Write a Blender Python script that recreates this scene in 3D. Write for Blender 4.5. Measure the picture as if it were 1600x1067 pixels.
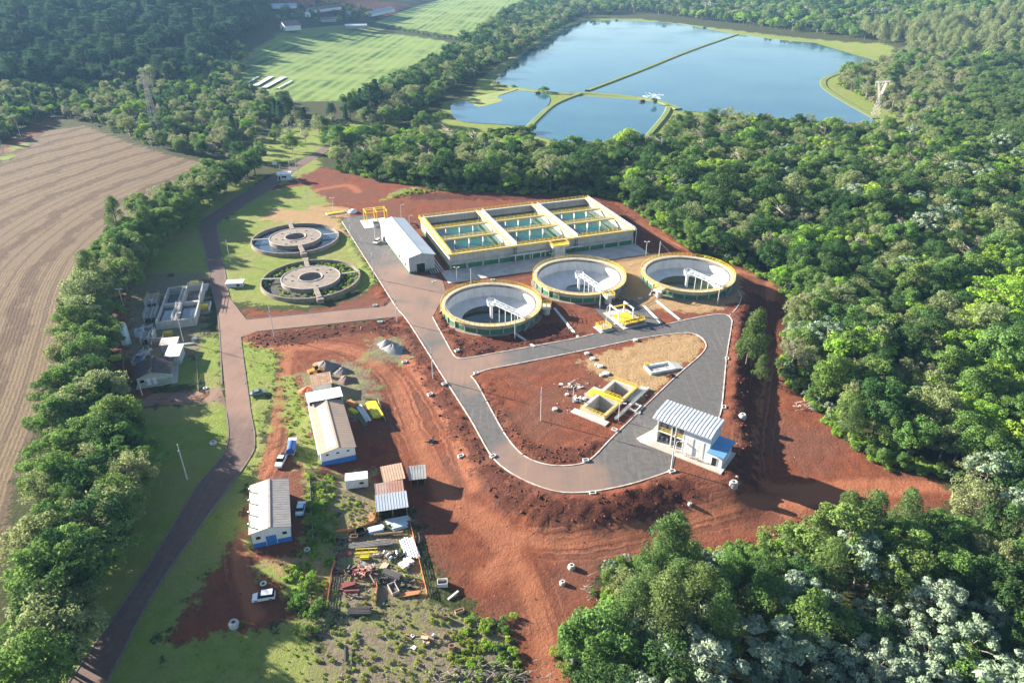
import bpy, bmesh, math, random
import numpy as np
from mathutils import Vector, Matrix
R = math.radians
random.seed(7); RNG = np.random.default_rng(11)
for o in list(bpy.data.objects): bpy.data.objects.remove(o)
SC = bpy.context.scene
COL = SC.collection
# ---------------------------------------------------------------- camera, sky, sun, exposure
CAM_H, PITCH, FPX = 110.0, R(29.0), 1109.0          # drone height (m), tilt down, focal length in photo pixels
cam = bpy.data.cameras.new('camera'); co = bpy.data.objects.new('camera', cam); COL.objects.link(co)
cam.sensor_fit = 'HORIZONTAL'; cam.angle = 2*math.atan(800/FPX)
cam.clip_start = 1; cam.clip_end = 12000
co.location = (0, 0, CAM_H); co.rotation_euler = (math.pi/2-PITCH, 0, 0)
SC.camera = co
SUN_EL = R(18.5)
SUN_FROM = Vector((-0.905, 0.425, 0)).normalized()    # horizontal direction towards the sun
W = bpy.data.worlds.new('World'); SC.world = W; W.use_nodes = True
wn = W.node_tree; bg = wn.nodes['Background']
sky = wn.nodes.new('ShaderNodeTexSky'); sky.sky_type = 'NISHITA'; sky.sun_disc = False
sky.sun_elevation = SUN_EL; sky.sun_rotation = math.atan2(SUN_FROM.x, SUN_FROM.y)
sky.air_density = 1.0; sky.dust_density = 0.6; sky.ozone_density = 1.6; sky.altitude = 400
wn.links.new(sky.outputs[0], bg.inputs[0]); bg.inputs[1].default_value = 0.058
sl = bpy.data.lights.new('sun', 'SUN'); sl.energy = 5.0; sl.angle = R(0.53); sl.color = (1.0, 0.93, 0.82)
so = bpy.data.objects.new('sun', sl); COL.objects.link(so)
sd = Vector((SUN_FROM.x*math.cos(SUN_EL), SUN_FROM.y*math.cos(SUN_EL), math.sin(SUN_EL)))
so.rotation_euler = sd.to_track_quat('Z', 'Y').to_euler()
vs = SC.view_settings; vs.view_transform = 'Standard'; vs.look = 'None'; vs.gamma = 1; vs.use_curve_mapping = False
vs.exposure = 2.1
SC.cycles.max_bounces = 4; SC.cycles.diffuse_bounces = 2; SC.cycles.glossy_bounces = 2
SC.cycles.transmission_bounces = 4; SC.cycles.transparent_max_bounces = 6; SC.cycles.volume_bounces = 0
SC.cycles.use_denoising = True

# ---------------------------------------------------------------- photo geometry: pixel of the photo -> place on the ground
CP, SP = math.cos(PITCH), math.sin(PITCH)
def ray(px, py):
    a = (px-800)/FPX; b = (py-533.5)/FPX
    return np.array([a, CP - b*SP, -SP - b*CP])
def P(px, py, z=0.0):
    d = ray(px, py); t = (z-CAM_H)/d[2]
    return Vector((d[0]*t, d[1]*t, z))
def pix(X, Y, Z):
    X = np.asarray(X, float); Y = np.asarray(Y, float); dz = np.asarray(Z, float)-CAM_H
    dep = Y*CP - dz*SP; v = -Y*SP - dz*CP
    return 800+FPX*X/dep, 533.5+FPX*v/dep
def htop(base, top_py):
    """height of a thing whose foot is seen at pixel base and whose top is seen at row top_py"""
    b = T(*base); d = ray(base[0], top_py); t = b.y/d[1]
    return CAM_H + d[2]*t - b.z
def seg_dist(X, Y, pts, closed=True):
    D = np.full(X.shape, 1e9); n = len(pts)
    for i in range(n if closed else n-1):
        ax, ay = pts[i][:2]; bx, by = pts[(i+1) % n][:2]
        dx, dy = bx-ax, by-ay; L = dx*dx+dy*dy+1e-9
        t = np.clip(((X-ax)*dx+(Y-ay)*dy)/L, 0, 1)
        D = np.minimum(D, np.hypot(X-ax-t*dx, Y-ay-t*dy))
    return D
def inside(X, Y, pts):
    r = np.zeros(X.shape, bool); n = len(pts)
    for i in range(n):
        ax, ay = pts[i][:2]; bx, by = pts[(i+1) % n][:2]
        if ay == by: continue
        c = (ay > Y) != (by > Y)
        r ^= c & (X < (bx-ax)*(Y-ay)/(by-ay)+ax)
    return r
def sstep(a, b, x):
    t = np.clip((x-a)/(b-a), 0, 1); return t*t*(3-2*t)
_ph = RNG.uniform(0, 6.28, (40, 3))
def vnoise(X, Y, s, k=0, oct=6):
    """smooth noise about -1..1, wavelength s metres"""
    v = 0
    for i in range(oct):
        a = _ph[(k*7+i) % 40]; f = 6.2832/s*(0.6+0.25*i); th = a[0]
        v = v + np.sin(f*(X*math.cos(th)+Y*math.sin(th))+a[1]+1.3*np.sin(f*.53*(Y*math.cos(th)-X*math.sin(th))+a[2]))
    return v/oct*1.6
UPPER = [P(*p) for p in [(625,503),(690,612),(765,722),(812,757),(855,776),(910,783),(965,775),(1030,752),(1060,748),(1130,747),(1152,708),
        (1143,650),(1152,560),(1157,495),(1172,455),(1150,430),(1090,405),(1010,345),(930,300),(500,250),(-200,250),(-200,900),(400,900),(560,600)]]
def hz(X, Y, rough=True):
    X = np.atleast_1d(np.asarray(X, float)); Y = np.atleast_1d(np.asarray(Y, float))
    sdist = seg_dist(X, Y, UPPER); sdist[inside(X, Y, UPPER)] *= -1
    D = np.interp(X, [-60, -25, 10, 40], [0, 1.2, 3.4, 3.8])*(1-sstep(250, 350, Y))
    z = -D*sstep(0.0, np.interp(X, [-20, 60, 75], [13.0, 13.0, 8.5]), sdist)
    # wooded hillside at the far end on the sun's side
    z = z + 85*sstep(520, 1500, Y)*sstep(-170, -520, X)
    z = z + 40*sstep(500, 1100, Y)*sstep(380, 800, X)
    return z
def T(px, py):
    z = 0.0
    for _ in range(12):
        p = P(px, py, z); z2 = float(hz(p.x, p.y)[0])
        if abs(z2-z) < .005: break
        z = .5*z+.5*z2
    p.z = z; return p
def W2(pts): return [T(*p) for p in pts]
def smooth_poly(pts, closed=True, n=6):
    """Catmull-Rom through the points"""
    out = []; m = len(pts); pts = [Vector(p) for p in pts]
    for i in range(m if closed else m-1):
        g = (lambda k: pts[k % m]) if closed else (lambda k: pts[max(0, min(m-1, k))])
        a, b, c, d = g(i-1), g(i), g(i+1), g(i+2)
        for j in range(n):
            t = j/n
            out.append(.5*((2*b)+(c-a)*t+(2*a-5*b+4*c-d)*t*t+(3*b-a-3*c+d)*t**3))
    if not closed: out.append(pts[-1])
    return out

# ---------------------------------------------------------------- materials
MATS = {}
class NT:
    def __init__(s, name):
        s.m = bpy.data.materials.new(name); s.m.use_nodes = True; s.t = s.m.node_tree
        s.b = s.t.nodes['Principled BSDF']; s.out = s.t.nodes['Material Output']
        s.b.inputs['Specular IOR Level'].default_value = .25
    def n(s, ty, **kw):
        nd = s.t.nodes.new(ty)
        for k, v in kw.items():
            if hasattr(nd, k): setattr(nd, k, v)
        return nd
    def link(s, a, b): s.t.links.new(a, b); return b
    def set(s, sock, v):
        if hasattr(v, 'is_output') or isinstance(v, bpy.types.NodeSocket): s.t.links.new(v, sock)
        else:
            if isinstance(v, (tuple, list)) and len(v) == 3 and len(sock.default_value) == 4: v = (*v, 1)
            sock.default_value = v
    def pos(s):
        if not hasattr(s, '_p'): s._p = s.n('ShaderNodeNewGeometry').outputs['Position']
        return s._p
    def obj(s): return s.n('ShaderNodeTexCoord').outputs['Object']
    def noise(s, scale, vec=None, detail=4, rough=.55, dist=0, col=False):
        nd = s.n('ShaderNodeTexNoise'); nd.inputs['Scale'].default_value = scale; nd.inputs['Detail'].default_value = detail
        nd.inputs['Roughness'].default_value = rough; nd.inputs['Distortion'].default_value = dist
        s.set(nd.inputs['Vector'], vec if vec is not None else s.pos()); return nd.outputs['Color' if col else 'Fac']
    def vor(s, scale, vec=None, out='Distance'):
        nd = s.n('ShaderNodeTexVoronoi'); nd.inputs['Scale'].default_value = scale
        s.set(nd.inputs['Vector'], vec if vec is not None else s.pos()); return nd.outputs[out]
    def ma(s, op, a, b=0.0, clamp=False):
        nd = s.n('ShaderNodeMath', operation=op); nd.use_clamp = clamp
        s.set(nd.inputs[0], a); s.set(nd.inputs[1], b); return nd.outputs[0]
    def rng(s, v, a, b, c=0.0, d=1.0, smooth=True):
        nd = s.n('ShaderNodeMapRange'); nd.interpolation_type = 'SMOOTHSTEP' if smooth else 'LINEAR'
        for i, x in enumerate((v, a, b, c, d)): s.set(nd.inputs[i], x)
        return nd.outputs[0]
    def mix(s, f, a, b, mode='MIX'):
        nd = s.n('ShaderNodeMix', data_type='RGBA', blend_type=mode); s.set(nd.inputs[0], f); s.set(nd.inputs[6], a); s.set(nd.inputs[7], b)
        return nd.outputs[2]
    def attr(s, name, kind='GEOMETRY'):
        nd = s.n('ShaderNodeAttribute', attribute_name=name); nd.attribute_type = kind; return nd
    def bump(s, h, strength=.5, dist=.1):
        nd = s.n('ShaderNodeBump'); nd.inputs['Strength'].default_value = strength; nd.inputs['Distance'].default_value = dist
        s.set(nd.inputs['Height'], h); s.link(nd.outputs[0], s.b.inputs['Normal'])
    def done(s, col=None, rough=None, metal=None):
        if col is not None: s.set(s.b.inputs['Base Color'], col)
        if rough is not None: s.set(s.b.inputs['Roughness'], rough)
        if metal is not None: s.set(s.b.inputs['Metallic'], metal)
        return s.m
def mat(name, col, rough=.7, metal=0, var=.25, scale=.8, col2=None, bump=0, fine=6.0, streak=0):
    """worn plain surface: base colour with blotches of a second colour, fine grain and a little relief"""
    if name in MATS: return MATS[name]
    t = NT(name); v = t.obj()
    c2 = col2 if col2 else tuple(c*(1-var) for c in col)
    f = t.rng(t.noise(scale, v, 5, .6), .35, .68)
    c = t.mix(f, col, c2)
    g = t.noise(fine, v, 3, .6)
    c = t.mix(t.rng(g, .3, .7, 0, .22), c, tuple(x*.55 for x in col))
    if streak:                                                  # rain streaks run down the faces
        mp = t.n('ShaderNodeMapping'); mp.inputs['Scale'].default_value = (1, 1, .07); t.link(v, mp.inputs[0])
        c = t.mix(t.rng(t.noise(1.6, mp.outputs[0], 4, .65), .50, .72, 0, streak), c, tuple(x*.45 for x in col)); c = t.mix(t.rng(t.noise(.5, mp.outputs[0], 3), .55, .75, 0, streak*.6), c, (.30,.19,.12))
    if bump: t.bump(g, bump, .05)
    MATS[name] = t.done(c, rough, metal); return MATS[name]

# ---------------------------------------------------------------- mesh helpers
class MB:
    def __init__(s): s.v = []; s.f = []; s.mi = []; s.cur = 0
    def add(s, vs, fs):
        o = len(s.v); s.v += [tuple(v) for v in vs]; s.f += [tuple(i+o for i in f) for f in fs]; s.mi += [s.cur]*len(fs); return s
    def box(s, x0, x1, y0, y1, z0, z1):
        return s.add([(x0,y0,z0),(x1,y0,z0),(x1,y1,z0),(x0,y1,z0),(x0,y0,z1),(x1,y0,z1),(x1,y1,z1),(x0,y1,z1)],
                     [(0,3,2,1),(4,5,6,7),(0,1,5,4),(1,2,6,5),(2,3,7,6),(3,0,4,7)])
    def bar(s, a, b, w, h=None, up=(0,0,1)):
        a = Vector(a); b = Vector(b); h = h or w; d = (b-a)
        if d.length < 1e-6: return s
        d.normalize(); u = Vector(up)
        if abs(d.dot(u)) > .98: u = Vector((1,0,0))
        x = d.cross(u).normalized()*w/2; y = x.cross(d).normalized()*h/2
        vs = [a-x-y, a+x-y, a+x+y, a-x+y, b-x-y, b+x-y, b+x+y, b-x+y]
        return s.add(vs, [(0,1,2,3),(7,6,5,4),(0,4,5,1),(1,5,6,2),(2,6,7,3),(3,7,4,0)])
    def tube(s, a, b, r0, r1=None, n=8, cap=True):
        a = Vector(a); b = Vector(b); r1 = r0 if r1 is None else r1; d = (b-a).normalized()
        u = Vector((0,0,1)) if abs(d.z) < .95 else Vector((1,0,0))
        x = d.cross(u).normalized(); y = x.cross(d)
        vs = [a+(x*math.cos(6.2832*i/n)+y*math.sin(6.2832*i/n))*r0 for i in range(n)] + [b+(x*math.cos(6.2832*i/n)+y*math.sin(6.2832*i/n))*r1 for i in range(n)]
        fs = [(i, i+n, (i+1) % n+n, (i+1) % n) for i in range(n)]
        if cap: fs += [tuple(range(n)), tuple(range(2*n-1, n-1, -1))]
        return s.add(vs, fs)
    def lathe(s, prof, n=48, c=(0,0), a0=0, a1=6.2832):
        """closed-ring revolve of (r,z) profile"""
        full = abs(a1-a0-6.2832) < 1e-3; k = n if full else n+1; m = len(prof)
        vs = [(c[0]+r*math.cos(a0+(a1-a0)*i/n), c[1]+r*math.sin(a0+(a1-a0)*i/n), z) for i in range(k) for r, z in prof]
        fs = [(i*m+j, ((i+1) % k)*m+j, ((i+1) % k)*m+j+1, i*m+j+1) for i in range(n) for j in range(m-1)]
        return s.add(vs, fs)
    def prism(s, poly, z0, z1):
        n = len(poly); vs = [(p[0], p[1], z0) for p in poly]+[(p[0], p[1], z1) for p in poly]
        return s.add(vs, [tuple(range(n-1, -1, -1)), tuple(range(n, 2*n))]+[(i, (i+1) % n, (i+1) % n+n, i+n) for i in range(n)])
    def extr(s, prof, x0, x1, axis='x'):
        """side profile (a,z) pushed along an axis"""
        n = len(prof)
        f = (lambda x, p: (x, p[0], p[1])) if axis == 'x' else (lambda x, p: (p[0], x, p[1]))
        vs = [f(x0, p) for p in prof]+[f(x1, p) for p in prof]
        return s.add(vs, [tuple(range(n)), tuple(range(2*n-1, n-1, -1))]+[(i+n, (i+1) % n+n, (i+1) % n, i) for i in range(n)])
    def build(s, name, mats, parent=None, loc=None, rz=0, smooth=False, label=None):
        me = bpy.data.meshes.new(name); me.from_pydata(s.v, [], s.f)
        for m in (mats if isinstance(mats, (list, tuple)) else [mats]): me.materials.append(m)
        me.polygons.foreach_set('material_index', s.mi)
        if smooth: me.polygons.foreach_set('use_smooth', [True]*len(me.polygons))
        me.validate(); me.update()
        bm = bmesh.new(); bm.from_mesh(me); bmesh.ops.recalc_face_normals(bm, faces=bm.faces); bm.to_mesh(me); bm.free()
        o = bpy.data.objects.new(name, me); COL.objects.link(o)
        if parent is not None: o.parent = parent
        if loc is not None: o.location = loc
        if rz: o.rotation_euler.z = rz
        if label: o['label'] = label
        return o
def tag(o, label=None, cat=None, group=None, kind=None):
    if label: o['label'] = label
    if cat: o['category'] = cat
    if group: o['group'] = group
    if kind: o['kind'] = kind
    return o
def thing(name, label, cat, loc, rz=0, group=None):
    o = bpy.data.objects.new(name, None); COL.objects.link(o); o.empty_display_size = .5
    o.location = loc; o.rotation_euler.z = rz
    return tag(o, label, cat, group)
def copy_tree(o, parent=None):
    c = o.copy(); COL.objects.link(c)
    if parent is not None: c.parent = parent
    for ch in list(o.children): copy_tree(ch, c)
    return c
def inst(name, me, parent=None, loc=(0,0,0), rz=0, scale=None):
    o = bpy.data.objects.new(name, me); COL.objects.link(o)
    if parent is not None: o.parent = parent
    o.location = loc; o.rotation_euler.z = rz
    if scale: o.scale = scale
    return o
def raw_mesh(name, V, F, mats, mi=None, smooth=False, normals=None):
    """fast mesh from numpy arrays of quads or tris"""
    me = bpy.data.meshes.new(name); n = len(V); k = F.shape[1]
    me.vertices.add(n); me.vertices.foreach_set('co', np.ascontiguousarray(V, np.float32).ravel())
    me.loops.add(F.size); me.loops.foreach_set('vertex_index', np.ascontiguousarray(F, np.int32).ravel())
    me.polygons.add(len(F)); me.polygons.foreach_set('loop_start', np.arange(0, F.size, k, dtype=np.int32))
    if mi is not None: me.polygons.foreach_set('material_index', np.ascontiguousarray(mi, np.int32))
    if smooth: me.polygons.foreach_set('use_smooth', np.ones(len(F), bool))
    for m in mats: me.materials.append(m)
    me.update(calc_edges=True)
    if normals is not None: me.normals_split_custom_set_from_vertices([tuple(x) for x in normals])
    return me
# ================================================================ GROUND: one terrain sheet, coloured by where soil, grass, straw and field lie
def axis_x():
    v = list(np.arange(-130, 131, 1.15)); s = 1.15; x = v[-1]
    r = []
    while x < 4200: s = min(s*1.05, 130); x += s; r.append(x)
    return np.array([-a for a in r[::-1]]+v+r)
def axis_y():
    v = list(np.arange(30, 300, 1.1)); s = 1.1; y = v[-1]
    while y < 6000: s = min(s*1.03, 180); y += s; v.append(y)
    return np.array(v)
GX, GY = axis_x(), axis_y()
XX, YY = np.meshgrid(GX, GY); ZZ = hz(XX.ravel(), YY.ravel()).reshape(XX.shape)
PU, PV = pix(XX, YY, ZZ)                                       # where each ground point lies in the photo
def zone(polys, soft=1.5):
    """0..1 mask of the given photo polygons laid on the ground, with a soft edge in metres"""
    M = np.zeros(XX.shape)
    for pl in polys:
        w = [(p.x, p.y) for p in W2(pl)]
        d = seg_dist(XX, YY, w); d[~inside(XX, YY, w)] *= -1
        M = np.maximum(M, np.clip(.5+d/(2*soft), 0, 1))
    return M
def lines(pls):
    M = np.zeros(XX.shape)
    for pl, wd in pls:
        w = [(p.x, p.y) for p in smooth_poly(W2(pl), False, 4)]
        M = np.maximum(M, np.clip(1-seg_dist(XX, YY, w, False)/wd, 0, 1))
    return M
SOIL = [[(480,258),(560,272),(650,288),(800,303),(930,308),(960,312),(1010,340),(1060,375),(1100,400),(1150,415),(1210,440),(1235,480),(1230,530),
  (1225,585),(1250,622),(1290,650),(1330,690),(1380,728),(1470,748),(1500,790),(1330,810),(1290,840),(1190,850),(1040,868),(940,880),(925,905),(935,945),
  (905,985),(885,1030),(880,1090),(825,1090),(800,1010),(760,970),(700,915),(660,850),(640,800),(560,800),(480,760),(440,740),(400,755),(385,850),(430,890),(470,960),
  (400,995),(320,965),(325,870),(385,760),(420,700),(440,640),(440,560),(380,545),(375,520),(600,500),(618,465),(590,430),(530,345),(430,330),(405,300),(440,290)],
  [(380,482),(470,488),(560,466),(592,442),(555,385),(535,345),(546,342),(622,470),(605,498),(380,514)], [(430,560),(456,560),(446,640),(440,700),(478,738),(484,865),(450,875),(440,900),(350,905),(330,950),(296,945),(345,850),(385,760),(410,715),(424,650)], [(275,940),(345,850),(410,900),(405,1000),(330,1020),(265,1010)], [(0,262),(0,232),(80,178),(90,186)], [(390,90),(392,90),(391,91)], [(860,-4),(1000,-4),(1010,5),(930,9)], [(420,5),(560,-5),(640,8),(600,30),(500,25)],
  [(640,195),(665,190),(665,208),(640,208)], [(180,500),(230,500),(240,560),(190,640),(330,632),(345,612),(240,612),(200,590),(170,560)],
  [(190,400),(250,420),(330,425),(330,442),(225,470),(190,520),(175,500)]]
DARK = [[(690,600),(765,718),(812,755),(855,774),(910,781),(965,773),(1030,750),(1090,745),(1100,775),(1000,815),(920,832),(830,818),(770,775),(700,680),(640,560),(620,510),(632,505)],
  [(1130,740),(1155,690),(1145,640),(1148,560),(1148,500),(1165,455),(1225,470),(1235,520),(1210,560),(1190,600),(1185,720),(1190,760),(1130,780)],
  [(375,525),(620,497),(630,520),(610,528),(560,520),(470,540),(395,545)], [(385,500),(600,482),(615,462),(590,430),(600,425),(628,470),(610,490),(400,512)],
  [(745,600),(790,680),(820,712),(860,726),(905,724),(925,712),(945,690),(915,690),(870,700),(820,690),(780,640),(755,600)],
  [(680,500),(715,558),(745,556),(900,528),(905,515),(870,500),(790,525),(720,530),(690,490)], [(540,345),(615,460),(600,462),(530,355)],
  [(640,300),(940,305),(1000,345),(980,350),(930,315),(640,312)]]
GRASS = [[(330,350),(400,330),(470,318),(530,342),(560,385),(588,440),(560,458),(470,480),(400,476),(352,470),(335,400)],
  [(366,535),(434,548),(430,600),(419,650),(407,705),(396,735),(380,730),(388,690),(376,620)], [(438,590),(462,588),(500,700),(498,742),(475,745),(450,700)],
  [(190,640),(365,622),(372,690),(325,772),(240,905),(135,1075),(20,1090),(100,960),(190,820),(200,740)],
  [(325,780),(378,728),(392,735),(375,830),(330,900),(280,960),(250,1000),(300,1090),(110,1090),(205,930),(285,820)],
  [(300,1000),(400,985),(470,970),(500,1000),(515,1090),(150,1090)],
  [(418,272),(328,350),(338,436),(250,432),(210,480),(190,430),(250,340),(340,300)], [(400,300),(480,290),(520,320),(440,335),(345,350)],
  [(478,740),(522,745),(532,800),(518,905),(470,960),(438,900),(480,850)], [(400,740),(392,860),(384,860),(388,745)],
  [(305,530),(345,520),(348,606),(310,612)], [(595,315),(620,298),(660,290),(640,300)], [(240,560),(330,555),(330,600),(240,600)],
  [(380,235),(440,205),(500,192),(560,190),(640,188),(480,245),(420,258)], [(640,195),(700,190),(840,205),(1000,225),(1000,240),(820,240),(640,212)],
  [(400,880),(460,880),(460,910),(400,905)], [(0,265),(0,245),(40,215),(60,210),(20,255)],
  [(480,245),(420,285),(440,290),(500,262),(500,250)],
  [(385,100),(400,75),(440,50),(560,38),(610,44),(560,58),(440,75)], [(745,128),(800,86),(850,52),(905,31),(990,29),(1150,48),(1300,64),(1394,70),(1396,88),(1314,118),(1310,132),(1420,190),(1420,205),(1330,205),(1050,180),(1030,215),(1000,235),(820,235),(690,200),(690,160),(740,150)]]
STRAW = [[(905,566),(930,555),(1040,524),(1085,521),(1102,535),(1098,550),(1050,590),(988,636),(960,600)],
  [(940,410),(1010,395),(1150,420),(1160,465),(1110,490),(1040,485),(985,480),(965,462),(975,435)], [(430,325),(520,335),(545,375),(500,350),(400,345)],
  [(420,880),(500,860),(510,880),(480,960),(470,900)], [(520,745),(590,790),(600,820),(520,830)],
  [(480,320),(545,325),(545,340),(480,335)], [(370,85),(460,75),(470,95),(390,120)], [(700,212),(800,222),(800,232),(700,220)]]
FIELD = [[(-600,262),(-100,262),(0,262),(60,208),(130,196),(230,233),(330,258),(335,275),(230,318),(150,382),(115,440),(95,520),(70,620),(20,760),(-10,900),(-60,1090),(-300,1300),(-900,1300)]]
CROP = [[(368,120),(400,80),(440,62),(560,48),(640,56),(715,68),(690,97),(610,130),(560,157),(430,160),(370,135)],
  [(585,36),(640,14),(700,-5),(830,-5),(800,25),(745,62),(640,45)]]
GRAVEL = [[(522,835),(640,815),(672,930),(600,952),(512,952)], [(480,975),(700,948),(800,1010),(825,1090),(505,1090)], [(465,580),(560,560),(600,620),(560,660),(480,640)],
  [(575,525),(625,530),(640,560),(580,570)], [(480,750),(590,740),(590,800),(530,830)], [(195,430),(320,425),(322,500),(310,560),(200,560)]]
TRACK = [([(380,530),(440,540),(540,545),(610,590),(645,670),(690,760),(775,840),(830,930),(870,1090)], 4.5), ([(690,770),(760,825),(900,845),(1080,805),(1210,785),(1400,765)], 4),
  ([(1205,440),(1200,520),(1185,620),(1180,740),(1300,760)], 3.5), ([(452,545),(435,640),(420,715),(395,770),(375,870),(400,960)], 3), ([(740,800),(800,850),(760,900)], 5),
  ([(620,540),(690,640),(740,760)], 3), ([(640,300),(800,308),(930,312),(1050,380),(1180,430)], 3), ([(1230,800),(1300,760),(1480,760)], 4), ([(480,300),(540,290),(560,300)], 4)]
RUTS = []
for pl, wd in TRACK[:5]+TRACK[7:8]:
    for k in (-2, -1, 0, 1):
        off = k*random.uniform(3, 9)
        RUTS.append(([(x+off+random.uniform(-4, 4), y+off*.6+random.uniform(-3, 3)) for x, y in pl], 1.5))
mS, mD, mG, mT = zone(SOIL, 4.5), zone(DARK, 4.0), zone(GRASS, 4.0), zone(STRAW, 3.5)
TRD = np.full(XX.shape, 99.)
for pl, wd in TRACK: TRD = np.minimum(TRD, seg_dist(XX, YY, [(p.x, p.y) for p in smooth_poly(W2(pl), False, 4)], False))
TRE = np.full(XX.shape, 99.)
for pl, wd in TRACK:
    for q in (T(*pl[0]), T(*pl[-1])): TRE = np.minimum(TRE, np.hypot(XX-q.x, YY-q.y))
TRE = sstep(3, 20, TRE)
mF, mC, mV, mL, mR = zone(FIELD, 3), zone(CROP, 5), zone(GRAVEL, 5), lines(TRACK), lines(RUTS)
# roads, as outlines in the photo
def curve(pts, n=5): return [tuple(p)[:2] for p in smooth_poly([(a, b, 0) for a, b in pts], False, n)]
RD_LEFT = curve([(100,1075),(222,898),(302,768),(353,702),(354,640),(347,560),(341,500),(331,450),(319,385),(312,352),(328,336),(402,288),(450,262),(520,222)]) + \
          curve([(548,216),(470,262),(432,290),(352,340),(339,356),(347,400),(356,452)]) + [(358,466),(384,499)] + [(600,478),(614,466),(628,482),(630,494)] + [(480,510),(400,518)] + \
          curve([(376,527),(380,560),(391,640),(398,688),(386,722),(312,823),(236,933),(163,1075)])
ROADMAIN = [(534,346),(540,340),(574,336),(598,346)] + [(640,424),(648,430),(678,430),(692,440),(697,456)] + [(676,495),(681,505),(704,547)] + curve([(704,547),(716,560),(745,557)], 4) + \
          [(900,529),(935,520)] + [(960,516),(925,478),(988,468)] + curve([(1040,507),(1095,495),(1130,491),(1143,499),(1142,515),(1135,560),(1127,640),(1118,658)], 4) + [(1060,690)] + \
          curve([(1050,735),(1000,752),(960,762),(915,769),(870,768),(825,753),(790,733),(765,708),(735,655),(690,585),(640,506),(622,484),(610,466)], 4)
ISLAND = curve([(736,588),(760,578),(800,570),(920,546),(1000,529),(1050,522),(1082,521),(1101,533),(1098,551),(1052,592),(960,680),(928,713),(905,725),(862,727),(822,714),(790,680),(748,604),(736,588)], 4)[:-1]
PATH = [(190,640),(200,632),(240,615),(300,612),(345,604),(356,640),(345,628),(240,634),(200,640)]
mroad = np.zeros(XX.shape)
for pl in (RD_LEFT, ROADMAIN):
    w = [(p.x, p.y) for p in W2(pl)]; d = seg_dist(XX, YY, w); d[~inside(XX, YY, w)] *= -1
    if pl is ROADMAIN:
        wi = [(p.x, p.y) for p in W2(ISLAND)]; di = seg_dist(XX, YY, wi); di[inside(XX, YY, wi)] *= -1; d = np.minimum(d, di)
    mroad = np.maximum(mroad, sstep(-.2, 1.0, d))
    if pl is ROADMAIN: dmain = d
# relief: clods and furrows on soil, softer lumps elsewhere, ridged cut slopes round the loop road
rel = mS*(.07*vnoise(XX, YY, 7, 1)+.05*vnoise(XX, YY, 3.2, 2)) + mD*(.20*np.abs(vnoise(XX, YY, 5.5, 3))+.16*vnoise(XX, YY, 3.0, 4)) - mR*.05*mS
rel = rel + mG*.06*vnoise(XX, YY, 6, 5) + mV*.08*vnoise(XX, YY, 3.5, 6)
berm = np.exp(-((dmain+2.6)/1.1)**2)*(mD > .3)*(.35+.35*vnoise(XX, YY, 8, 7))
rel = (rel+np.clip(berm, 0, 1))*sstep(340, 280, YY)
slope_band = mD*(ZZ < -.35)*(ZZ > -3.7)
ang = np.arctan2(YY-P(905,700).y, XX-P(905,700).x)
rel = rel + slope_band*.16*np.sin(ang*60+vnoise(XX, YY, 14, 8))
PADS = []                                                     # filled by hand: flat built areas where the soil must stay below the slabs
for pl in [[(640,330),(940,315),(1010,390),(700,450)], [(895,640),(950,585),(1010,620),(965,668)], [(540,335),(600,330),(690,430),(640,435)], [(1000,700),(1030,640),(1150,680),(1125,745)]]:
    w = [(p.x, p.y) for p in W2(pl)]; d = seg_dist(XX, YY, w); d[~inside(XX, YY, w)] *= -1; PADS.append(sstep(-2, 0, d))
pad = np.max(PADS, 0)
rel = rel*(1-pad)-.05*pad
ZZ2 = ZZ + rel*(1-sstep(0, .5, mroad)) - .30*mroad
def cut_out(c, r, depth):                                      # basins sunk into the ground
    global ZZ2
    ZZ2 = np.where(np.hypot(XX-c.x, YY-c.y) < r, np.minimum(ZZ2, -depth), ZZ2)
_gi = lambda a, x: np.clip(np.searchsorted(a, x)-1, 0, len(a)-2)
def gz(X, Y):
    """height of the finished ground sheet"""
    i = int(_gi(GX, X)); j = int(_gi(GY, Y)); u = (X-GX[i])/(GX[i+1]-GX[i]); v = (Y-GY[j])/(GY[j+1]-GY[j])
    return float((ZZ2[j, i]*(1-u)+ZZ2[j, i+1]*u)*(1-v)+(ZZ2[j+1, i]*(1-u)+ZZ2[j+1, i+1]*u)*v)
def Gp(px, py, lift=0.0):
    p = T(px, py); return Vector((p.x, p.y, gz(p.x, p.y)+lift))

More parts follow.
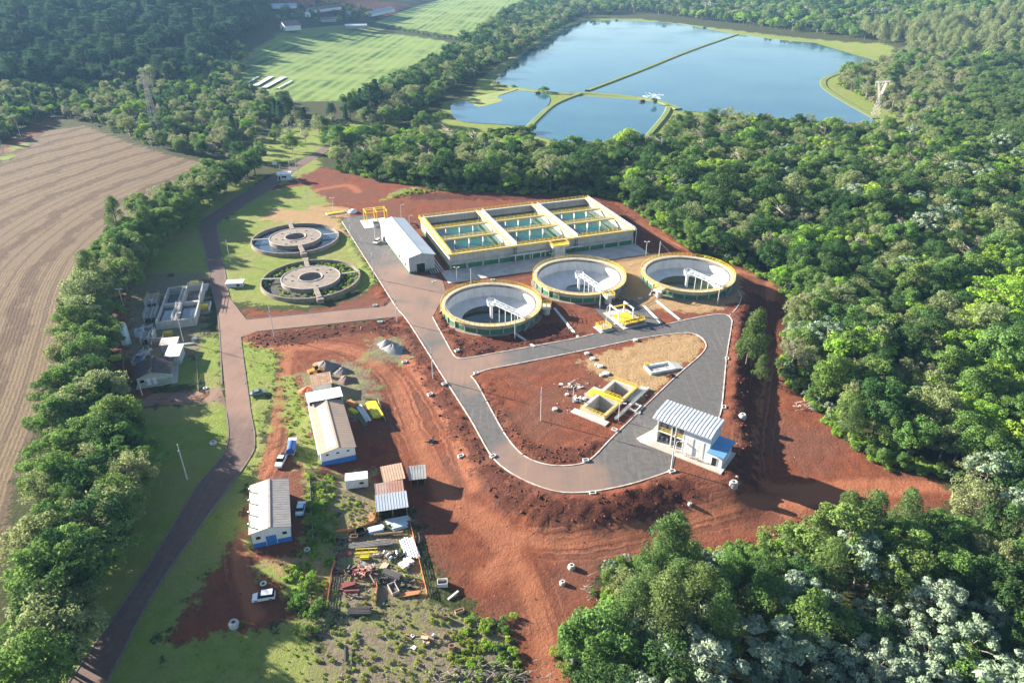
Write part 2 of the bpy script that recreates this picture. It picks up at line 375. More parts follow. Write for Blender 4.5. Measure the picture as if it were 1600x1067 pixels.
def ground_material():
    t = NT('ground')
    A = t.attr('zones_a'); B = t.attr('zones_b'); rows = t.attr('rows').outputs['Fac']
    def ch(nd):
        s = t.n('ShaderNodeSeparateColor'); t.link(nd.outputs['Color'], s.inputs[0]); return s.outputs[0], s.outputs[1], s.outputs[2], nd.outputs['Alpha']
    soil, dark, grass, straw = ch(A); field, crop, gravel, track = ch(B)
    rut = t.attr('ruts').outputs['Fac']
    n_big = t.noise(.05, detail=5); n_mid = t.noise(.28, detail=6, rough=.65); n_fine = t.noise(1.6, detail=5, rough=.7); n_vf = t.noise(6, detail=3, rough=.7)
    edge = t.ma('ADD', t.ma('MULTIPLY', t.ma('SUBTRACT', n_mid, .5), 2.0), t.ma('MULTIPLY', t.ma('SUBTRACT', n_fine, .5), .9))
    def fac(m, a=.40, b=.60): return t.rng(t.ma('ADD', m, edge), a, b)
    # forest floor
    c = t.mix(t.rng(n_fine, .35, .65), (.030,.036,.014), (.075,.085,.028))
    c = t.mix(t.rng(n_mid, .45, .7, 0, .6), c, (.085,.066,.036))
    # red soil
    s1 = t.mix(t.rng(n_mid, .32, .68), (.230,.072,.035), (.142,.048,.027))
    s1 = t.mix(t.rng(n_big, .40, .62, 0, .75), s1, (.150,.068,.045))
    s1 = t.mix(t.rng(n_fine, .55, .75, 0, .6), s1, (.085,.028,.018))
    s1 = t.mix(t.rng(n_vf, .55, .70, 0, .5), s1, (.33,.135,.075)); s1 = t.mix(t.rng(t.noise(3.1, detail=4, rough=.75), .52, .66, 0, .55), s1, (.090,.030,.019))
    trk = t.rng(t.ma('ADD', track, t.ma('MULTIPLY', edge, .5)), .15, .75, 0, .85)
    s1 = t.mix(trk, s1, t.mix(n_fine, (.37,.138,.068), (.28,.108,.060)))
    td = t.attr('track_d').outputs['Fac']; near = t.ma('MULTIPLY', t.rng(td, 1.0, 9.5, 1, 0), rut)
    ty = t.ma('SINE', t.ma('ADD', t.ma('MULTIPLY', td, 4.6), t.ma('MULTIPLY', n_mid, 9.0))); ty = t.ma('MULTIPLY', t.rng(t.ma('ADD', ty, t.ma('MULTIPLY', edge, 1.1)), .25, .95), t.ma('MULTIPLY', near, t.rng(n_big, .38, .6)))
    s1 = t.mix(t.ma('MULTIPLY', ty, .8), s1, (.105,.036,.022))
    ty2 = t.ma('SINE', t.ma('ADD', t.ma('MULTIPLY', td, 2.9), t.ma('MULTIPLY', n_mid, 11.0))); s1 = t.mix(t.ma('MULTIPLY', t.rng(t.ma('ADD', ty2, t.ma('MULTIPLY', edge, .8)), .5, 1.0), t.ma('MULTIPLY', near, .5)), s1, (.40,.165,.088))
    c = t.mix(fac(soil), c, s1)
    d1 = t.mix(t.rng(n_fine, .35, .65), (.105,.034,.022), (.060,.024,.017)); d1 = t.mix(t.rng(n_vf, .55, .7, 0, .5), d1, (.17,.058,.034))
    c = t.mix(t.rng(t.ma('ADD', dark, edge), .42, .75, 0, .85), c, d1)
    # grass
    g1 = t.mix(t.rng(n_mid, .35, .65), (.165,.225,.040), (.225,.255,.062)); g1 = t.mix(t.rng(n_big, .42, .62, 0, .6), g1, (.250,.225,.090))
    g1 = t.mix(t.rng(n_fine, .5, .75, 0, .6), g1, (.105,.150,.030)); g1 = t.mix(t.rng(n_vf, .45, .75, 0, .35), g1, (.050,.075,.020))
    c = t.mix(fac(grass), c, g1)
    w1 = t.mix(t.rng(n_fine, .35, .65), (.40,.265,.135), (.30,.185,.090)); w1 = t.mix(t.rng(n_vf, .5, .7, 0, .5), w1, (.20,.115,.060))
    w1 = t.mix(t.rng(n_mid, .5, .75, 0, .5), w1, (.19,.15,.06))
    c = t.mix(fac(straw), c, w1)
    v1 = t.mix(t.rng(n_fine, .4, .65), (.165,.130,.092), (.235,.195,.115)); v1 = t.mix(t.rng(n_mid, .48, .62, 0, .8), v1, (.190,.200,.060))
    v1 = t.mix(t.rng(n_vf, .55, .7, 0, .4), v1, (.30,.25,.18))
    c = t.mix(fac(gravel), c, v1)
    # harvested field: straw rows that follow its edge, bare lines between
    rr = t.ma('ADD', rows, t.ma('MULTIPLY', t.ma('SUBTRACT', n_mid, .5), 1.0))
    wv = t.ma('SINE', t.ma('MULTIPLY', rr, 5.6)); wv2 = t.ma('SINE', t.ma('ADD', t.ma('MULTIPLY', rr, .33), t.ma('MULTIPLY', n_big, 6)))
    f1 = t.mix(t.rng(t.ma('ADD', wv, t.ma('MULTIPLY', edge, 1.6)), -2.0, 2.0), (.140,.096,.060), (.220,.160,.098))
    f1 = t.mix(t.rng(t.ma('ADD', wv2, t.ma('MULTIPLY', edge, 1.0)), .25, .9, 0, .85), f1, (.100,.064,.042))
    wv3 = t.ma('SINE', t.ma('ADD', t.ma('MULTIPLY', rr, 1.15), t.ma('MULTIPLY', n_mid, 1.5))); f1 = t.mix(t.rng(t.ma('ADD', wv3, t.ma('MULTIPLY', edge, .5)), .55, 1.0, 0, .6), f1, (.085,.058,.042))
    f1 = t.mix(t.rng(n_fine, .5, .7, 0, .45), f1, (.30,.235,.160)); f1 = t.mix(t.rng(n_vf, .5, .7, 0, .4), f1, (.10,.065,.045))
    c = t.mix(fac(field), c, f1)
    wc = t.ma('SINE', t.ma('MULTIPLY', t.attr('crop_rows').outputs['Fac'], .55))
    k1 = t.mix(t.rng(t.ma('ADD', wc, t.ma('MULTIPLY', edge, 1.4)), -1.2, 1.2), (.085,.150,.032), (.190,.270,.065)); k1 = t.mix(t.rng(n_big, .45, .62, 0, .6), k1, (.20,.22,.075))
    k1 = t.mix(t.rng(n_fine, .5, .75, 0, .5), k1, (.05,.095,.022))
    cr = t.attr('crop_rows').outputs['Fac']; pb = t.ma('ABSOLUTE', t.ma('SINE', t.ma('MULTIPLY', t.ma('ADD', cr, t.ma('MULTIPLY', n_big, 8)), .062)))
    k1 = t.mix(t.rng(pb, .22, .10, 0, .8), k1, (.040,.075,.022)); k1 = t.mix(t.rng(t.noise(.012, detail=3), .42, .58, 0, .7), k1, (.225,.285,.080)); k1 = t.mix(t.rng(t.noise(.03, detail=4), .55, .66, 0, .7), k1, (.12,.16,.055))
    c = t.mix(fac(crop), c, k1)
    h = t.ma('ADD', t.ma('MULTIPLY', n_fine, .6), t.ma('ADD', t.ma('MULTIPLY', n_vf, .25), t.ma('MULTIPLY', n_mid, .8)))
    h = t.ma('ADD', h, t.ma('MULTIPLY', field, t.ma('MULTIPLY', wv, .05)))
    t.bump(h, 1.0, .5)
    t.b.inputs['Specular IOR Level'].default_value = .08
    return t.done(c, .95)
MG = ground_material()
fw = W2([(560,205),(440,235),(335,272),(230,318),(150,382),(115,440),(95,520),(70,620),(20,760),(-10,900),(-60,1090)])
ROWD = seg_dist(XX, YY, [(p.x, p.y) for p in smooth_poly(fw, False, 5)], False)
ca, cb = T(430,150), T(600,60); cd = (cb-ca).normalized(); CROPR = (XX*cd.y-YY*cd.x)
def build_ground():
    ny, nx = XX.shape
    lab = np.zeros(XX.shape, int)                              # which piece of the ground a point belongs to
    lab[mS > .5] = 1; lab[mG > .5] = 2; lab[mF > .5] = 3; lab[mC > .5] = 4
    names = ['ground', 'bare_soil_ground', 'lawn', 'harvested_field', 'crop_field']
    labels = ['dark woodland ground under the trees', 'bare red soil of the building site', 'green mown grass round the works', 'pale harvested field with curved straw rows', 'bright green crop field in strips beyond the trees']
    V = np.stack([XX, YY, ZZ2], -1).reshape(-1, 3)
    gy, gx = np.gradient(ZZ2); dX = np.gradient(GX)[None, :]; dY = np.gradient(GY)[:, None]
    N = np.stack([-gx/dX, -gy/dY, np.ones_like(ZZ2)], -1).reshape(-1, 3); N /= np.linalg.norm(N, axis=1)[:, None]
    jj, ii = np.meshgrid(np.arange(ny-1), np.arange(nx-1), indexing='ij'); a = (jj*nx+ii).ravel()
    F = np.stack([a, a+1, a+nx+1, a+nx], -1); fl = lab[:-1, :-1].ravel()
    za = np.stack([mS, mD, mG, mT], -1).reshape(-1, 4); zb = np.stack([mF, mC, mV, mL], -1).reshape(-1, 4)
    for k in range(5):
        f = F[fl == k]; u, inv = np.unique(f, return_inverse=True); f2 = inv.reshape(f.shape)
        me = raw_mesh(names[k], V[u], f2, [MG], smooth=True, normals=N[u])
        for nm, arr in (('zones_a', za), ('zones_b', zb)):
            at = me.attributes.new(nm, 'FLOAT_COLOR', 'POINT'); at.data.foreach_set('color', np.ascontiguousarray(arr[u], np.float32).ravel())
        for nm, arr in (('rows', ROWD), ('crop_rows', CROPR), ('ruts', TRE), ('track_d', TRD)):
            at = me.attributes.new(nm, 'FLOAT', 'POINT'); at.data.foreach_set('value', np.ascontiguousarray(arr.ravel()[u], np.float32))
        o = bpy.data.objects.new(names[k], me); COL.objects.link(o); tag(o, labels[k], kind='structure')

# ---------------------------------------------------------------- roads, kerbs
def asphalt(name, base, dusts, streak=0.0):
    t = NT(name); n1 = t.noise(.12, detail=5); n2 = t.noise(.7, detail=5, rough=.65); n3 = t.noise(8, detail=2)
    c = t.mix(t.rng(n2, .35, .68), base, tuple(x*.72 for x in base)); c = t.mix(t.rng(n3, .4, .7, 0, .12), c, tuple(x*1.7 for x in base))
    dust = None
    for (p, r) in dusts:
        d = t.n('ShaderNodeVectorMath', operation='DISTANCE'); t.link(t.pos(), d.inputs[0]); d.inputs[1].default_value = tuple(p)
        k = t.rng(d.outputs['Value'], r*.25, r, 1, 0); dust = k if dust is None else t.ma('MAXIMUM', dust, k)
    f = t.ma('ADD', t.ma('MULTIPLY', dust, .75), t.ma('MULTIPLY', t.ma('SUBTRACT', n1, .5), 1.3)) if dust is not None else t.ma('MULTIPLY', t.ma('SUBTRACT', n1, .42), 1.6)
    f = t.rng(t.ma('ADD', f, t.ma('MULTIPLY', t.ma('SUBTRACT', n2, .5), .5)), .12, .85, 0, .80)
    c = t.mix(f, c, (.275,.165,.115)); t.bump(n3, .25, .02)
    mp = t.n('ShaderNodeMapping'); mp.inputs['Rotation'].default_value = (0, 0, streak); mp.inputs['Scale'].default_value = (1.3, .06, 1); t.link(t.pos(), mp.inputs[0])
    st = t.noise(.9, mp.outputs[0], 4, .6); c = t.mix(t.rng(st, .52, .75, 0, .2), c, tuple(x*.62 for x in base)); c = t.mix(t.rng(st, .48, .30, 0, .22), c, (.30,.20,.15))
    pt = t.vor(.045, out='Color'); sp = t.n('ShaderNodeSeparateColor'); t.link(pt, sp.inputs[0]); c = t.mix(t.rng(sp.outputs[0], .55, .75, 0, .12), c, tuple(x*.7 for x in base))
    return t.done(c, .88)
def fill(name, outer, holes, z, m, label=None):
    from mathutils.geometry import tessellate_polygon
    loops = [[Vector((p.x, p.y, 0)) for p in lp] for lp in [outer]+holes]; tr = tessellate_polygon(loops)
    vs = [(p.x, p.y, z) for lp in loops for p in lp]
    tr = [t if (vs[t[1]][0]-vs[t[0]][0])*(vs[t[2]][1]-vs[t[0]][1])-(vs[t[1]][1]-vs[t[0]][1])*(vs[t[2]][0]-vs[t[0]][0]) > 0 else (t[0], t[2], t[1]) for t in tr]
    me = bpy.data.meshes.new(name); me.from_pydata(vs, [], tr); me.materials.append(m); me.update()
    o = bpy.data.objects.new(name, me); COL.objects.link(o)
    return tag(o, label, kind='structure')
M_KERB = mat('kerb_concrete', (.62,.57,.50), .85, var=.35, scale=.5, col2=(.40,.27,.20))
M_KERB2 = mat('old_kerb', (.22,.17,.15), .9, var=.3)
def kerb(pts, m, name='kerb', w=.32, h=.16, closed=False, parent=None, label='pale concrete kerb along the road edge'):
    b = MB(); n = len(pts); L = []
    for i, p in enumerate(pts):
        a = pts[(i-1) % n] if (closed or i > 0) else p; c = pts[(i+1) % n] if (closed or i < n-1) else p
        d = (c-a); nrm = Vector((-d.y, d.x, 0)).normalized()*w/2; L.append((p-nrm, p+nrm))
    vs = []
    for l, r in L: vs += [(l.x, l.y, -.35), (l.x, l.y, h), (r.x, r.y, h), (r.x, r.y, -.35)]
    k = n if closed else n-1
    fs = [(4*i+j, 4*((i+1) % n)+j, 4*((i+1) % n)+(j+1) % 4, 4*i+(j+1) % 4) for i in range(k) for j in range(4)]
    if not closed: fs += [(0, 1, 2, 3), (4*n-1, 4*n-2, 4*n-3, 4*n-4)]
    return tag(b.add(vs, fs).build(name, m, parent), label, kind='structure')
def dens(pts, step=6):
    out = []
    for a, b in zip(pts[:-1], pts[1:]):
        k = max(1, int((b-a).length/step)); out += [a.lerp(b, i/k) for i in range(k)]
    return out+[pts[-1]]
def build_roads():
    ml = asphalt('old_asphalt', (.150,.096,.078), [(P(600,490), 40), (P(420,505), 40), (P(355,500), 38), (P(370,600), 32)], R(-12))
    mm = asphalt('new_asphalt', (.120,.112,.105), [(P(650,440), 38), (P(630,500), 30), (P(800,740), 20), (P(860,755), 24), (P(720,570), 24)], R(-38))
    fill('road', W2(RD_LEFT), [], .030, ml, 'old dusty asphalt road running up the left side of the works')
    fill('road', W2(ROADMAIN), [W2(ISLAND)], .038, mm, 'new grey asphalt loop road round the pump house')
    fill('path', [T(*p) for p in PATH], [], .018, asphalt('path_surface', (.09,.055,.045), [(P(270,622), 30)]), 'short dark drive from the road to the old control house')
    W_ = W2(ISLAND); kerb(W_, M_KERB, closed=True, label='pale kerb round the island of the loop road')
    m = len(ROADMAIN)
    i0 = ROADMAIN.index((1060,690))
    kerb(W2(ROADMAIN[i0+1:]+[ROADMAIN[0]]), M_KERB, label='pale kerb on the outer curve of the loop road')
    kerb(W2([(676,495),(681,505)]+curve([(704,547),(716,560),(745,557)], 4)+[(900,529),(928,522)]), M_KERB, label='pale kerb below the nearest clarifier')
    kerb(W2(curve([(1040,507),(1095,495),(1130,491),(1143,499),(1142,515),(1135,560),(1127,640),(1118,658)], 4)), M_KERB, label='pale kerb on the forest side of the loop road')
    kerb(W2(curve([(163,1075),(236,933),(312,823),(386,722),(398,688),(391,640),(380,560),(376,527)])), M_KERB2, h=.12, label='weathered kerb on the yard side of the old road')
    kerb(W2(curve([(100,1075),(222,898),(302,768),(353,702),(354,645)])), M_KERB2, h=.12, label='weathered kerb on the tree side of the old road')
    kerb(W2(curve([(347,600),(341,500),(331,450),(319,385),(312,352),(328,336),(402,288)])), M_KERB2, h=.12, label='weathered kerb beside the old treatment plant')
    kerb(W2(curve([(432,290),(352,340),(339,356),(347,400),(356,452)])+[(358,466),(384,499),(600,478),(613,467)]), M_KERB2, h=.14, label='weathered kerb round the lawn of the old round tanks')
    kerb(W2([(400,518),(480,510),(630,494)]), M_KERB2, h=.14, label='weathered kerb on the near side of the cross road')
# basins sunk into the ground: the three clarifiers, the twin pit
CLAR = [(P(767.5,443,3.1).lerp(P(767.5,510,3.1), .5), 'a'), (P(905,403,3.1).lerp(P(905,463,3.1), .5), 'b'), (P(1074.5,399,3.1).lerp(P(1074.5,459,3.1), .5), 'c')]
for c, _ in CLAR: cut_out(c, 16.0, 6.0)
PITF, PITR, PITL = P(944.4,652.5,.9), P(996,605.6,.9), P(907.5,636,.9)
def cut_poly(w, depth):
    global ZZ2
    ZZ2 = np.where(inside(XX, YY, w), np.minimum(ZZ2, -depth), ZZ2)
_u = (PITR-PITF).normalized(); _v = (PITL-PITF).normalized(); _L = (PITR-PITF).length; _W = (PITL-PITF).length
cut_poly([tuple((PITF+_u*a+_v*b))[:2] for a, b in ((.9,.9),(_L-.9,.9),(_L-.9,_W-.9),(.9,_W-.9))], 5.2)
build_ground(); build_roads()
# ================================================================ TREES
def leaf_mat(name, a, b, c, trans=.42):
    t = NT(name); oi = t.n('ShaderNodeObjectInfo')
    r = oi.outputs['Random']; ge = t.n('ShaderNodeNewGeometry')
    n = t.noise(.35, t.obj(), 2); isl = t.attr('tone').outputs['Fac']
    col = t.mix(r, a, b); col = t.mix(t.rng(n, .35, .65, 0, .55), col, c)
    hs = t.n('ShaderNodeHueSaturation'); t.link(col, hs.inputs['Color'])
    t.link(t.rng(isl, 0, 1, .62, 1.38, False), hs.inputs['Value'])
    r2 = t.ma('FRACT', t.ma('MULTIPLY', r, 7.31)); t.link(t.rng(r2, 0, 1, .485, .515, False), hs.inputs['Hue'])
    d = t.n('ShaderNodeBsdfDiffuse'); tr = t.n('ShaderNodeBsdfTranslucent'); mx = t.n('ShaderNodeMixShader')
    t.link(hs.outputs[0], d.inputs[0]); t.link(hs.outputs[0], tr.inputs[0]); mx.inputs[0].default_value = trans
    t.link(d.outputs[0], mx.inputs[1]); t.link(tr.outputs[0], mx.inputs[2]); t.link(mx.outputs[0], t.out.inputs['Surface'])
    t.t.nodes.remove(t.b); return t.m
M_BARK = mat('bark', (.17,.13,.10), .95, var=.4, scale=2)
M_BARKW = mat('pale_bark', (.34,.29,.24), .9, var=.3, scale=2)
LEAF = {
 'dark':   leaf_mat('leaf_dark', (.068,.137,.041), (.098,.168,.051), (.056,.110,.039)),
 'mid':    leaf_mat('leaf_mid', (.152,.257,.059), (.191,.277,.077), (.116,.205,.055)),
 'bright': leaf_mat('leaf_bright', (.264,.436,.053), (.317,.455,.073), (.198,.343,.048), .42),
 'olive':  leaf_mat('leaf_olive', (.264,.310,.125), (.297,.323,.152), (.205,.251,.099)),
 'dry':    leaf_mat('leaf_dry', (.370,.337,.238), (.323,.317,.198), (.264,.271,.158)),
 'silver': leaf_mat('leaf_silver', (0.323,0.388,0.269), (0.258,0.334,0.215), (0.161,0.236,0.129), .25),
 'pine':   leaf_mat('leaf_pine', (.125,.198,.058), (.165,.227,.077), (.095,.156,.050)),
 'weed':   leaf_mat('leaf_weed', (.340,.420,.060), (.400,.440,.085), (.260,.340,.055), .4),
 'blue':   leaf_mat('leaf_blue', (.055,.112,.051), (.076,.134,.059), (.041,.088,.044)),
}
def leaves(clumps, size, rs, squash=.75, up=.25, jit=.55, aspect=1.0):
    """clumps: (centre, radius, count). Leaf-sized quads on the shells of many small clumps; normals lean outward from the clump"""
    C, Nn, S, Tn = [], [], [], []
    for (c, r, n) in clumps:
        d = rs.normal(size=(n, 3)); d[:, 2] += up; d /= np.linalg.norm(d, axis=1)[:, None]
        rad = r*(rs.uniform(.45, 1.08, (n, 1))**.6); p = np.array(c)+d*rad*np.array([1, 1, squash])
        C.append(p); nn = d+rs.normal(scale=jit, size=(n, 3)); nn[:, 2] += .25; Nn.append(nn/np.linalg.norm(nn, axis=1)[:, None])
        S.append(size*rs.uniform(.6, 1.4, n)); Tn.append(np.clip(rs.normal(rs.uniform(.25, .75), .18, n), 0, 1))
    C = np.concatenate(C); Nn = np.concatenate(Nn); S = np.concatenate(S); Tn = np.concatenate(Tn); n = len(C)
    fn = Nn+rs.normal(scale=.28, size=(n, 3)); fn /= np.linalg.norm(fn, axis=1)[:, None]
    h = np.tile([0., 0., 1.], (n, 1)); h[np.abs(fn[:, 2]) > .9] = [1, 0, 0]
    u = np.cross(fn, h); u /= np.linalg.norm(u, axis=1)[:, None]; w = np.cross(fn, u)
    a = rs.uniform(0, 6.28, (n, 1)); u2 = u*np.cos(a)+w*np.sin(a); w2 = -u*np.sin(a)+w*np.cos(a)
    k = S[:, None]/2; k2 = k*aspect
    V = np.stack([C-u2*k*.9, C-w2*k2*.55+u2*k*.1, C+u2*k, C+w2*k2*.55-u2*k*.05], 1).reshape(-1, 3)
    F = np.arange(4*n).reshape(n, 4)
    return V, F, np.repeat(Nn, 4, 0), np.repeat(Tn, 4)
def limbs(b, h, spread, rs, n=7, r0=.22, fork=.35):
    tip = Vector((rs.normal(0, .25), rs.normal(0, .25), h*.78)); mid = Vector((rs.normal(0, .15), rs.normal(0, .15), h*fork))
    b.tube((0, 0, -.6), mid, r0, r0*.75, 7); b.tube(mid, tip, r0*.75, r0*.25, 6)
    for i in range(n):
        a = 6.28*i/n+rs.uniform(-.4, .4); t0 = rs.uniform(.1, .7); s = mid.lerp(tip, t0); L = spread*rs.uniform(.5, .9)
        e = s+Vector((math.cos(a)*L, math.sin(a)*L, rs.uniform(.15, .5)*L+.4)); m2 = s.lerp(e, .5)+Vector((0, 0, .25))
        b.tube(s, m2, r0*.42, r0*.28, 5, False); b.tube(m2, e, r0*.28, r0*.08, 5, False)
def form(kind, seed):
    """one tree shape about 10 m tall: (crown arrays, trunk MB)"""
    rs = np.random.default_rng(seed); b = MB(); cl = []
    if kind == 'round':
        h = 9.5; rx = rs.uniform(3.6, 4.4); cz = 5.3; rz = 4.3; limbs(b, h, rx*.85, rs)
        for i in range(40):
            d = rs.normal(size=3); d[2] = abs(d[2])*1.15-.55; d /= np.linalg.norm(d); q = rs.uniform(.6, .95)
            w = 1+.18*math.sin(3*math.atan2(d[1], d[0])+seed)+.16*math.sin(math.atan2(d[1], d[0])+2.1*seed)
            cl.append(((d[0]*rx*q*w, d[1]*rx*q*w, cz+d[2]*rz*q), rs.uniform(.75, 1.55), int(rs.uniform(130, 210))))
        cl.append(((0, 0, cz), 2.2, 260)); return leaves(cl, .37, rs), b
    if kind == 'spread':                                        # wide, lumpy, open
        h = 8.5; rx = rs.uniform(4.2, 5.2); limbs(b, h, rx*.9, rs, 9, .24, .3)
        for i in range(38):
            a = rs.uniform(0, 6.28); q = math.sqrt(rs.uniform(.02, 1)); w = 1+.22*math.sin(2*a+seed)
            z = 7.4-(2.6 if i % 3 else 4.6)*q*q+rs.normal(0, .5)
            cl.append(((rx*q*w*math.cos(a), rx*q*w*math.sin(a), z), rs.uniform(.7, 1.5), int(rs.uniform(120, 210))))
        return leaves(cl, .38, rs, .6), b
    if kind == 'open':                                          # thin grey-olive crown, twigs show
        h = 9; rx = rs.uniform(3.2, 4.0); limbs(b, h, rx, rs, 12, .2, .28)
        for i in range(36):
            d = rs.normal(size=3); d[2] = abs(d[2])*1.1-.45; d /= np.linalg.norm(d); q = rs.uniform(.4, 1)
            cl.append(((d[0]*rx*q, d[1]*rx*q, 5.6+d[2]*3.3*q), rs.uniform(.5, 1.0), int(rs.uniform(60, 110))))
        return leaves(cl, .27, rs, .8, .2, .8), b
    if kind == 'silver':                                        # umbrellas of big pale leaves at branch ends
        h = 8.5; limbs(b, h, 3.2, rs, 8, .16, .4)
        for i in range(26):
            a = rs.uniform(0, 6.28); q = math.sqrt(rs.uniform(.03, 1))*3.4; z = 7.4-.16*q*q+rs.normal(0, .6)
            cl.append(((q*math.cos(a), q*math.sin(a), z), rs.uniform(.55, .95), int(rs.uniform(80, 130))))
        return leaves(cl, .42, rs, .55, .8, .45), b
    if kind == 'feather':                                       # tall, soft, plume-like
        h = 12; b.tube((0, 0, -.6), (.2, .1, h*.9), .26, .06, 7)
        for i in range(60):
            t = rs.uniform(.16, 1); a = rs.uniform(0, 6.28); L = (3.6*(1-t)**.7+.5)*rs.uniform(.4, 1.0)
            z = h*t+L*.28; cl.append(((L*math.cos(a), L*math.sin(a), z), rs.uniform(.6, 1.15), int(rs.uniform(95, 150))))
            if i % 3 == 0: b.tube((.2*t, .1*t, h*t*.93), (L*.9*math.cos(a), L*.9*math.sin(a), z), .05, .02, 4, False)
        return leaves(cl, .27, rs, 1.15, .5, .6, 1.0), b
    if kind == 'araucaria':
        h = 15; b.tube((0, 0, -.6), (0, 0, h*.95), .36, .14, 8)
        for k in range(5):
            z = h*(.58+.095*k); rad = 5.2*(1-.12*k); n = 10
            for i in range(n):
                a = 6.28*i/n+k*.5+rs.uniform(-.2, .2); q = rad*rs.uniform(.75, 1.0)
                for f in (.45, .75, 1.0): cl.append(((q*f*math.cos(a), q*f*math.sin(a), z+f*f*.9), .6+.3*f, 34))
                b.tube((0, 0, z-.2), (q*.95*math.cos(a), q*.95*math.sin(a), z+.7), .07, .03, 4, False)
        return leaves(cl, .48, rs, .7, .4), b
    if kind == 'conifer':
        h = 13; b.tube((0, 0, -.6), (0, 0, h*.96), .26, .05, 7)
        for k in range(13):
            t = .18+.8*k/13; rad = 3.3*(1-t)**.8+.35; n = 7
            for i in range(n):
                a = 6.28*i/n+k*.9; q = rad*rs.uniform(.6, 1)
                cl.append(((q*.6*math.cos(a), q*.6*math.sin(a), h*t), .55*rad/2+.35, 40))
                cl.append(((q*math.cos(a), q*math.sin(a), h*t-.3), .55, 20))
        return leaves(cl, .42, rs, .6, .2), b
    if kind == 'bare':                                          # dead standing tree, only limbs and a few last leaves
        h = 9.5; tip = Vector((.3, .2, h*.8)); b.tube((0, 0, -.6), tip, .26, .07, 7)
        for i in range(16):
            t0 = rs.uniform(.3, .98); s0 = tip*t0; a = rs.uniform(0, 6.28); L = rs.uniform(1.6, 3.6)*(1.15-t0*.5); e0 = s0+Vector((math.cos(a)*L, math.sin(a)*L, L*rs.uniform(.3, .9))); b.tube(s0, e0, .09, .03, 5, False)
            for k in range(5):
                f = rs.uniform(.35, 1); c0 = s0.lerp(e0, f); a2 = a+rs.uniform(-1.1, 1.1); l2 = rs.uniform(.5, 1.5); e1 = c0+Vector((math.cos(a2)*l2, math.sin(a2)*l2, l2*rs.uniform(.1, .9))); b.tube(c0, e1, .035, .012, 4, False); cl.append((tuple(e1), .35, 4))
        return leaves(cl, .22, rs), b
    if kind == 'bush':
        for i in range(4): b.tube((0, 0, -.3), (rs.normal(0, .6), rs.normal(0, .6), 1.6), .07, .02, 5, False)
        for i in range(18):
            a = rs.uniform(0, 6.28); q = math.sqrt(rs.uniform(0, 1))*1.8
            cl.append(((q*math.cos(a), q*math.sin(a), 1.75-.3*q*q*.6+rs.normal(0, .2)), rs.uniform(.4, .8), int(rs.uniform(40, 70))))
        cl.append(((0, 0, .8), 1.4, 120)); return leaves(cl, .34, rs, .8), b
FORMS = {}; COMBO = bpy.data.collections.new('tree_forms'); COMBO_IDX = {}
def make_form(kind, tone, seed):
    (V, F, N, Tn), tb = form(kind, seed); bark = M_BARKW if tone in ('silver', 'dry') or kind == 'open' else M_BARK
    me = raw_mesh('crown', V, F, [LEAF[tone]], smooth=True, normals=N)
    at = me.attributes.new('tone', 'FLOAT', 'POINT'); at.data.foreach_set('value', Tn.astype(np.float32))
    tm = bpy.data.meshes.new('trunk'); tm.from_pydata(tb.v, [], tb.f); tm.materials.append(bark); tm.update()
    # joined twin for the far wood
    bm = bmesh.new(); bm.from_mesh(tm); bmesh.ops.triangulate(bm, faces=bm.faces); tv = np.array([v.co[:] for v in bm.verts]); tf = np.array([[v.index for v in f.verts] for f in bm.faces]); bm.free()
    tf4 = np.concatenate([F, ], 0); nv = len(V)
    q = np.concatenate([F, np.stack([tf[:, 0], tf[:, 1], tf[:, 2], tf[:, 2]], 1)+nv], 0) if False else F
    cm = bpy.data.meshes.new('tree_form')
    allv = np.concatenate([V, tv]); L = np.concatenate([F.ravel(), (tf+nv).ravel()])
    st = np.concatenate([np.arange(0, F.size, 4), F.size+np.arange(0, tf.size, 3)])
    cm.vertices.add(len(allv)); cm.vertices.foreach_set('co', allv.astype(np.float32).ravel())
    cm.loops.add(len(L)); cm.loops.foreach_set('vertex_index', L.astype(np.int32)); cm.polygons.add(len(st)); cm.polygons.foreach_set('loop_start', st.astype(np.int32))
    cm.polygons.foreach_set('material_index', np.concatenate([np.zeros(len(F), np.int32), np.ones(len(tf), np.int32)])); cm.polygons.foreach_set('use_smooth', np.ones(len(st), bool))
    cm.materials.append(LEAF[tone]); cm.materials.append(bark); cm.update(calc_edges=True)
    tn = np.zeros_like(tv); tn[:, 2] = .3; tn[:, :2] = tv[:, :2]; tn /= np.linalg.norm(tn, axis=1)[:, None]+1e-6
    cm.normals_split_custom_set_from_vertices([tuple(x) for x in np.concatenate([N, tn])])
    at = cm.attributes.new('tone', 'FLOAT', 'POINT'); at.data.foreach_set('value', np.concatenate([Tn, np.full(len(tv), .5)]).astype(np.float32))
    i = len(COMBO_IDX); ob = bpy.data.objects.new('tree_form_%02d' % i, cm); COMBO.objects.link(ob); COMBO_IDX[(kind, tone, seed)] = i
    FORMS[(kind, tone, seed)] = (me, tm)
SPEC = {}
def spec(name, kind, tone, seeds, h, words):
    SPEC[name] = (kind, tone, seeds, h, words)
    for s in seeds: make_form(kind, tone, s)
spec('dark', 'round', 'dark', (1, 2, 31), (.85, 1.25), 'dark green dense broadleaf')
spec('mid', 'round', 'mid', (3, 4, 32), (.75, 1.15), 'mid green rounded broadleaf')
spec('midspread', 'spread', 'mid', (5, 33), (.8, 1.2), 'mid green wide lumpy')
spec('bright', 'spread', 'bright', (6, 7, 34), (.75, 1.2), 'bright yellow green leafy')
spec('olive', 'open', 'olive', (8, 9), (.8, 1.2), 'olive thin crowned')
spec('olive2', 'round', 'olive', (10, 35), (.75, 1.1), 'grey olive rounded')
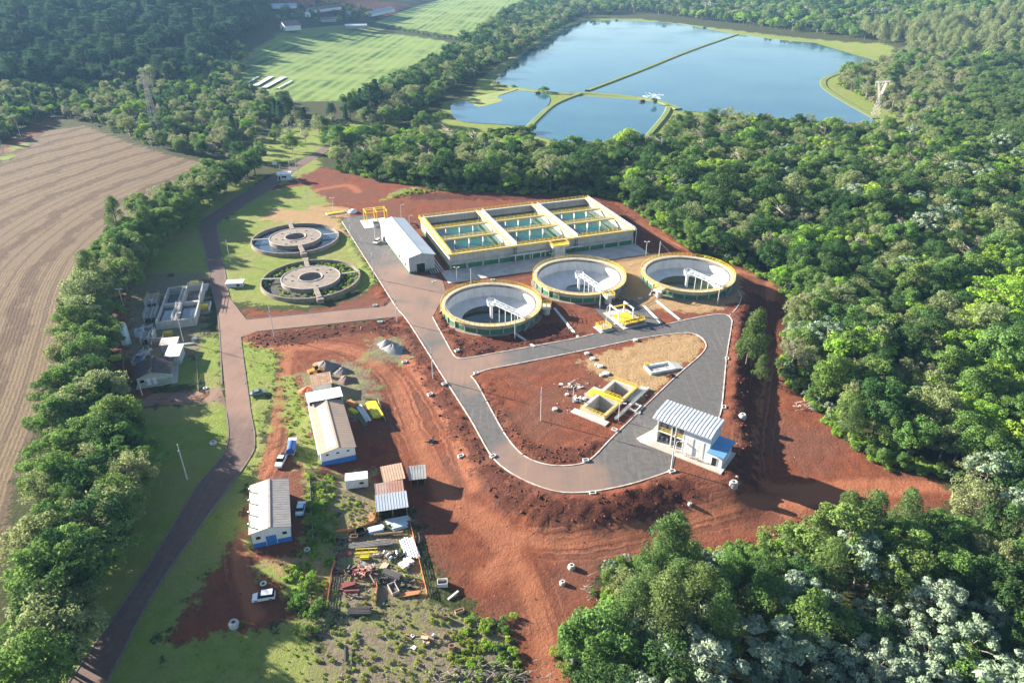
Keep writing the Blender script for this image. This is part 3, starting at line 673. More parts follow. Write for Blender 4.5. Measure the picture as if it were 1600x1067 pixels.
spec('dry', 'open', 'dry', (11, 12), (.65, 1.0), 'greyish brown half bare')
spec('silver', 'silver', 'silver', (13, 14), (1.0, 1.3), 'pale silvery leaved')
spec('feather', 'feather', 'pine', (15, 16), (.8, 1.2), 'feathery olive green')
spec('araucaria', 'araucaria', 'blue', (17,), (.8, 1.2), 'dark flat topped conifer')
spec('conifer', 'conifer', 'blue', (18,), (.8, 1.2), 'dark cone shaped conifer')
spec('euca', 'feather', 'olive', (19,), (.9, 1.3), 'tall pale plantation')
spec('plant', 'round', 'pine', (20,), (.8, 1.0), 'even dark plantation')
spec('bush', 'bush', 'mid', (21,), (.5, 1.2), 'low green bush')
spec('bushb', 'bush', 'bright', (22,), (.4, 1.1), 'low bright green bush')
spec('bushd', 'bush', 'dry', (23,), (.6, 1.2), 'low grey brown bush')
spec('bare', 'bare', 'dry', (25, 26), (.8, 1.2), 'leafless grey dead')
spec('bluewood', 'spread', 'blue', (24,), (.9, 1.4), 'dark shaded broadleaf')
MIX = {
 'main': (('dark', 20), ('mid', 24), ('midspread', 14), ('bright', 16), ('olive', 12), ('olive2', 12), ('dry', 8), ('silver', 2), ('bare', 4)),
 'low': (('dark', 20), ('mid', 26), ('midspread', 18), ('bright', 12), ('olive', 12), ('olive2', 6), ('silver', 12), ('feather', 4), ('dry', 4), ('bare', 4)),
 'silver': (('silver', 55), ('mid', 18), ('dark', 10), ('bushb', 10), ('olive', 8)),
 'row': (('mid', 22), ('midspread', 22), ('olive', 22), ('dark', 10), ('olive2', 14), ('bright', 2), ('feather', 4), ('bare', 3)),
 'scrub': (('bushd', 26), ('bush', 22), ('olive', 16), ('dry', 10), ('bushb', 8), ('mid', 10), ('olive2', 8)),
 'farleft': (('bluewood', 46), ('araucaria', 26), ('dark', 18), ('conifer', 6), ('olive2', 4)),
 'midleft': (('mid', 16), ('olive', 18), ('olive2', 20), ('dark', 22), ('bright', 10), ('dry', 10), ('conifer', 4)),
 'pondside': (('dark', 30), ('olive2', 24), ('mid', 20), ('olive', 16), ('midspread', 10)),
 'plant': (('plant', 94), ('dark', 6)), 'euca': (('euca', 70), ('olive2', 15), ('mid', 15)), 'conif': (('conifer', 55), ('araucaria', 15), ('dark', 30)),
 'bright': (('bright', 60), ('bushb', 20), ('mid', 20)), 'feather': (('feather', 75), ('dark', 15), ('mid', 10)), 'edge': (('bush', 30), ('bushb', 40), ('silver', 10), ('mid', 20)),
}
# woods, outlined where the trunks stand: (name, polygon in the photo, mix, spacing m, scale)
WOODS = [
 ('lower_right', [(1510,815),(1420,822),(1330,835),(1300,862),(1200,890),(1120,905),(1050,915),(985,930),(955,955),(958,985),(930,1020),(915,1060),(905,1290),(2000,1290),(2000,800)], 'low', 7.0, 1.2),
 ('right_wood', [(905,246),(1000,246),(1042,222),(1064,200),(1200,206),(1330,212),(1410,205),(1560,150),(1900,150),(2400,805),(1600,805),(1535,792),(1490,748),(1390,722),(1340,690),(1300,655),(1258,618),(1232,590),(1238,530),(1242,482),(1216,440),(1150,412),(1090,396),(1056,372),(1014,340),(965,311),(930,302),(800,300),(700,296),(655,286),(590,280),(524,262),(520,245),(545,228),(600,222),(640,230),(740,232),(830,246),(870,250)], 'main', 7.0, 1.28),
 ('pond_scrub', [(1420,200),(1375,168),(1318,138),(1306,124),(1395,100),(1412,82),(1480,80),(1560,150)], 'scrub', 6.0, 1.25),
 ('far_right', [(880,12),(900,24),(1000,20),(1150,38),(1300,58),(1405,72),(1480,80),(1560,150),(1900,150),(2000,-30),(870,-30)], 'main', 10, 1.4),
 ('pond_left', [(556,204),(640,194),(664,176),(706,142),(768,112),(850,62),(905,30),(875,4),(830,0),(790,30),(740,62),(690,100),(620,134),(580,160),(532,190)], 'pondside', 8, 1.3),
 ('top_left', [(-300,150),(60,140),(300,135),(330,110),(372,66),(425,36),(412,-20),(300,-36),(-900,-36),(-900,150)], 'farleft', 9.0, 1.25),
 ('mid_left', [(-300,222),(0,222),(70,182),(130,190),(230,228),(330,250),(410,254),(455,238),(550,196),(530,186),(470,186),(440,160),(395,152),(365,132),(385,100),(375,66),(320,112),(300,136),(60,142),(-300,152)], 'midleft', 6.6, .92),
 ('far_top', [(425,-4),(560,-12),(700,-16),(870,-20),(870,-38),(400,-38)], 'pondside', 12, 1.3),
 ('house_trees', [(415,36),(440,20),(480,12),(540,6),(560,16),(585,20),(575,34),(520,40),(480,38),(450,48)], 'pondside', 13, .9),
 ('tree_row', [(402,274),(352,305),(300,345),(256,395),(214,445),(182,505),(164,572),(168,640),(196,700),(225,775),(205,850),(160,930),(140,990),(115,1060),(70,1180),(20,1180),(48,1060),(58,980),(64,900),(76,820),(84,760),(98,690),(104,630),(108,550),(126,480),(148,430),(182,388),(240,340),(305,300),(385,268)], 'row', 5.4, 1.25),
]
SUBMIX = [([(1490,240),(1520,110),(1600,90),(1900,90),(1900,260)], 'plant', None), ([(1330,60),(1600,20),(1900,0),(1900,100),(1480,95)], 'euca', None),
 ([(960,900),(1130,880),(1180,1010),(1090,1080),(1000,1010)], 'feather', None), ([(960,1010),(1500,930),(1620,1100),(1600,1290),(930,1290)], 'silver', .8), ([(1090,880),(1310,858),(1320,940),(1200,985),(1090,960)], 'silver', .5), ([(925,985),(985,1000),(1000,1100),(910,1200)], 'silver', .8), ([(1232,520),(1262,540),(1290,640),(1236,600)], 'silver', .4),
 ([(1480,480),(1640,420),(1640,760),(1500,700)], 'bright', .35), ([(420,180),(600,150),(600,190),(420,205)], 'conif', None), ([(330,250),(460,240),(550,198),(470,188),(400,205)], 'scrub', None),
 ([(1060,190),(1420,195),(1420,240),(1000,250)], 'scrub', .45), ([(80,150),(380,150),(560,190),(450,248),(230,238),(90,192)], 'scrub', .55), ([(540,200),(720,100),(860,20),(900,30),(780,112),(660,180),(560,204)], 'scrub', .4)]
EDGE_LINES = [[(524,263),(590,281),(655,288),(700,298),(800,302),(930,304),(965,313),(1014,342)], [(530,258),(600,278),(700,293),(800,298),(930,300),(970,309)], [(1238,530),(1242,482),(1216,440)], [(1232,590),(1238,530)], [(1232,590),(1258,618),(1300,655),(1340,690),(1390,722),(1490,748)], [(945,965),(915,1000),(900,1040)], [(1300,845),(1190,866),(1120,878),(1040,888),(975,903),(945,935)], [(1310,855),(1190,882),(1120,893),(1045,903),(985,916)], [(1216,440),(1150,412),(1090,396),(1056,372),(1014,340)]]
TREES = []                                                     # (X, Y, Z, species, seed, scale, rot, wood)
def scatter():
    rs = np.random.default_rng(5)
    for name, poly, mixn, sp, sc in WOODS:
        w = [(p.x, p.y) for p in W2(poly)]; xs = [p[0] for p in w]; ys = [p[1] for p in w]
        x0, x1, y0, y1 = max(min(xs), -1900), min(max(xs), 1900), max(min(ys), 30), min(max(ys), 3200)
        Y = y0; row = 0; CX, CY = [], []
        while Y < y1:
            s = sp*max(1.0, 1+(Y-450)/1400); n = int((x1-x0)/s)+1
            lim = Y*.93+60; xs_ = x0+np.arange(n)*s+(row % 2)*s/2; xs_ = xs_[np.abs(xs_) < lim]
            CX.append(xs_+rs.uniform(-.42, .42, len(xs_))*s); CY.append(Y+rs.uniform(-.42, .42, len(xs_))*s); Y += s*.86; row += 1
        CX = np.concatenate(CX); CY = np.concatenate(CY); k = inside(CX, CY, w); CX, CY = CX[k], CY[k]
        CZ = hz(CX, CY); U, Vv = pix(CX, CY, CZ)
        names, wts = zip(*MIX[mixn]); wts = np.array(wts)/sum(wts); pick = rs.choice(len(names), len(CX), p=wts)
        sp_names = np.array(names, object)[pick]
        for pl, mx, pr in SUBMIX:
            ins = inside(U, Vv, pl)
            if pr: ins &= rs.uniform(size=len(U)) < pr
            nn, ww = zip(*MIX[mx]); ww = np.array(ww)/sum(ww); sp_names[ins] = np.array(nn, object)[rs.choice(len(nn), int(ins.sum()), p=ww)]
        open_ = inside(U, Vv, [(330,252),(400,205),(470,186),(560,190),(560,200),(450,248),(400,258)]) & (rs.uniform(size=len(U)) < .6)
        for i in range(len(CX)):
            if open_[i]: continue
            S = SPEC[sp_names[i]]; sd_ = S[2][rs.integers(len(S[2]))]; k = sc*rs.uniform(*S[3])*math.exp(rs.normal(0, .13))*(1+.08*float(vnoise(CX[i], CY[i], 60, 12)))*(1.0 if CY[i] < 600 else 1+(CY[i]-600)/3500)
            TREES.append((CX[i], CY[i], CZ[i], sp_names[i], sd_, k, rs.uniform(0, 6.28), name))
    for ln in EDGE_LINES:
        pts = smooth_poly(W2(ln), False, 12)
        for p in pts:
            for q in range(2):
                x, y = p.x+rs.normal(0, 1.6), p.y+rs.normal(0, 1.2); nn, ww = zip(*MIX['edge']); s = rs.choice(nn, p=np.array(ww)/sum(ww)); S = SPEC[s]
                k = rs.uniform(.45, .95)*(1 if S[0] == 'bush' else .55)
                TREES.append((x, y, float(hz(x, y)[0]), s, S[2][0], k, rs.uniform(0, 6.28), 'edge'))
scatter()
def single(px, py, s, k, wood, rot=None):
    p = T(px, py); S = SPEC[s]; TREES.append((p.x, p.y, p.z, s, S[2][0], k, random.uniform(0, 6.28), wood))
for a in [(150,590,'mid',1.5,'tree_row'), (158,625,'dark',1.45,'tree_row'), (170,655,'olive2',1.5,'tree_row'), (196,700,'mid',1.6,'tree_row'), (205,742,'midspread',1.6,'tree_row'), (190,720,'dark',1.5,'tree_row'), (225,780,'olive',1.6,'tree_row'), (205,825,'mid',1.5,'tree_row'), (180,862,'dark',1.6,'tree_row'), (160,905,'midspread',1.7,'tree_row'), (140,950,'mid',1.7,'tree_row'), (120,1000,'dark',1.7,'tree_row'), (105,1045,'olive2',1.7,'tree_row'), (85,1100,'mid',1.7,'tree_row'), (152,800,'dark',1.5,'tree_row'), (130,870,'olive',1.5,'tree_row'), (1030,1035,'feather',1.75,'lower_right'), (1080,1010,'feather',1.6,'lower_right'), (985,1010,'feather',1.35,'lower_right'), (1055,985,'feather',1.4,'lower_right'), (1110,1050,'feather',1.5,'lower_right'), (1310,850,'feather',1.15,'lower_right'), (1345,862,'feather',1.3,'lower_right'), (1400,850,'feather',1.2,'lower_right'), (1290,868,'feather',1.0,'lower_right'), (1172,574,'feather',1.5,'lone'), (1166,570,'feather',1.25,'lone'), (1186,598,'feather',.75,'lone'), (195,800,'olive',1.25,'tree_row'), (215,790,'mid',.9,'tree_row'), (1325,690,'feather',1.0,'right_wood'),  # extra tall tree_row entries are added to cast shade over the lawn
          (667,200,'midspread',1.35,'lone'), (690,198,'midspread',1.3,'lone'), (650,205,'mid',.9,'lone'), (1022,165,'dark',.6,'lone'), (850,146,'bush',2.4,'lone'), (775,135,'bushd',2.0,'lone'), (802,138,'bush',1.2,'lone'),
          (360,92,'bright',.8,'lone'), (378,152,'bright',.9,'lone'), (165,130,'bright',1.0,'lone'), (700,80,'dark',.8,'lone'),
          (488,620,'bushb',.3,'lone'), (505,760,'bush',.6,'hedge'), (500,775,'bushb',.5,'hedge'), (495,800,'bush',.7,'hedge'), (508,790,'bush',.6,'hedge'), (500,830,'bush',.7,'hedge'), (512,835,'bush',.5,'hedge'), (488,850,'bush',.6,'hedge'),
          (490,900,'bushb',.5,'hedge'), (482,920,'bush',.8,'hedge'), (470,940,'bush',.9,'hedge'), (500,950,'bush',.9,'hedge'), (488,965,'bush',.8,'hedge'), (478,985,'bush',.6,'hedge'), (456,950,'bush',.6,'hedge'), (495,985,'bush',.5,'hedge'), (380,975,'bush',.4,'hedge')]:
    single(*a)
for i in range(15): single(598+i*8+random.uniform(-2, 2), 45+i*1.3+random.uniform(-1.5, 1.5), 'bush', random.uniform(1.6, 2.6), 'reeds')
for i in range(16): single(768+i*4.2+random.uniform(-2, 2), 214-i*.45+random.uniform(-2, 2), 'bush' if i % 3 else 'plant', 1.9 if i % 3 else .55, 'reeds')
for i in range(26):                                             # weedy bank in the corner of the yard
    single(random.uniform(735, 815), random.uniform(965, 1060), 'bushb' if i % 2 else 'bush', random.uniform(.22, .55), 'weeds')
WOOD_WORDS = {'lower_right': 'in the lower right wood', 'right_wood': 'in the dense wood right of the works', 'pond_scrub': 'in the scrub beside the pylon', 'far_right': 'in the far wood beyond the ponds',
 'pond_left': 'on the bank left of the ponds', 'top_left': 'on the hazy hillside top left', 'mid_left': 'in the belt behind the ploughed field', 'far_top': 'along the far skyline', 'house_trees': 'among the far farmhouses',
 'tree_row': 'in the row between field and lawn', 'edge': 'at the edge of the red soil', 'lone': 'standing apart from the woods', 'hedge': 'in the hedge beside the storage yard', 'reeds': 'in the reed bank by the small pond', 'weeds': 'on the weedy bank at the bottom'}
LANDMARKS = [('pump house', 1080,690), ('far clarifier', 1075,440), ('basin corner', 985,350), ('workshop', 615,350), ('guard hut', 445,275), ('control house', 240,580), ('blue silo', 195,520), ('old settling basin', 275,475), ('branch pile', 1272,634),
 ('lone feathery trees', 1178,560), ('lower manhole cone', 1146,757), ('wood corner manholes', 888,895), ('bottom branch pile', 745,1055), ('bottom right corner', 1590,1060), ('right picture edge middle', 1595,530), ('right picture edge lower', 1595,800), ('bottom edge middle', 1200,1060), ('bottom edge at the silver trees', 1400,1030),
 ('field corner bottom left', 20,1050), ('left field edge lower', 40,850), ('lawn pole', 290,745), ('grey lean-to', 180,650), ('big feathery tree', 1030,930), ('upper right pylon', 1370,150), ('small pond', 930,195), ('end of the soil track', 1470,755), ('white manhole by the loop', 1160,650), ('white car', 413,935), ('scrap yard', 590,880), ('skylight shed', 520,680), ('head of the field', 330,265), ('wood above the track', 1400,650), ('wood middle', 1400,480), ('wood upper middle', 1250,330), ('lagoon', 1100,120), ('long grass dike', 1040,100)]
NTH = ['', 'second ', 'third ', 'fourth ', 'fifth ', 'sixth ', 'seventh ', 'eighth ', 'ninth ', 'tenth ', 'eleventh ', 'twelfth ', 'thirteenth ', 'fourteenth ', 'fifteenth ', 'sixteenth ', 'seventeenth ', 'eighteenth ', 'nineteenth ', 'twentieth ']
def build_trees():
    A = np.array([(t[0], t[1], t[2], t[5]) for t in TREES]); U, Vv = pix(A[:, 0], A[:, 1], A[:, 2]+4); dist = np.sqrt(A[:, 0]**2+A[:, 1]**2+(A[:, 2]-CAM_H)**2)
    isb = np.array([SPEC[t[3]][0] == 'bush' for t in TREES])
    size = A[:, 3]*np.where(isb, 4.0, 9.0)/dist
    vis = (U > -5) & (U < 1605) & (Vv > 5) & (Vv < 1080)
    def choose(mask, n): 
        idx = np.where(mask & vis)[0]; return set(idx[np.argsort(-size[idx])][:n].tolist())
    forced = {i for i, t in enumerate(TREES) if t[7] in ('lone',)}
    big = choose(~isb, 285) | {i for i in forced if not isb[i]}; bushes = choose(isb, 120) | {i for i in forced if isb[i]}
    rest = []; lab = {}; by = {}
    LU = np.array([(a, b) for _, a, b in LANDMARKS])
    for i in sorted(big | bushes):
        d = np.hypot(LU[:, 0]-U[i], LU[:, 1]-Vv[i]); k = int(np.argmin(d)); by.setdefault((TREES[i][3], k), []).append((d[k], i))
    for (s_, k), L_ in by.items():
        for q, (_, i) in enumerate(sorted(L_)): lab[i] = '%s%s, %snearest the %s' % (SPEC[s_][4], '' if SPEC[s_][0] == 'bush' else ' tree', NTH[q] if q < 20 else '%dth ' % (q+1), LANDMARKS[k][0])
    for i, t in enumerate(TREES):
        if i in big or i in bushes:
            S = SPEC[t[3]]; me, tm = FORMS[(S[0], S[1], t[4])]; b = S[0] == 'bush'
            e = thing('bush' if b else 'tree', lab[i], 'bush' if b else 'tree', (t[0], t[1], gz(t[0], t[1])-.05), t[6], ('bushes ' if b else 'trees ')+WOOD_WORDS[t[7]])
            k = t[5]; e.scale = (k*random.uniform(.9, 1.12), k*random.uniform(.9, 1.12), k)
            inst('trunk', tm, e); inst('crown', me, e)
        elif U[i] > -260 and U[i] < 1860 and Vv[i] < 1330: rest.append(i)
    # everything farther away or smaller: one wood
    n = len(rest); me = bpy.data.meshes.new('woodland'); me.vertices.add(n)
    me.vertices.foreach_set('co', np.array([(TREES[i][0], TREES[i][1], TREES[i][2]-.1) for i in rest], np.float32).ravel())
    for nm, ty, vals in (('form', 'INT', [COMBO_IDX[(SPEC[TREES[i][3]][0], SPEC[TREES[i][3]][1], TREES[i][4])] for i in rest]), ('turn', 'FLOAT', [TREES[i][6] for i in rest]), ('size', 'FLOAT', [TREES[i][5] for i in rest])):
        at = me.attributes.new(nm, ty, 'POINT'); at.data.foreach_set('value', np.array(vals, np.int32 if ty == 'INT' else np.float32))
    o = bpy.data.objects.new('woodland', me); COL.objects.link(o); tag(o, 'mass of mixed trees of the woods round the works', 'woodland', kind='stuff')
    scatter_nodes(o, COMBO)
    print('TREES', len(TREES), 'single', len(big), len(bushes), 'rest', n)
def scatter_nodes(o, coll):
    ng = bpy.data.node_groups.new('scatter', 'GeometryNodeTree'); ng.interface.new_socket('Geometry', in_out='INPUT', socket_type='NodeSocketGeometry'); ng.interface.new_socket('Geometry', in_out='OUTPUT', socket_type='NodeSocketGeometry')
    N = ng.nodes.new; L = ng.links.new
    gi, go, ip, ci = N('NodeGroupInput'), N('NodeGroupOutput'), N('GeometryNodeInstanceOnPoints'), N('GeometryNodeCollectionInfo')
    ci.inputs[0].default_value = coll; ci.inputs['Separate Children'].default_value = True; ci.inputs['Reset Children'].default_value = True
    def at(nm, ty):
        a = N('GeometryNodeInputNamedAttribute'); a.data_type = ty; a.inputs['Name'].default_value = nm; return a.outputs['Attribute']
    cx = N('ShaderNodeCombineXYZ'); L(at('turn', 'FLOAT'), cx.inputs['Z'])
    L(gi.outputs[0], ip.inputs['Points']); L(ci.outputs[0], ip.inputs['Instance']); ip.inputs['Pick Instance'].default_value = True
    L(at('form', 'INT'), ip.inputs['Instance Index']); L(cx.outputs[0], ip.inputs['Rotation']); L(at('size', 'FLOAT'), ip.inputs['Scale']); L(ip.outputs[0], go.inputs[0])
    md = o.modifiers.new('scatter', 'NODES'); md.node_group = ng
build_trees()
# ================================================================ water of the ponds
def water_mat():
    t = NT('pond_water'); n = t.noise(.35, detail=3); n2 = t.noise(.02, detail=4)
    c = t.mix(t.rng(n2, .4, .6), (.030,.095,.130), (.040,.115,.140))
    t.bump(n, .02, .3); t.b.inputs['Specular IOR Level'].default_value = .5; t.b.inputs['IOR'].default_value = 1.33
    c = t.mix(t.rng(t.noise(.03, detail=5, rough=.65), .56, .74, 0, .35), c, (.12,.16,.13))
    return t.done(c, t.rng(t.noise(.011, detail=4), .38, .66, .02, .16))
M_WATER = water_mat()
M_DIKE = mat('dike_grass', (.150,.205,.050), .95, var=.35, scale=.08, col2=(.20,.21,.08), fine=.5)
PONDS = {
 'big': [(772,128),(800,100),(850,62),(900,38),(930,33),(985,33),(1060,38),(1150,54),(1250,66),(1384,74),(1376,92),(1300,116),(1284,130),(1300,146),(1365,186),(1330,194),(1200,184),(1100,176),(1052,172),(1020,158),(915,145),(870,146),(800,138)],
 'small_left': [(704,166),(712,160),(740,156),(780,150),(812,142),(850,146),(860,156),(850,172),(836,184),(826,196),(770,194),(722,190),(706,180)],
 'small_right': [(822,204),(842,186),(866,166),(886,156),(915,151),(990,156),(1028,160),(1042,166),(1040,176),(1012,212),(1004,222),(950,228),(890,224),(836,212)]}
def build_ponds():
    labs = {'big': 'wide blue lagoon reflecting the sky', 'small_left': 'small pond with a yellow green weed patch', 'small_right': 'small four sided pond nearest the wood'}
    for k, pl in PONDS.items():
        fill('pond_water', [P(x, y, .25) for x, y in curve(pl+[pl[0]], 4)[:-1]], [], .25, M_WATER, labs[k])
    def dike(pts, w, h, label, name='dike'):
        b = MB(); L = smooth_poly([P(*p) for p in pts], False, 5); vs = []; n = len(L)
        for i, p in enumerate(L):
            d = L[min(n-1, i+1)]-L[max(0, i-1)]; nr = Vector((-d.y, d.x, 0)).normalized()
            for q, z in ((-w, -.2), (-w*.55, h), (w*.55, h), (w, -.2)): vs.append(tuple(p+nr*q+Vector((0, 0, z))))
        fs = [(4*i+j, 4*i+4+j, 4*i+5+j, 4*i+1+j) for i in range(n-1) for j in range(3)]
        tag(b.add(vs, fs).build(name, M_DIKE, smooth=False), label, kind='structure')
    dike([(918,143),(1000,112),(1080,80),(1152,55)], 3.2, 1.2, 'long straight grass dike across the lagoon')
    dike([(770,132),(800,137),(850,145),(890,148),(915,147),(980,152),(1030,160),(1060,172)], 4.5, 1.0, 'grass dike between lagoon and small ponds')
    dike([(905,148),(868,163),(842,184),(822,205)], 3.6, 1.1, 'grass dike between the two small ponds')
    dike([(1046,164),(1040,180),(1012,214),(1000,226),(940,231),(870,226)], 3.0, .9, 'grass dike round the near end of the small pond')
    dike([(764,118),(800,94),(850,58),(900,36),(930,31),(985,31)], 5.0, .45, 'grass strip on the far left bank of the lagoon')
    dike([(1060,37),(1150,52),(1250,64),(1386,72)], 5.0, .45, 'grass strip on the far bank of the lagoon')
    dike([(1386,72),(1380,94),(1302,118),(1286,131),(1302,148),(1368,186)], 4.4, .45, 'grass strip on the lagoon bank by the pylon')
    mw = mat('weed_mat', (.30,.31,.10), .95, var=.4, scale=.1, col2=(.20,.25,.07), fine=.6)
    fill('pond_weed', [P(x, y) for x, y in curve([(728,158),(745,152),(790,142),(810,140),(780,150),(778,154),(786,158),(770,163),(748,168),(738,163),(728,158)], 3)[:-1]], [], .30, mw, 'yellow green weed patch floating on the small pond')
    mf = mat('foam', (.75,.77,.78), .6, var=.1)
    b = MB(); rs = random.Random(3)
    for i in range(40):
        p = P(1018+rs.gauss(0, 9), 152+rs.gauss(0, 3.0)); r = rs.uniform(.3, 1.3); n = 7
        b.add([(p.x+r*1.6*math.cos(6.28*j/n)*rs.uniform(.7, 1.2), p.y+r*math.sin(6.28*j/n)*rs.uniform(.7, 1.2), .27) for j in range(n)]+[(p.x, p.y, .27+r*.12)], [(j, (j+1) % n, n) for j in range(n)])
    tag(b.build('foam', mf, smooth=True), 'white foam churned up at the edge of the lagoon', 'foam', kind='stuff')
build_ponds()
# ================================================================ the air
def build_haze():
    b = MB(); b.box(-2300, 2300, -60, 5200, -8, 128)
    t = NT('air'); t.t.nodes.remove(t.b); v = t.n('ShaderNodeVolumePrincipled'); v.inputs['Color'].default_value = (.34,.62,1,1); v.inputs['Density'].default_value = .000075; v.inputs['Anisotropy'].default_value = .1
    t.link(v.outputs[0], t.out.inputs['Volume']); o = b.build('haze', t.m); tag(o, 'thin blue morning haze over the valley', 'haze', kind='stuff')
    return o
# ================================================================ STRUCTURES OF THE WORKS
M_CONC = mat('concrete', (.50,.475,.42), .85, var=.3, scale=.35, col2=(.40,.375,.33), streak=.45)
M_CONCW = mat('pale_concrete', (.64,.61,.56), .8, var=.2, scale=.3, streak=.35)
M_CONCO = mat('old_concrete', (.31,.25,.20), .92, var=.4, scale=.5, col2=(.21,.165,.13), streak=.4)
M_CONCD = mat('dark_concrete', (.20,.185,.17), .92, var=.4, scale=.5)
M_SLAB = mat('slab_concrete', (.52,.48,.43), .85, var=.3, scale=.25, col2=(.42,.35,.29))
M_YEL = mat('yellow_paint', (.80,.55,.035), .45, var=.12, scale=.6)
M_WHITE = mat('white_paint', (.78,.78,.77), .5, var=.12, scale=.4, streak=.12)
M_OFFW = mat('offwhite_wall', (.70,.69,.66), .75, var=.16, scale=.4, streak=.2)
M_GREY = mat('grey_wall', (.42,.43,.43), .7, var=.15, scale=.4, streak=.3)
M_GREEN = mat('green_paint', (.060,.20,.085), .7, var=.3, scale=.5)
M_BLUE = mat('blue_paint', (.045,.19,.52), .6, var=.15, scale=.4)
M_STEEL = mat('galvanised', (.48,.49,.50), .45, .6, var=.25, scale=1.2)
M_ROOFW = mat('metal_roof', (.60,.62,.64), .38, .25, var=.14, scale=.12)
M_ROOFB = mat('blue_roof', (.16,.36,.62), .4, .2, var=.15, scale=.2)
M_ROOFT = mat('tan_roof', (.46,.33,.235), .8, var=.22, scale=.25, col2=(.38,.29,.22))
M_TILE = mat('dark_tiles', (.105,.080,.072), .85, var=.4, scale=.8)
M_RUST = mat('rusty_sheet', (.40,.22,.13), .8, var=.4, scale=.6, col2=(.52,.38,.26))
M_FIBRE = mat('fibre_cement', (.40,.385,.36), .9, var=.3, scale=.4)
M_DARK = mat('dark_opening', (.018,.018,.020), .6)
M_GLASS = mat('window_glass', (.02,.025,.03), .12)
M_WOOD = mat('timber', (.35,.22,.12), .85, var=.4, scale=1)
M_GWATER = None
def gw(name, col, rough=.08):
    t = NT(name); n = t.noise(.5, detail=3); c = t.mix(t.rng(n, .35, .65), col, tuple(x*.8 for x in col)); t.bump(t.noise(1.2), .05, .1)
    t.b.inputs['Specular IOR Level'].default_value = .5; return t.done(c, rough)
M_WGREEN = gw('green_water', (.012,.085,.058)); M_WDARK = gw('dark_water', (.012,.020,.012)); M_WBLUE = gw('blue_water', (.05,.075,.10))
def railing(path, m, parent, name='railing', h=1.1, step=2.0, closed=False, t=.095, rails=(1.0, .55)):
    b = MB(); pts = [Vector(p) for p in path]; n = len(pts)
    for i in range(n if closed else n-1):
        a, c = pts[i], pts[(i+1) % n]; L = (c-a).length; k = max(1, round(L/step))
        for j in range(k+(0 if (closed or i < n-2) else 1)):
            p = a.lerp(c, j/k); b.bar(p, p+Vector((0, 0, h)), t)
        for r in rails: b.bar(a+Vector((0, 0, h*r)), c+Vector((0, 0, h*r)), t*.9)
        b.bar(a+Vector((0, 0, .09)), c+Vector((0, 0, .09)), t*.5, .16)
    return b.build(name, m, parent)
def frame(p0, p1, p2, z=0.0, zz=None):
    """corner, its neighbour along x, its neighbour along y (photo pixels at height z) -> origin, turn, length, width"""
    O, A, B = P(*p0, z), P(*p1, z), P(*p2, z); u = A-O; L = u.length; u.normalize(); v = Vector((-u.y, u.x, 0)); Wd = (B-O).dot(v)
    return Vector((O.x, O.y, 0)), math.atan2(u.y, u.x), L, Wd
def box(name, m, par, *a, label=None): return MB().box(*a).build(name, m, par, label=label)

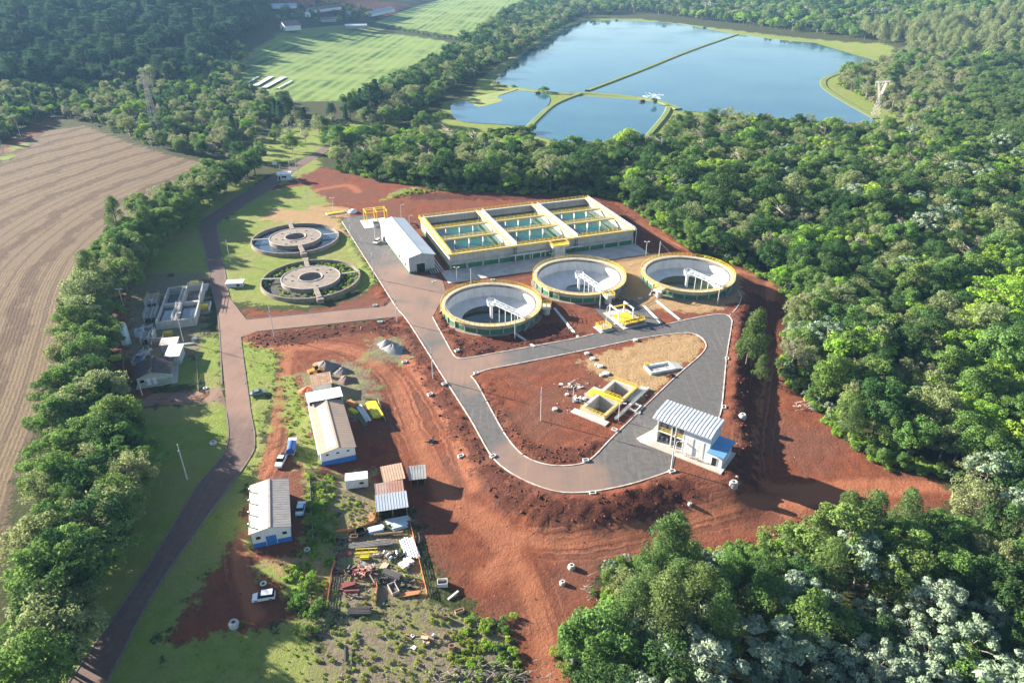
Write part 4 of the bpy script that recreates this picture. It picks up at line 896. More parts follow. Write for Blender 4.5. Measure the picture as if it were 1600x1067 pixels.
# ---- rectangular aeration basin, three cells
def aeration_basin():
    O, rz, L, Wd = frame((702,399), (990,360), (652,341), 6.0)
    e = thing('aeration_basin', 'long rectangular concrete basin of three cells with yellow railings and green water', 'basin', O, rz)
    H = 6.0; t = .5
    for nm, a in (('wall', (0, L, 0, t)), ('wall', (0, L, Wd-t, Wd)), ('wall', (0, t, t+.004, Wd-t-.004)), ('wall', (L-t, L, t+.004, Wd-t-.004))):
        box(nm, M_CONCW if a[0] == 0 and a[1] < 1 else M_CONC, e, a[0], a[1], a[2], a[3], -.4, H)  # sunward left wall in paler concrete, its sunlit look put into the colour
    c3 = [L/3, 2*L/3]
    for x in c3: box('partition_wall', M_CONCW, e, x-.35, x+.35, t+.004, Wd-t-.004, -.4, H-.004)
    # painted band and pilasters of the outside
    g = box('painted_band', M_GREEN, e, -.012, L+.012, -.012, 1, -.3, 1.7); box('painted_band', M_GREEN, e, -.015, .3, .3, Wd+.012, -.3, 1.25)
    n = 12
    for i in range(n+1):
        x = .25+(L-.5)*i/n; box('pilaster', M_CONC, e, x-.3, x+.3, -.42, -.013, -.3, 2.9)
    for i in range(1, n):
        x = .25+(L-.5)*i/n
    box('ledge', M_CONC, e, 0, L, -.42, -.014, 2.904, 3.15)
    # top walkways
    for nm, a in (('walkway', (-.75, L+.75, -.35, 1.15)), ('walkway', (-.75, L+.75, Wd-1.15, Wd+.35))): 
        w = box(nm, M_CONCW, e, a[0], a[1], a[2], a[3], H, H+.22); 
    for x0, x1 in ((-.75, 1.15), (L-1.15, L+.75)): box('walkway', M_CONCW, e, x0, x1, 1.154, Wd-1.154, H, H+.22)
    for x in c3: box('walkway', M_CONCW, e, x-1.5, x+1.5, 1.154, Wd-1.154, H, H+.22)
    for y in (-.40, Wd+.351): box('yellow_edge', M_YEL, e, -.75, L+.75, y, y+.05, H-.18, H+.34)
    for x in (-.80, L+.751): box('yellow_edge', M_YEL, e, x, x+.05, -.35, Wd+.35, H-.18, H+.34)
    z = H+.22
    railing([(-.7, -.3, z), (L+.7, -.3, z)], M_YEL, e); railing([(-.7, Wd+.3, z), (L+.7, Wd+.3, z)], M_YEL, e)
    railing([(-.7, -.3, z), (-.7, Wd+.3, z)], M_YEL, e); railing([(L+.7, -.3, z), (L+.7, Wd+.3, z)], M_WHITE, e)
    railing([(1.1, 1.2, z), (1.1, Wd-1.2, z)], M_YEL, e, t=.09); railing([(L-1.1, 1.2, z), (L-1.1, Wd-1.2, z)], M_YEL, e, t=.09)
    for x in c3:
        railing([(x-1.4, 1.2, z), (x-1.4, Wd-1.2, z)], M_YEL, e, t=.09); railing([(x+1.4, 1.2, z), (x+1.4, Wd-1.2, z)], M_WHITE, e)
    cells = [(1.15, c3[0]-1.5), (c3[0]+1.5, c3[1]-1.5), (c3[1]+1.5, L-1.15)]
    for ci, (x0, x1) in enumerate(cells):
        railing([(x0, 1.1, z), (x1, 1.1, z)], M_YEL, e, t=.09)
        for y in (Wd*.36, Wd*.66):
            w = box('cross_walkway', M_CONC, e, x0+.004, x1-.004, y-.9, y+.9, H-.35, H+.15)
            box('yellow_edge', M_YEL, w, x0+.01, x1-.01, y-.94, y-.902, H-.05, H+.20)
            railing([(x0, y-.8, H+.15), (x1, y-.8, H+.15)], M_YEL, w); railing([(x0, y+.8, H+.15), (x1, y+.8, H+.15)], M_YEL, w, t=.09)
            for q in range(1, 4):
                x = x0+(x1-x0)*q/4; box('column', M_CONCW, e, x-.22, x+.22, y-.5, y+.5, -.3, H-.354)
        a0, a1 = (t, c3[0]-.35) if ci == 0 else ((c3[0]+.35, c3[1]-.35) if ci == 1 else (c3[1]+.35, L-t))
        box('water', M_WGREEN, e, a0-.02, a1+.02, t-.02, Wd-t+.02, 1.9, 3.1)
        for q in range(3):                                       # mixer rails and ladders at the sunny end of a cell
            y = Wd*(.2+.3*q); b = MB(); b.tube((x1-1.5, y, 1.6), (x1-1.5, y, H+1.2), .07); b.tube((x1-2.6, y, 1.6), (x1-1.5, y, H-.5), .06); b.bar((x1-2.2, y, H+1.1), (x1-.6, y, H+1.1), .1); b.build('mixer_mast', M_STEEL, e)
    # outlet chamber in front of the middle cell
    xo = L*.56; c = box('outlet_chamber', M_CONCW, e, xo-2.2, xo+2.2, -4.2, -.43, -.3, H-1.1)
    box('chamber_top', M_CONCW, c, xo-3.6, xo+3.6, -5.0, -.42, H-1.1, H-.3); box('chamber_floor', M_YEL, c, xo-3.2, xo+3.2, -4.7, -.6, H-.298, H-.25)
    railing([(xo-3.5, -.5, H-.3), (xo-3.5, -4.9, H-.3), (xo+3.5, -4.9, H-.3), (xo+3.5, -.5, H-.3)], M_YEL, c)
    for xp in (L/3, 2*L/3):
        b = MB(); b.tube((xp-.35, -.9, .2), (xp-.35, -.9, H-.2), .22, n=8); b.tube((xp+.45, -.9, .2), (xp+.45, -.9, H-.2), .22, n=8); b.build('down_pipe', M_CONCD, e)
    b = MB(); b.tube((L/3-2, -1.7, 3.0), (xo-3.6, -1.7, 3.0), .22); b.tube((xo+3.6, -1.7, 3.0), (2*L/3+2.5, -1.7, 3.0), .22)
    for i in range(7):
        x = L/3+i*3.6
        if abs(x-xo) > 4: b.bar((x, -1.7, -.2), (x, -1.7, 2.9), .25)
    b.build('feed_pipe', M_OFFW, e)
    b = MB(); b.tube((L+.9, -.8, -.2), (L+.9, -.8, H+1.1), .12); b.build('drain_pipe', M_WHITE, e)
    s = MB().box(-4, L+1, -12.5, -.45, -.2, .10).build('concrete_apron', M_SLAB, None, O, rz); tag(s, 'pale concrete apron in front of the rectangular basin', kind='structure')
    # pipes between the basin and the workshop
    for i in range(6):
        b = MB(); x = -3.0-i*.95; b.tube((x, -2.0, .35), (x, Wd*.55, .35), .26, n=8); o = b.build('long_pipe', M_STEEL, None, O, rz)
        tag(o, '%s of six grey pipes laid side by side along the basin wall' % ('innermost', 'second', 'third', 'fourth', 'fifth', 'outermost')[i], 'pipe', 'grey pipes beside the basin')
aeration_basin()

M_INNER = mat('clean_concrete', (.74,.72,.68), .8, var=.15, scale=.25, streak=.3)
# ---- round clarifiers
def clarifier(c, label, wall_lab, bridge_px, box_px, water_r, algae):
    e = thing('clarifier_tank', label, 'tank', (c.x, c.y, 0)); H = 3.1; R0 = 16.0
    MB().lathe([(R0+.3, -5.2), (R0+.3, H), (R0-.15, H)], 72).build('wall', M_CONC, e)
    MB().lathe([(R0-.15, H+.01), (R0-.15, -1.5)], 72).build('inner_wall', M_INNER, e)
    MB().lathe([(R0+.29, .16), (R0+1.9, .10), (R0+1.9, -.5)], 72).build('foot_apron', M_CONCO, e)
    MB().lathe([(R0-.15, -1.4), (14.6, -1.7), (9, -2.7), (2.2, -4.2), (.01, -4.3)], 72).build('floor', M_INNER, e, smooth=True)
    MB().lathe([(R0+.315, -.45), (R0+.315, 1.65)], 72).build('painted_band', M_GREEN, e)
    MB().lathe([(R0+.31, H-.5), (R0+1.35, H+.02), (R0+1.35, H+.26), (R0-.5, H+.26), (R0-.5, H+.02), (R0-.14, H-.4)], 72).build('ring_walkway', mat('walkway_beige', (.52,.46,.33), .8, var=.25, scale=.6, col2=(.42,.35,.22)), e)
    MB().lathe([(R0+1.36, H+.06), (R0+1.40, H+.06), (R0+1.40, H+.34), (R0+1.36, H+.34)], 72).build('yellow_edge', M_YEL, e)
    MB().lathe([(R0-.52, H+.2), (R0-.95, H+.2), (R0-.95, H-.5), (R0-.90, H-.5), (R0-.90, H+.05), (R0-.52, H+.05)], 72).build('overflow_channel', M_CONCD, e)
    b = MB(); n = 64; z = H+.26
    for i in range(n):
        a0, a1 = 6.2832*i/n, 6.2832*(i+1)/n; p, q = Vector((math.cos(a0)*(R0+1.28), math.sin(a0)*(R0+1.28), z)), Vector((math.cos(a1)*(R0+1.28), math.sin(a1)*(R0+1.28), z))
        b.bar(p, p+Vector((0, 0, 1.1)), .09)
        for r in (1.1, .6): b.bar(p+Vector((0, 0, r)), q+Vector((0, 0, r)), .075)
    b.build('railing', M_YEL, e)
    for i in range(24):
        a = 6.2832*i/24; o = MB().box(R0+.316, R0+.75, -.14, .14, -.4, H-.42).build('rib', M_CONC, e) if i == 0 else inst('rib', rib, e)
        if i == 0: rib = o.data
        o.rotation_euler.z = a
    MB().lathe([(water_r+1.5, -2.45), (.01, -2.45)], 48).build('water', algae, e)
    # scraper bridge, centre column
    bp = P(*bridge_px, H); ang = math.atan2(bp.y-c.y, bp.x-c.x)
    col = MB().tube((0, 0, -4.3), (0, 0, H-.3), .5, n=16).build('centre_column', M_WHITE, e)
    hub = MB().tube((0, 0, H-.6), (0, 0, H+.1), 1.35, n=12).build('hub_platform', M_WHITE, e)
    railing([(1.6*math.cos(k), 1.6*math.sin(k), H+.3) for k in [i*.785 for i in range(8)]], M_WHITE, hub, closed=True, step=1.3, t=.08)
    br = bpy.data.objects.new('scraper_bridge', None); COL.objects.link(br); br.parent = e; br.rotation_euler.z = ang
    box('deck', M_STEEL, br, 1.5, R0+.9, -.55, .55, H+.55, H+.68)
    for y in (-.6, .6):
        b = MB(); z0, z1 = H+.5, H+1.75
        for zz in (z0, z1): b.bar((1.4, y, zz), (R0+.9, y, zz), .10)
        k = 11
        for i in range(k):
            x0, x1 = 1.4+(R0-.5)*i/k, 1.4+(R0-.5)*(i+1)/k; b.bar((x0, y, z0), (x1, y, z1) if i % 2 else (x0, y, z1), .07); b.bar((x0, y, z1 if i % 2 else z0), (x1, y, z0 if i % 2 else z1), .06)
        b.build('truss', M_WHITE, br)
    b = MB()
    for i in range(4): b.bar((4+3*i, 0, H+.5), (4+3*i, 0, -3.2+(.35*i)), .12)
    b.bar((3, 0, -3.0), (14, 0, -1.6), .14); b.build('scraper_arm', M_WHITE, br)
    # outlet box on the rim
    q = P(*box_px, H); a = math.atan2(q.y-c.y, q.x-c.x); bx = bpy.data.objects.new('outlet_box', None); COL.objects.link(bx); bx.parent = e; bx.rotation_euler.z = a
    MB().tube((R0+3.0, 0, -.4), (R0+3.0, 0, H-.6), 1.25, n=16).build('shaft', M_CONC, bx); box('top_slab', M_CONCW, bx, R0+1.43, R0+4.6, -1.7, 1.7, H-.6, H+.2)
    railing([(R0+1.5, -1.6, H+.2), (R0+4.5, -1.6, H+.2), (R0+4.5, 1.6, H+.2), (R0+1.5, 1.6, H+.2)], M_YEL, bx, step=1.5)
    # stair up the outside
    st = bpy.data.objects.new('stair', None); COL.objects.link(st); st.parent = e; st.rotation_euler.z = -.62
    b = MB()
    for s in (-.45, .45): b.bar((R0+1.45, s, H+.2), (R0+1.45+.01, s-5.2, .0), .12, .25)
    for i in range(10): b.box(R0+1.0, R0+1.9, -5.2+i*.5, -4.95+i*.5, .25+i*.3, .3+i*.3)
    b.build('flight', M_STEEL, st)
clarifier(CLAR[0][0], 'round clarifier tank nearest the road junction with dark pool inside', '', (818,498), (862,478), 8.6, M_WDARK)
clarifier(CLAR[1][0], 'round clarifier tank in the middle with nearly dry white floor', '', (938,455), (952,462), 3.2, gw('shallow_water', (.10,.11,.10)))
clarifier(CLAR[2][0], 'round clarifier tank nearest the wood with green pool inside', '', (1118,446), (1030,452), 10.0, gw('algae_water', (.035,.055,.020)))

# ---- the two old round tanks on the lawn
def old_tank(cx, cy, R0, label, wet, spokes):
    z = 1.6; c = P(cx, cy, z); e = thing('round_tank', label, 'tank', (c.x, c.y, 0))
    MB().lathe([(R0, -.4), (R0, z), (R0-.55, z), (R0-.55, -.3)], 72).build('wall', M_CONCO, e)
    MB().lathe([(R0-.54, .22), (10.0, .22)], 64).build('water' if wet else 'sludge_bed', M_WBLUE if wet else mat('sludge', (.085,.080,.062), .9, var=.4, scale=.4), e)
    MB().lathe([(10.9, -.3), (10.9, z+.25), (4.2, z+.30), (4.2, .5), (.01, .5)], 64).build('centre_platform', M_CONCO, e)
    MB().lathe([(10.92, z+.26), (10.92, z+.42), (10.6, z+.42), (10.6, z+.26)], 64).build('platform_rim', M_CONC, e)
    MB().lathe([(4.5, z+.31), (4.5, z+.5), (4.15, z+.5), (4.15, z+.31)], 40).build('well_rim', M_CONC, e)
    for (px, py, wide) in spokes:
        q = P(px, py, z); a = math.atan2(q.y-c.y, q.x-c.x); w = .85 if wide else .28
        o = MB().box(10.3, R0+(.6 if wide else 0), -w, w, z-.25, z+(.34 if wide else .12)).build('bridge_slab' if wide else 'brace_beam', M_CONCO if wide else M_CONC, e); o.rotation_euler.z = a
        if wide:
            o = MB().box(R0+.62, R0+2.4, -1.2, 1.2, -.3, z+.1).build('end_box', M_CONCO, e); o.rotation_euler.z = a
    rs = random.Random(int(cx))
    for i in range(9):
        a = rs.uniform(0, 6.28); r = rs.uniform(5.5, 10); b = MB(); b.box(-.3, .3, -.22, .22, 0, .25); b.build('hatch', M_CONCD, e, (r*math.cos(a), r*math.sin(a), z+.27), a)
    for i in range(2):
        a = rs.uniform(0, 6.28); b = MB(); b.tube((0, 0, 0), (0, 0, .9), .08); b.tube((-.2, 0, .8), (.2, 0, .8), .05); b.build('valve', M_DARK, e, (4.9*math.cos(a), 4.9*math.sin(a), z+.3))
    return e, c
OT1 = old_tank(461.5, 371, 18.3, 'old round concrete tank with bluish water, the farther of two on the lawn', True, [(452,346,1), (474,395,1), (392,375,0), (531,364,0)])
OT2 = old_tank(485.5, 434, 18.3, 'old round concrete tank overgrown with weeds, the nearer of two on the lawn', False, [(477,404,1), (498,462,1), (411,436,0), (561,424,0)])

# ---- workshop hall with grey white metal roof
def gable(name, label, cat, O, rz, L, Wd, he, hr, roofm, wallm, over=.5, ridge=.5, rib=1.0, front=None, base=None, hl=None):
    """building whose gable (width L along x) faces -y, depth Wd along y; parts: four walls, two roof slopes with ribs"""
    e = thing(name, label, cat, O, rz); xr = L*ridge; t = .2; f = front or wallm
    MB().add([(0, 0, -.3), (L, 0, -.3), (L, 0, he), (xr, 0, hr), (0, 0, he), (0, t, -.3), (L, t, -.3), (L, t, he), (xr, t, hr), (0, t, he)], [(0,1,2,3,4), (9,8,7,6,5), (0,5,6,1), (1,6,7,2), (0,4,9,5)]).build('wall', f, e)
    MB().add([(0, Wd-t, -.3), (L, Wd-t, -.3), (L, Wd-t, he), (xr, Wd-t, hr), (0, Wd-t, he), (0, Wd, -.3), (L, Wd, -.3), (L, Wd, he), (xr, Wd, hr), (0, Wd, he)], [(0,1,2,3,4), (9,8,7,6,5), (0,5,6,1), (1,6,7,2), (0,4,9,5)]).build('wall', wallm, e)
    box('wall', wallm, e, 0, t, t+.003, Wd-t-.003, -.3, he); box('wall', wallm, e, L-t, L, t+.003, Wd-t-.003, -.3, he)
    for sgn in (0, 1):
        xa = -over if sgn == 0 else L+over; za = he-(hr-he)/(xr if sgn == 0 else L-xr)*over
        b = MB(); y0, y1 = -over, Wd+over
        b.add([(xa, y0, za+.03), (xr, y0, hr+.03), (xr, y1, hr+.03), (xa, y1, za+.03), (xa, y0, za+.12), (xr, y0, hr+.12), (xr, y1, hr+.12), (xa, y1, za+.12)], [(0,1,2,3),(7,6,5,4),(0,4,5,1),(1,5,6,2),(2,6,7,3),(3,7,4,0)])
        k = int((y1-y0)/rib)
        for i in range(k+1): y = y0+.05+(y1-y0-.1)*i/k; b.bar((xa, y, za+.13), (xr, y, hr+.13), .10, .04)
        b.build('roof', roofm[sgn] if isinstance(roofm, (list, tuple)) else roofm, e)
    MB().bar((xr, -over, hr+.15), (xr, Wd+over, hr+.15), .5, .10).build('ridge_cap', roofm[1] if isinstance(roofm, (list, tuple)) else roofm, e)
    if base: 
        m, h = base; b = MB(); b.box(-.012, L+.012, -.012, Wd+.012, -.3, h); b.build('painted_band', m, e)
    return e
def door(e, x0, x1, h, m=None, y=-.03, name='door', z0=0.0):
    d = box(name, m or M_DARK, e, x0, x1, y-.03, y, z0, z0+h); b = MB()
    for a, c in ((x0-.1, x0), (x1, x1+.1)): b.box(a, c, y-.05, y+.01, z0, z0+h+.1)
    b.box(x0, x1, y-.05, y+.01, z0+h, z0+h+.1); b.build('frame', M_OFFW, d); return d
def workshop():
    O, rz, L, Wd = frame((640,428), (676.5,425), (640,428)); A = P(595.4,344,6.8); u = Vector((math.cos(rz), math.sin(rz), 0)); v = Vector((-u.y, u.x, 0))
    F = P(639.3,400,6.8); vv = (A-F); Wd = vv.length; rz = math.atan2(vv.y, vv.x)-math.pi/2
    e = gable('workshop', 'long white workshop hall with grey metal roof beside the rectangular basin', 'building', O, rz, L+1.2, Wd, 6.6, 7.8, M_ROOFW, M_OFFW, .6, .5, 1.2, M_GREY, (M_GREEN, .8))
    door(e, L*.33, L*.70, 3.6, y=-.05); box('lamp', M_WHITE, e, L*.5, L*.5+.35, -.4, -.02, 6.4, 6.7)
    for y in (4, 13): box('window', M_GLASS, e, -.06, -.02, y, y+2.0, 1.2, 2.9)
    for y in (8, 18, 28, 38):
        if y < Wd: box('downpipe', M_GREY, e, -.12, -.014, y, y+.16, 0, 6.4)
    return O, rz
WSO, WSR = workshop()
# ================================================================ OTHER BUILDINGS
def pump_house():
    O = P(1024,690); A = P(1105.7,722); u = A-O; L = u.length; rz = math.atan2(u.y, u.x); H = 7.7
    Wd = 6.6
    e = thing('pump_house', 'tall white pump house with ribbed pale roof and open two storey bay', 'building', O, rz)
    box('floor_slab', M_SLAB, e, -2.8, L+4.4, -2.6, Wd+.6, -.3, .22)
    ramp = MB(); ramp.add([(-2.8, -2.6, .1), (-2.8, Wd*.7, .1), (-4.6, -1.6, .05), (-2.8, -2.6, -.3), (-2.8, Wd*.7, -.3), (-4.6, -1.6, -.3)], [(0,1,2),(0,2,5,3),(2,1,4,5)]); ramp.build('ramp', M_SLAB, e)
    z0 = .22
    box('wall', M_OFFW, e, 0, .25, 0, Wd, z0, H); box('wall', M_OFFW, e, .25, L, Wd-.25, Wd, z0, H-.004); box('wall', M_OFFW, e, L-.25, L, 0, Wd-.254, z0, H-.002)
    xm = L*.52
    box('wall', mat('pale_blue_wall', (.60,.66,.74), .7, var=.12), e, xm, L-.254, 0, .25, z0, H-.1); box('wall', M_OFFW, e, xm, xm+.25, .254, Wd-.254, z0, H-.1)
    box('upper_floor', M_OFFW, e, .254, xm-.004, .0, Wd-.254, 3.5, 3.85)
    for x in (.0, xm*.52, xm-.3): box('column', M_OFFW, e, x+.005 if x else -.02, x+.32, -.03, .3, z0, H-.15)
    railing([(.3, .1, 3.85), (xm*.5, .1, 3.85)], M_YEL, e, step=1.0, t=.09); railing([(xm*.56, .1, 3.85), (xm-.1, .1, 3.85)], M_YEL, e, step=1.0, t=.09)
    for x0, x1 in ((xm+.9, xm+2.5), (xm+3.6, xm+5.2)):
        d = box('door', M_OFFW, e, x0, x1, -.08, -.01, z0, 5.0); box('frame', M_WHITE, d, x0-.12, x1+.12, -.05, -.012, z0, 5.15)
    for i, x in enumerate((1.0, 2.4, 3.8)):
        b = MB(); b.tube((x, 1.5, z0), (x, 1.5, 1.4), .35, n=10); b.tube((x, 1.5, 1.0), (x+1.0, 2.6, 1.0), .2); b.box(x-.5, x+.5, 1.1, 2.0, z0, .5); b.build('pump', M_STEEL, e)
    b = MB()
    for i in range(3): b.box(.8+i*1.7, 2.0+i*1.7, 1.2, 3.0, 3.86, 5.4)
    b.build('control_cabinet', M_GREY, e)
    # roof panels: shallow at the back, falling at the front
    n = 17; x0, x1 = -1.1, L+.5; w = (x1-x0)/n
    prof = [(-1.1, H-.2), (1.6, H+.6), (Wd+.5, H+.8)]
    b = MB(); pw = w*.86; th = .22
    for (ya, za), (yb, zb) in zip(prof[:-1], prof[1:]):
        b.add([(0, ya, za), (pw, ya, za), (pw, yb, zb), (0, yb, zb), (w*.15, ya, za+th), (pw-w*.15, ya, za+th), (pw-w*.15, yb, zb+th), (w*.15, yb, zb+th)], [(0,1,2,3),(7,6,5,4),(0,4,5,1),(1,5,6,2),(2,6,7,3),(3,7,4,0)])
    o = b.build('roof_panel', M_ROOFW, e, (x0, 0, 0)); 
    for i in range(1, n): inst('roof_panel', o.data, e, (x0+i*w, 0, 0))
    b = MB(); b.add([(x0, p[0], p[1]-.02) for p in prof]+[(x1, p[0], p[1]-.02) for p in prof]+[(x0, p[0], p[1]-.1) for p in prof]+[(x1, p[0], p[1]-.1) for p in prof], [(0,1,4,3),(1,2,5,4),(6,9,10,7),(7,10,11,8),(0,3,9,6),(2,8,11,5),(0,6,7,1),(1,7,8,2),(3,4,10,9),(4,5,11,10)]); b.build('roof_deck', M_ROOFW, e)
    # annex
    ax0, ax1 = L+.003, L+3.6; y0, y1 = -.6, 5.6; ha = 3.7
    an = box('annex', M_WHITE, e, ax0, ax1, y0, y1, -.3, ha)
    MB().add([(ax0-.2, y0-.9, ha+.05), (ax1+.5, y0-.9, ha+.05), (ax1+.5, y1+.4, ha+.5), (ax0-.2, y1+.4, ha+.5), (ax0-.2, y0-.9, ha+.3), (ax1+.5, y0-.9, ha+.3), (ax1+.5, y1+.4, ha+.75), (ax0-.2, y1+.4, ha+.75)], [(0,3,2,1),(4,5,6,7),(0,1,5,4),(1,2,6,5),(2,3,7,6),(3,0,4,7)]).build('annex_roof', M_ROOFB, an)
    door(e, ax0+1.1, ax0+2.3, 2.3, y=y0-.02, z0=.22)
    # rails waiting on the slab
    for i in range(7):
        b = MB(); x = xm+1.2+i*.75; a = random.Random(i).uniform(-.3, .3)
        b.bar((-.4, 0, .1), (.3, .2, .1), .08); b.bar((-.4, 0, .1), (-.4, 0, 1.1), .08); b.bar((.3, .2, .1), (.3, .2, 1.1), .08); b.bar((-.4, 0, 1.1), (.3, .2, 1.1), .08); b.bar((-.4, 0, .6), (.3, .2, .6), .07)
        M4 = Matrix.Rotation(rz, 3, 'Z'); q = O+M4 @ Vector((x, -1.3-.1*(i % 2), 0)); o = b.build('railing_section', M_WOOD if i % 2 else M_OFFW, None, (q.x, q.y, .22), rz+a)
        tag(o, 'loose railing section leaning on the pump house slab, %s from the open bay' % ('first', 'second', 'third', 'fourth', 'fifth', 'sixth', 'seventh')[i], 'railing', 'loose railing sections at the pump house')
pump_house()

# ---- twin pit with yellow railings
def twin_pit():
    O = PITF; u = (PITR-PITF); L = u.length; rz = math.atan2(u.y, u.x); Wd = (PITL-PITF).length; H = .9
    e = thing('twin_pit', 'twin square concrete pit with yellow railings inside the loop road', 'pit', (O.x, O.y, 0), rz)
    t = 1.0; xm = L*.52
    for a in ((0, L, 0, t), (0, L, Wd-t, Wd), (0, t, t+.004, Wd-t-.004), (L-t, L, t+.004, Wd-t-.004), (xm-.9, xm+.9, t+.004, Wd-t-.004)):
        box('wall', M_CONC, e, a[0], a[1], a[2], a[3], -4.8, H)
    box('pit_floor', M_CONCD, e, t-.02, L-t+.02, t-.02, Wd-t+.02, -4.9, -4.4)
    box('yellow_edge', M_YEL, e, -.02, L+.02, -.05, .0-.004, H-.2, H+.15); box('cover_plate', M_YEL, e, xm-.85, xm+.85, t, Wd+2.2, H+.003, H+.1)
    box('valve_chamber', M_CONC, e, xm-3.0, xm+2.0, Wd+.004, Wd+2.6, -.3, H-.02); box('cover_plate', M_YEL, e, xm-2.8, xm-1.0, Wd+.2, Wd+2.2, H-.015, H+.07)
    z = H
    railing([(.15, .15, z), (xm-.7, .15, z)], M_YEL, e, step=1.3); railing([(xm+.7, .15, z), (L-.15, .15, z)], M_YEL, e, step=1.3)
    railing([(.15, .15, z), (.15, Wd-.2, z)], M_YEL, e, step=1.3); railing([(L-.15, .15, z), (L-.15, Wd-.2, z)], M_YEL, e, step=1.3)
    railing([(xm-.8, .8, H), (xm-.8, Wd-.5, H)], M_YEL, e, step=1.3); railing([(xm+.8, .8, H), (xm+.8, Wd-.5, H)], M_YEL, e, step=1.3)
    box('foundation', M_SLAB, e, -2.2, -.004, -1.6, Wd+1.6, -.4, .25); box('side_trough', M_CONC, e, 2, L+2.5, -2.6, -1.9, -.4, .7); box('side_trough', M_CONC, e, xm+2.5, L+2.5, -1.896, -.06, -.4, .35)
    b = MB()
    for x0 in (xm-1.2,):
        for a in ((x0, x0+.3, -5, -1.9), (x0+3, x0+3.3, -5, -1.9), (x0+.3, x0+3, -5, -4.7)): b.box(*a, -.4, .55)
    b.build('side_chamber', M_CONCW, e)
    return O, rz, L, Wd
TPO, TPR, TPL, TPW = twin_pit()
def white_basin():
    O, rz, L, Wd = frame((1016.9,583), (1056,576), (1008.75,571), .6)
    e = thing('shallow_basin', 'small white walled rectangular basin on the straw covered ground', 'basin', O, rz)
    for a in ((0, L, 0, .5), (0, L, Wd-.5, Wd), (0, .5, .504, Wd-.504), (L-.5, L, .504, Wd-.504)): box('wall', M_WHITE, e, *a, -.3, .75)
    box('floor', M_CONC, e, .4, L-.4, .4, Wd-.4, -.2, .12); b = MB(); b.add([(L+.003, 0, .7), (L+3.0, .4, .05), (L+3.0, Wd*.8, .05), (L+.003, Wd, .7), (L+.003, 0, -.2), (L+3.0, .4, -.2), (L+3, Wd*.8, -.2), (L+.003, Wd, -.2)], [(0,1,2,3),(0,4,5,1),(1,5,6,2),(2,6,7,3)]); b.build('ramp', M_ROOFB if False else M_CONCW, e)
    railing([(.2, Wd-.2, .75), (1.6, Wd-.2, .75)], M_YEL, e, step=.7); box('gate', M_CONCD, e, L*.72, L*.74, .5, Wd*.55, .12, .7)
white_basin()
def portal_station():
    O, rz, L, Wd = frame((976,515), (1011,507), (945,489), 0)
    e = thing('lift_station', 'concrete slab with two white portal frames and a yellow beam', 'lift station', O, rz)
    box('slab', M_SLAB, e, -.3, L, 0, Wd, -.3, .25); h = 4.2
    for x in (.6, L*.72):
        b = MB(); b.bar((x, Wd*.38, .2), (x, Wd*.38, h), .35); b.bar((x, Wd*.80, .2), (x, Wd*.80, h), .35); b.bar((x, Wd*.36, h), (x, Wd*.82, h), .38); b.build('portal_frame', M_WHITE, e)
    MB().bar((.6, Wd*.62, h+.3), (L*.72, Wd*.62, h+.3), .35, .45).build('hoist_beam', M_YEL, e)
    z = .25; b = MB(); x0, x1, y0, y1 = .8, L*.95, .9, 3.2
    for a in ((x0, x1, y0, y0+.3), (x0, x1, y1-.3, y1), (x0, x0+.3, y0+.3, y1-.3), (x1-.3, x1, y0+.3, y1-.3)): b.box(*a, z, z+.9)
    b.build('well', M_CONCD, e); railing([(x0, y0, z+.9), (x1, y0, z+.9), (x1, y1, z+.9), (x0, y1, z+.9)], M_YEL, e, closed=True, step=1.0); box('grating', M_YEL, e, x0+.3, x1-.3, y0+.31, y1-.31, z+.6, z+.75)
    box('cover', M_YEL, e, x0+.4, x1-1, y1+.4, Wd*.75, z, z+.3)
    O, rz, L, Wd = frame((939,521), (960,516), (927,511), 0); e = thing('valve_pit', 'small valve pit with a box of yellow railings beside the loop road', 'valve pit', O, rz)
    box('slab', M_SLAB, e, 0, L, 0, Wd, -.3, .2); box('pit_wall', M_CONC, e, .7, L-.7, .6, Wd-.5, .2, .7); railing([(.7, .6, .7), (L-.7, .6, .7), (L-.7, Wd-.5, .7), (.7, Wd-.5, .7)], M_YEL, e, closed=True, step=.9)
    b = MB(); b.tube((L*.5, Wd*.5, .7), (L*.5, Wd*.5, 1.9), .12); b.tube((L*.5-.4, Wd*.5, 1.8), (L*.5+.4, Wd*.5, 1.8), .1); b.build('valve_stem', M_WHITE, e)
portal_station()
def yellow_gantry():
    O, rz, L, Wd = frame((574,352), (606,348), (568,340), 0)
    e = thing('gantry', 'yellow steel gantry frame over a white intake tank behind the workshop', 'gantry', O, rz); h = 5.6; Wd = 7
    box('slab', M_CONCW, e, -2, L+.5, -4.5, Wd, -.3, .2)
    for x in (0, L*.5, L):
        b = MB()
        for y in (0, Wd-.5): b.bar((x, y, .2), (x, y, h), .32)
        b.bar((x, -.1, h), (x, Wd-.4, h), .32); b.build('portal', M_YEL, e)
    b = MB()
    for y in (0, Wd-.5): b.bar((-.2, y, h+.02), (L+.2, y, h+.02), .3)
    b.bar((-.2, Wd/2, h+.25), (L+.2, Wd/2, h+.25), .28); b.build('runway_beam', M_YEL, e)
    b = MB()
    for a in ((2, L-1, -3.6, -3.2), (2, L-1, -.6, -.2), (2, 2.4, -3.2, -.6), (L-1.4, L-1, -3.2, -.6)): b.box(*a, .2, 1.5)
    b.build('tank_wall', M_CONCW, e); box('tank_water', M_WDARK, e, 2.3, L-1.3, -3.3, -.5, .4, .8)
    railing([(2, -3.5, 1.5), (L-1, -3.5, 1.5)], M_CONCD, e, step=1.2, t=.08)
yellow_gantry()

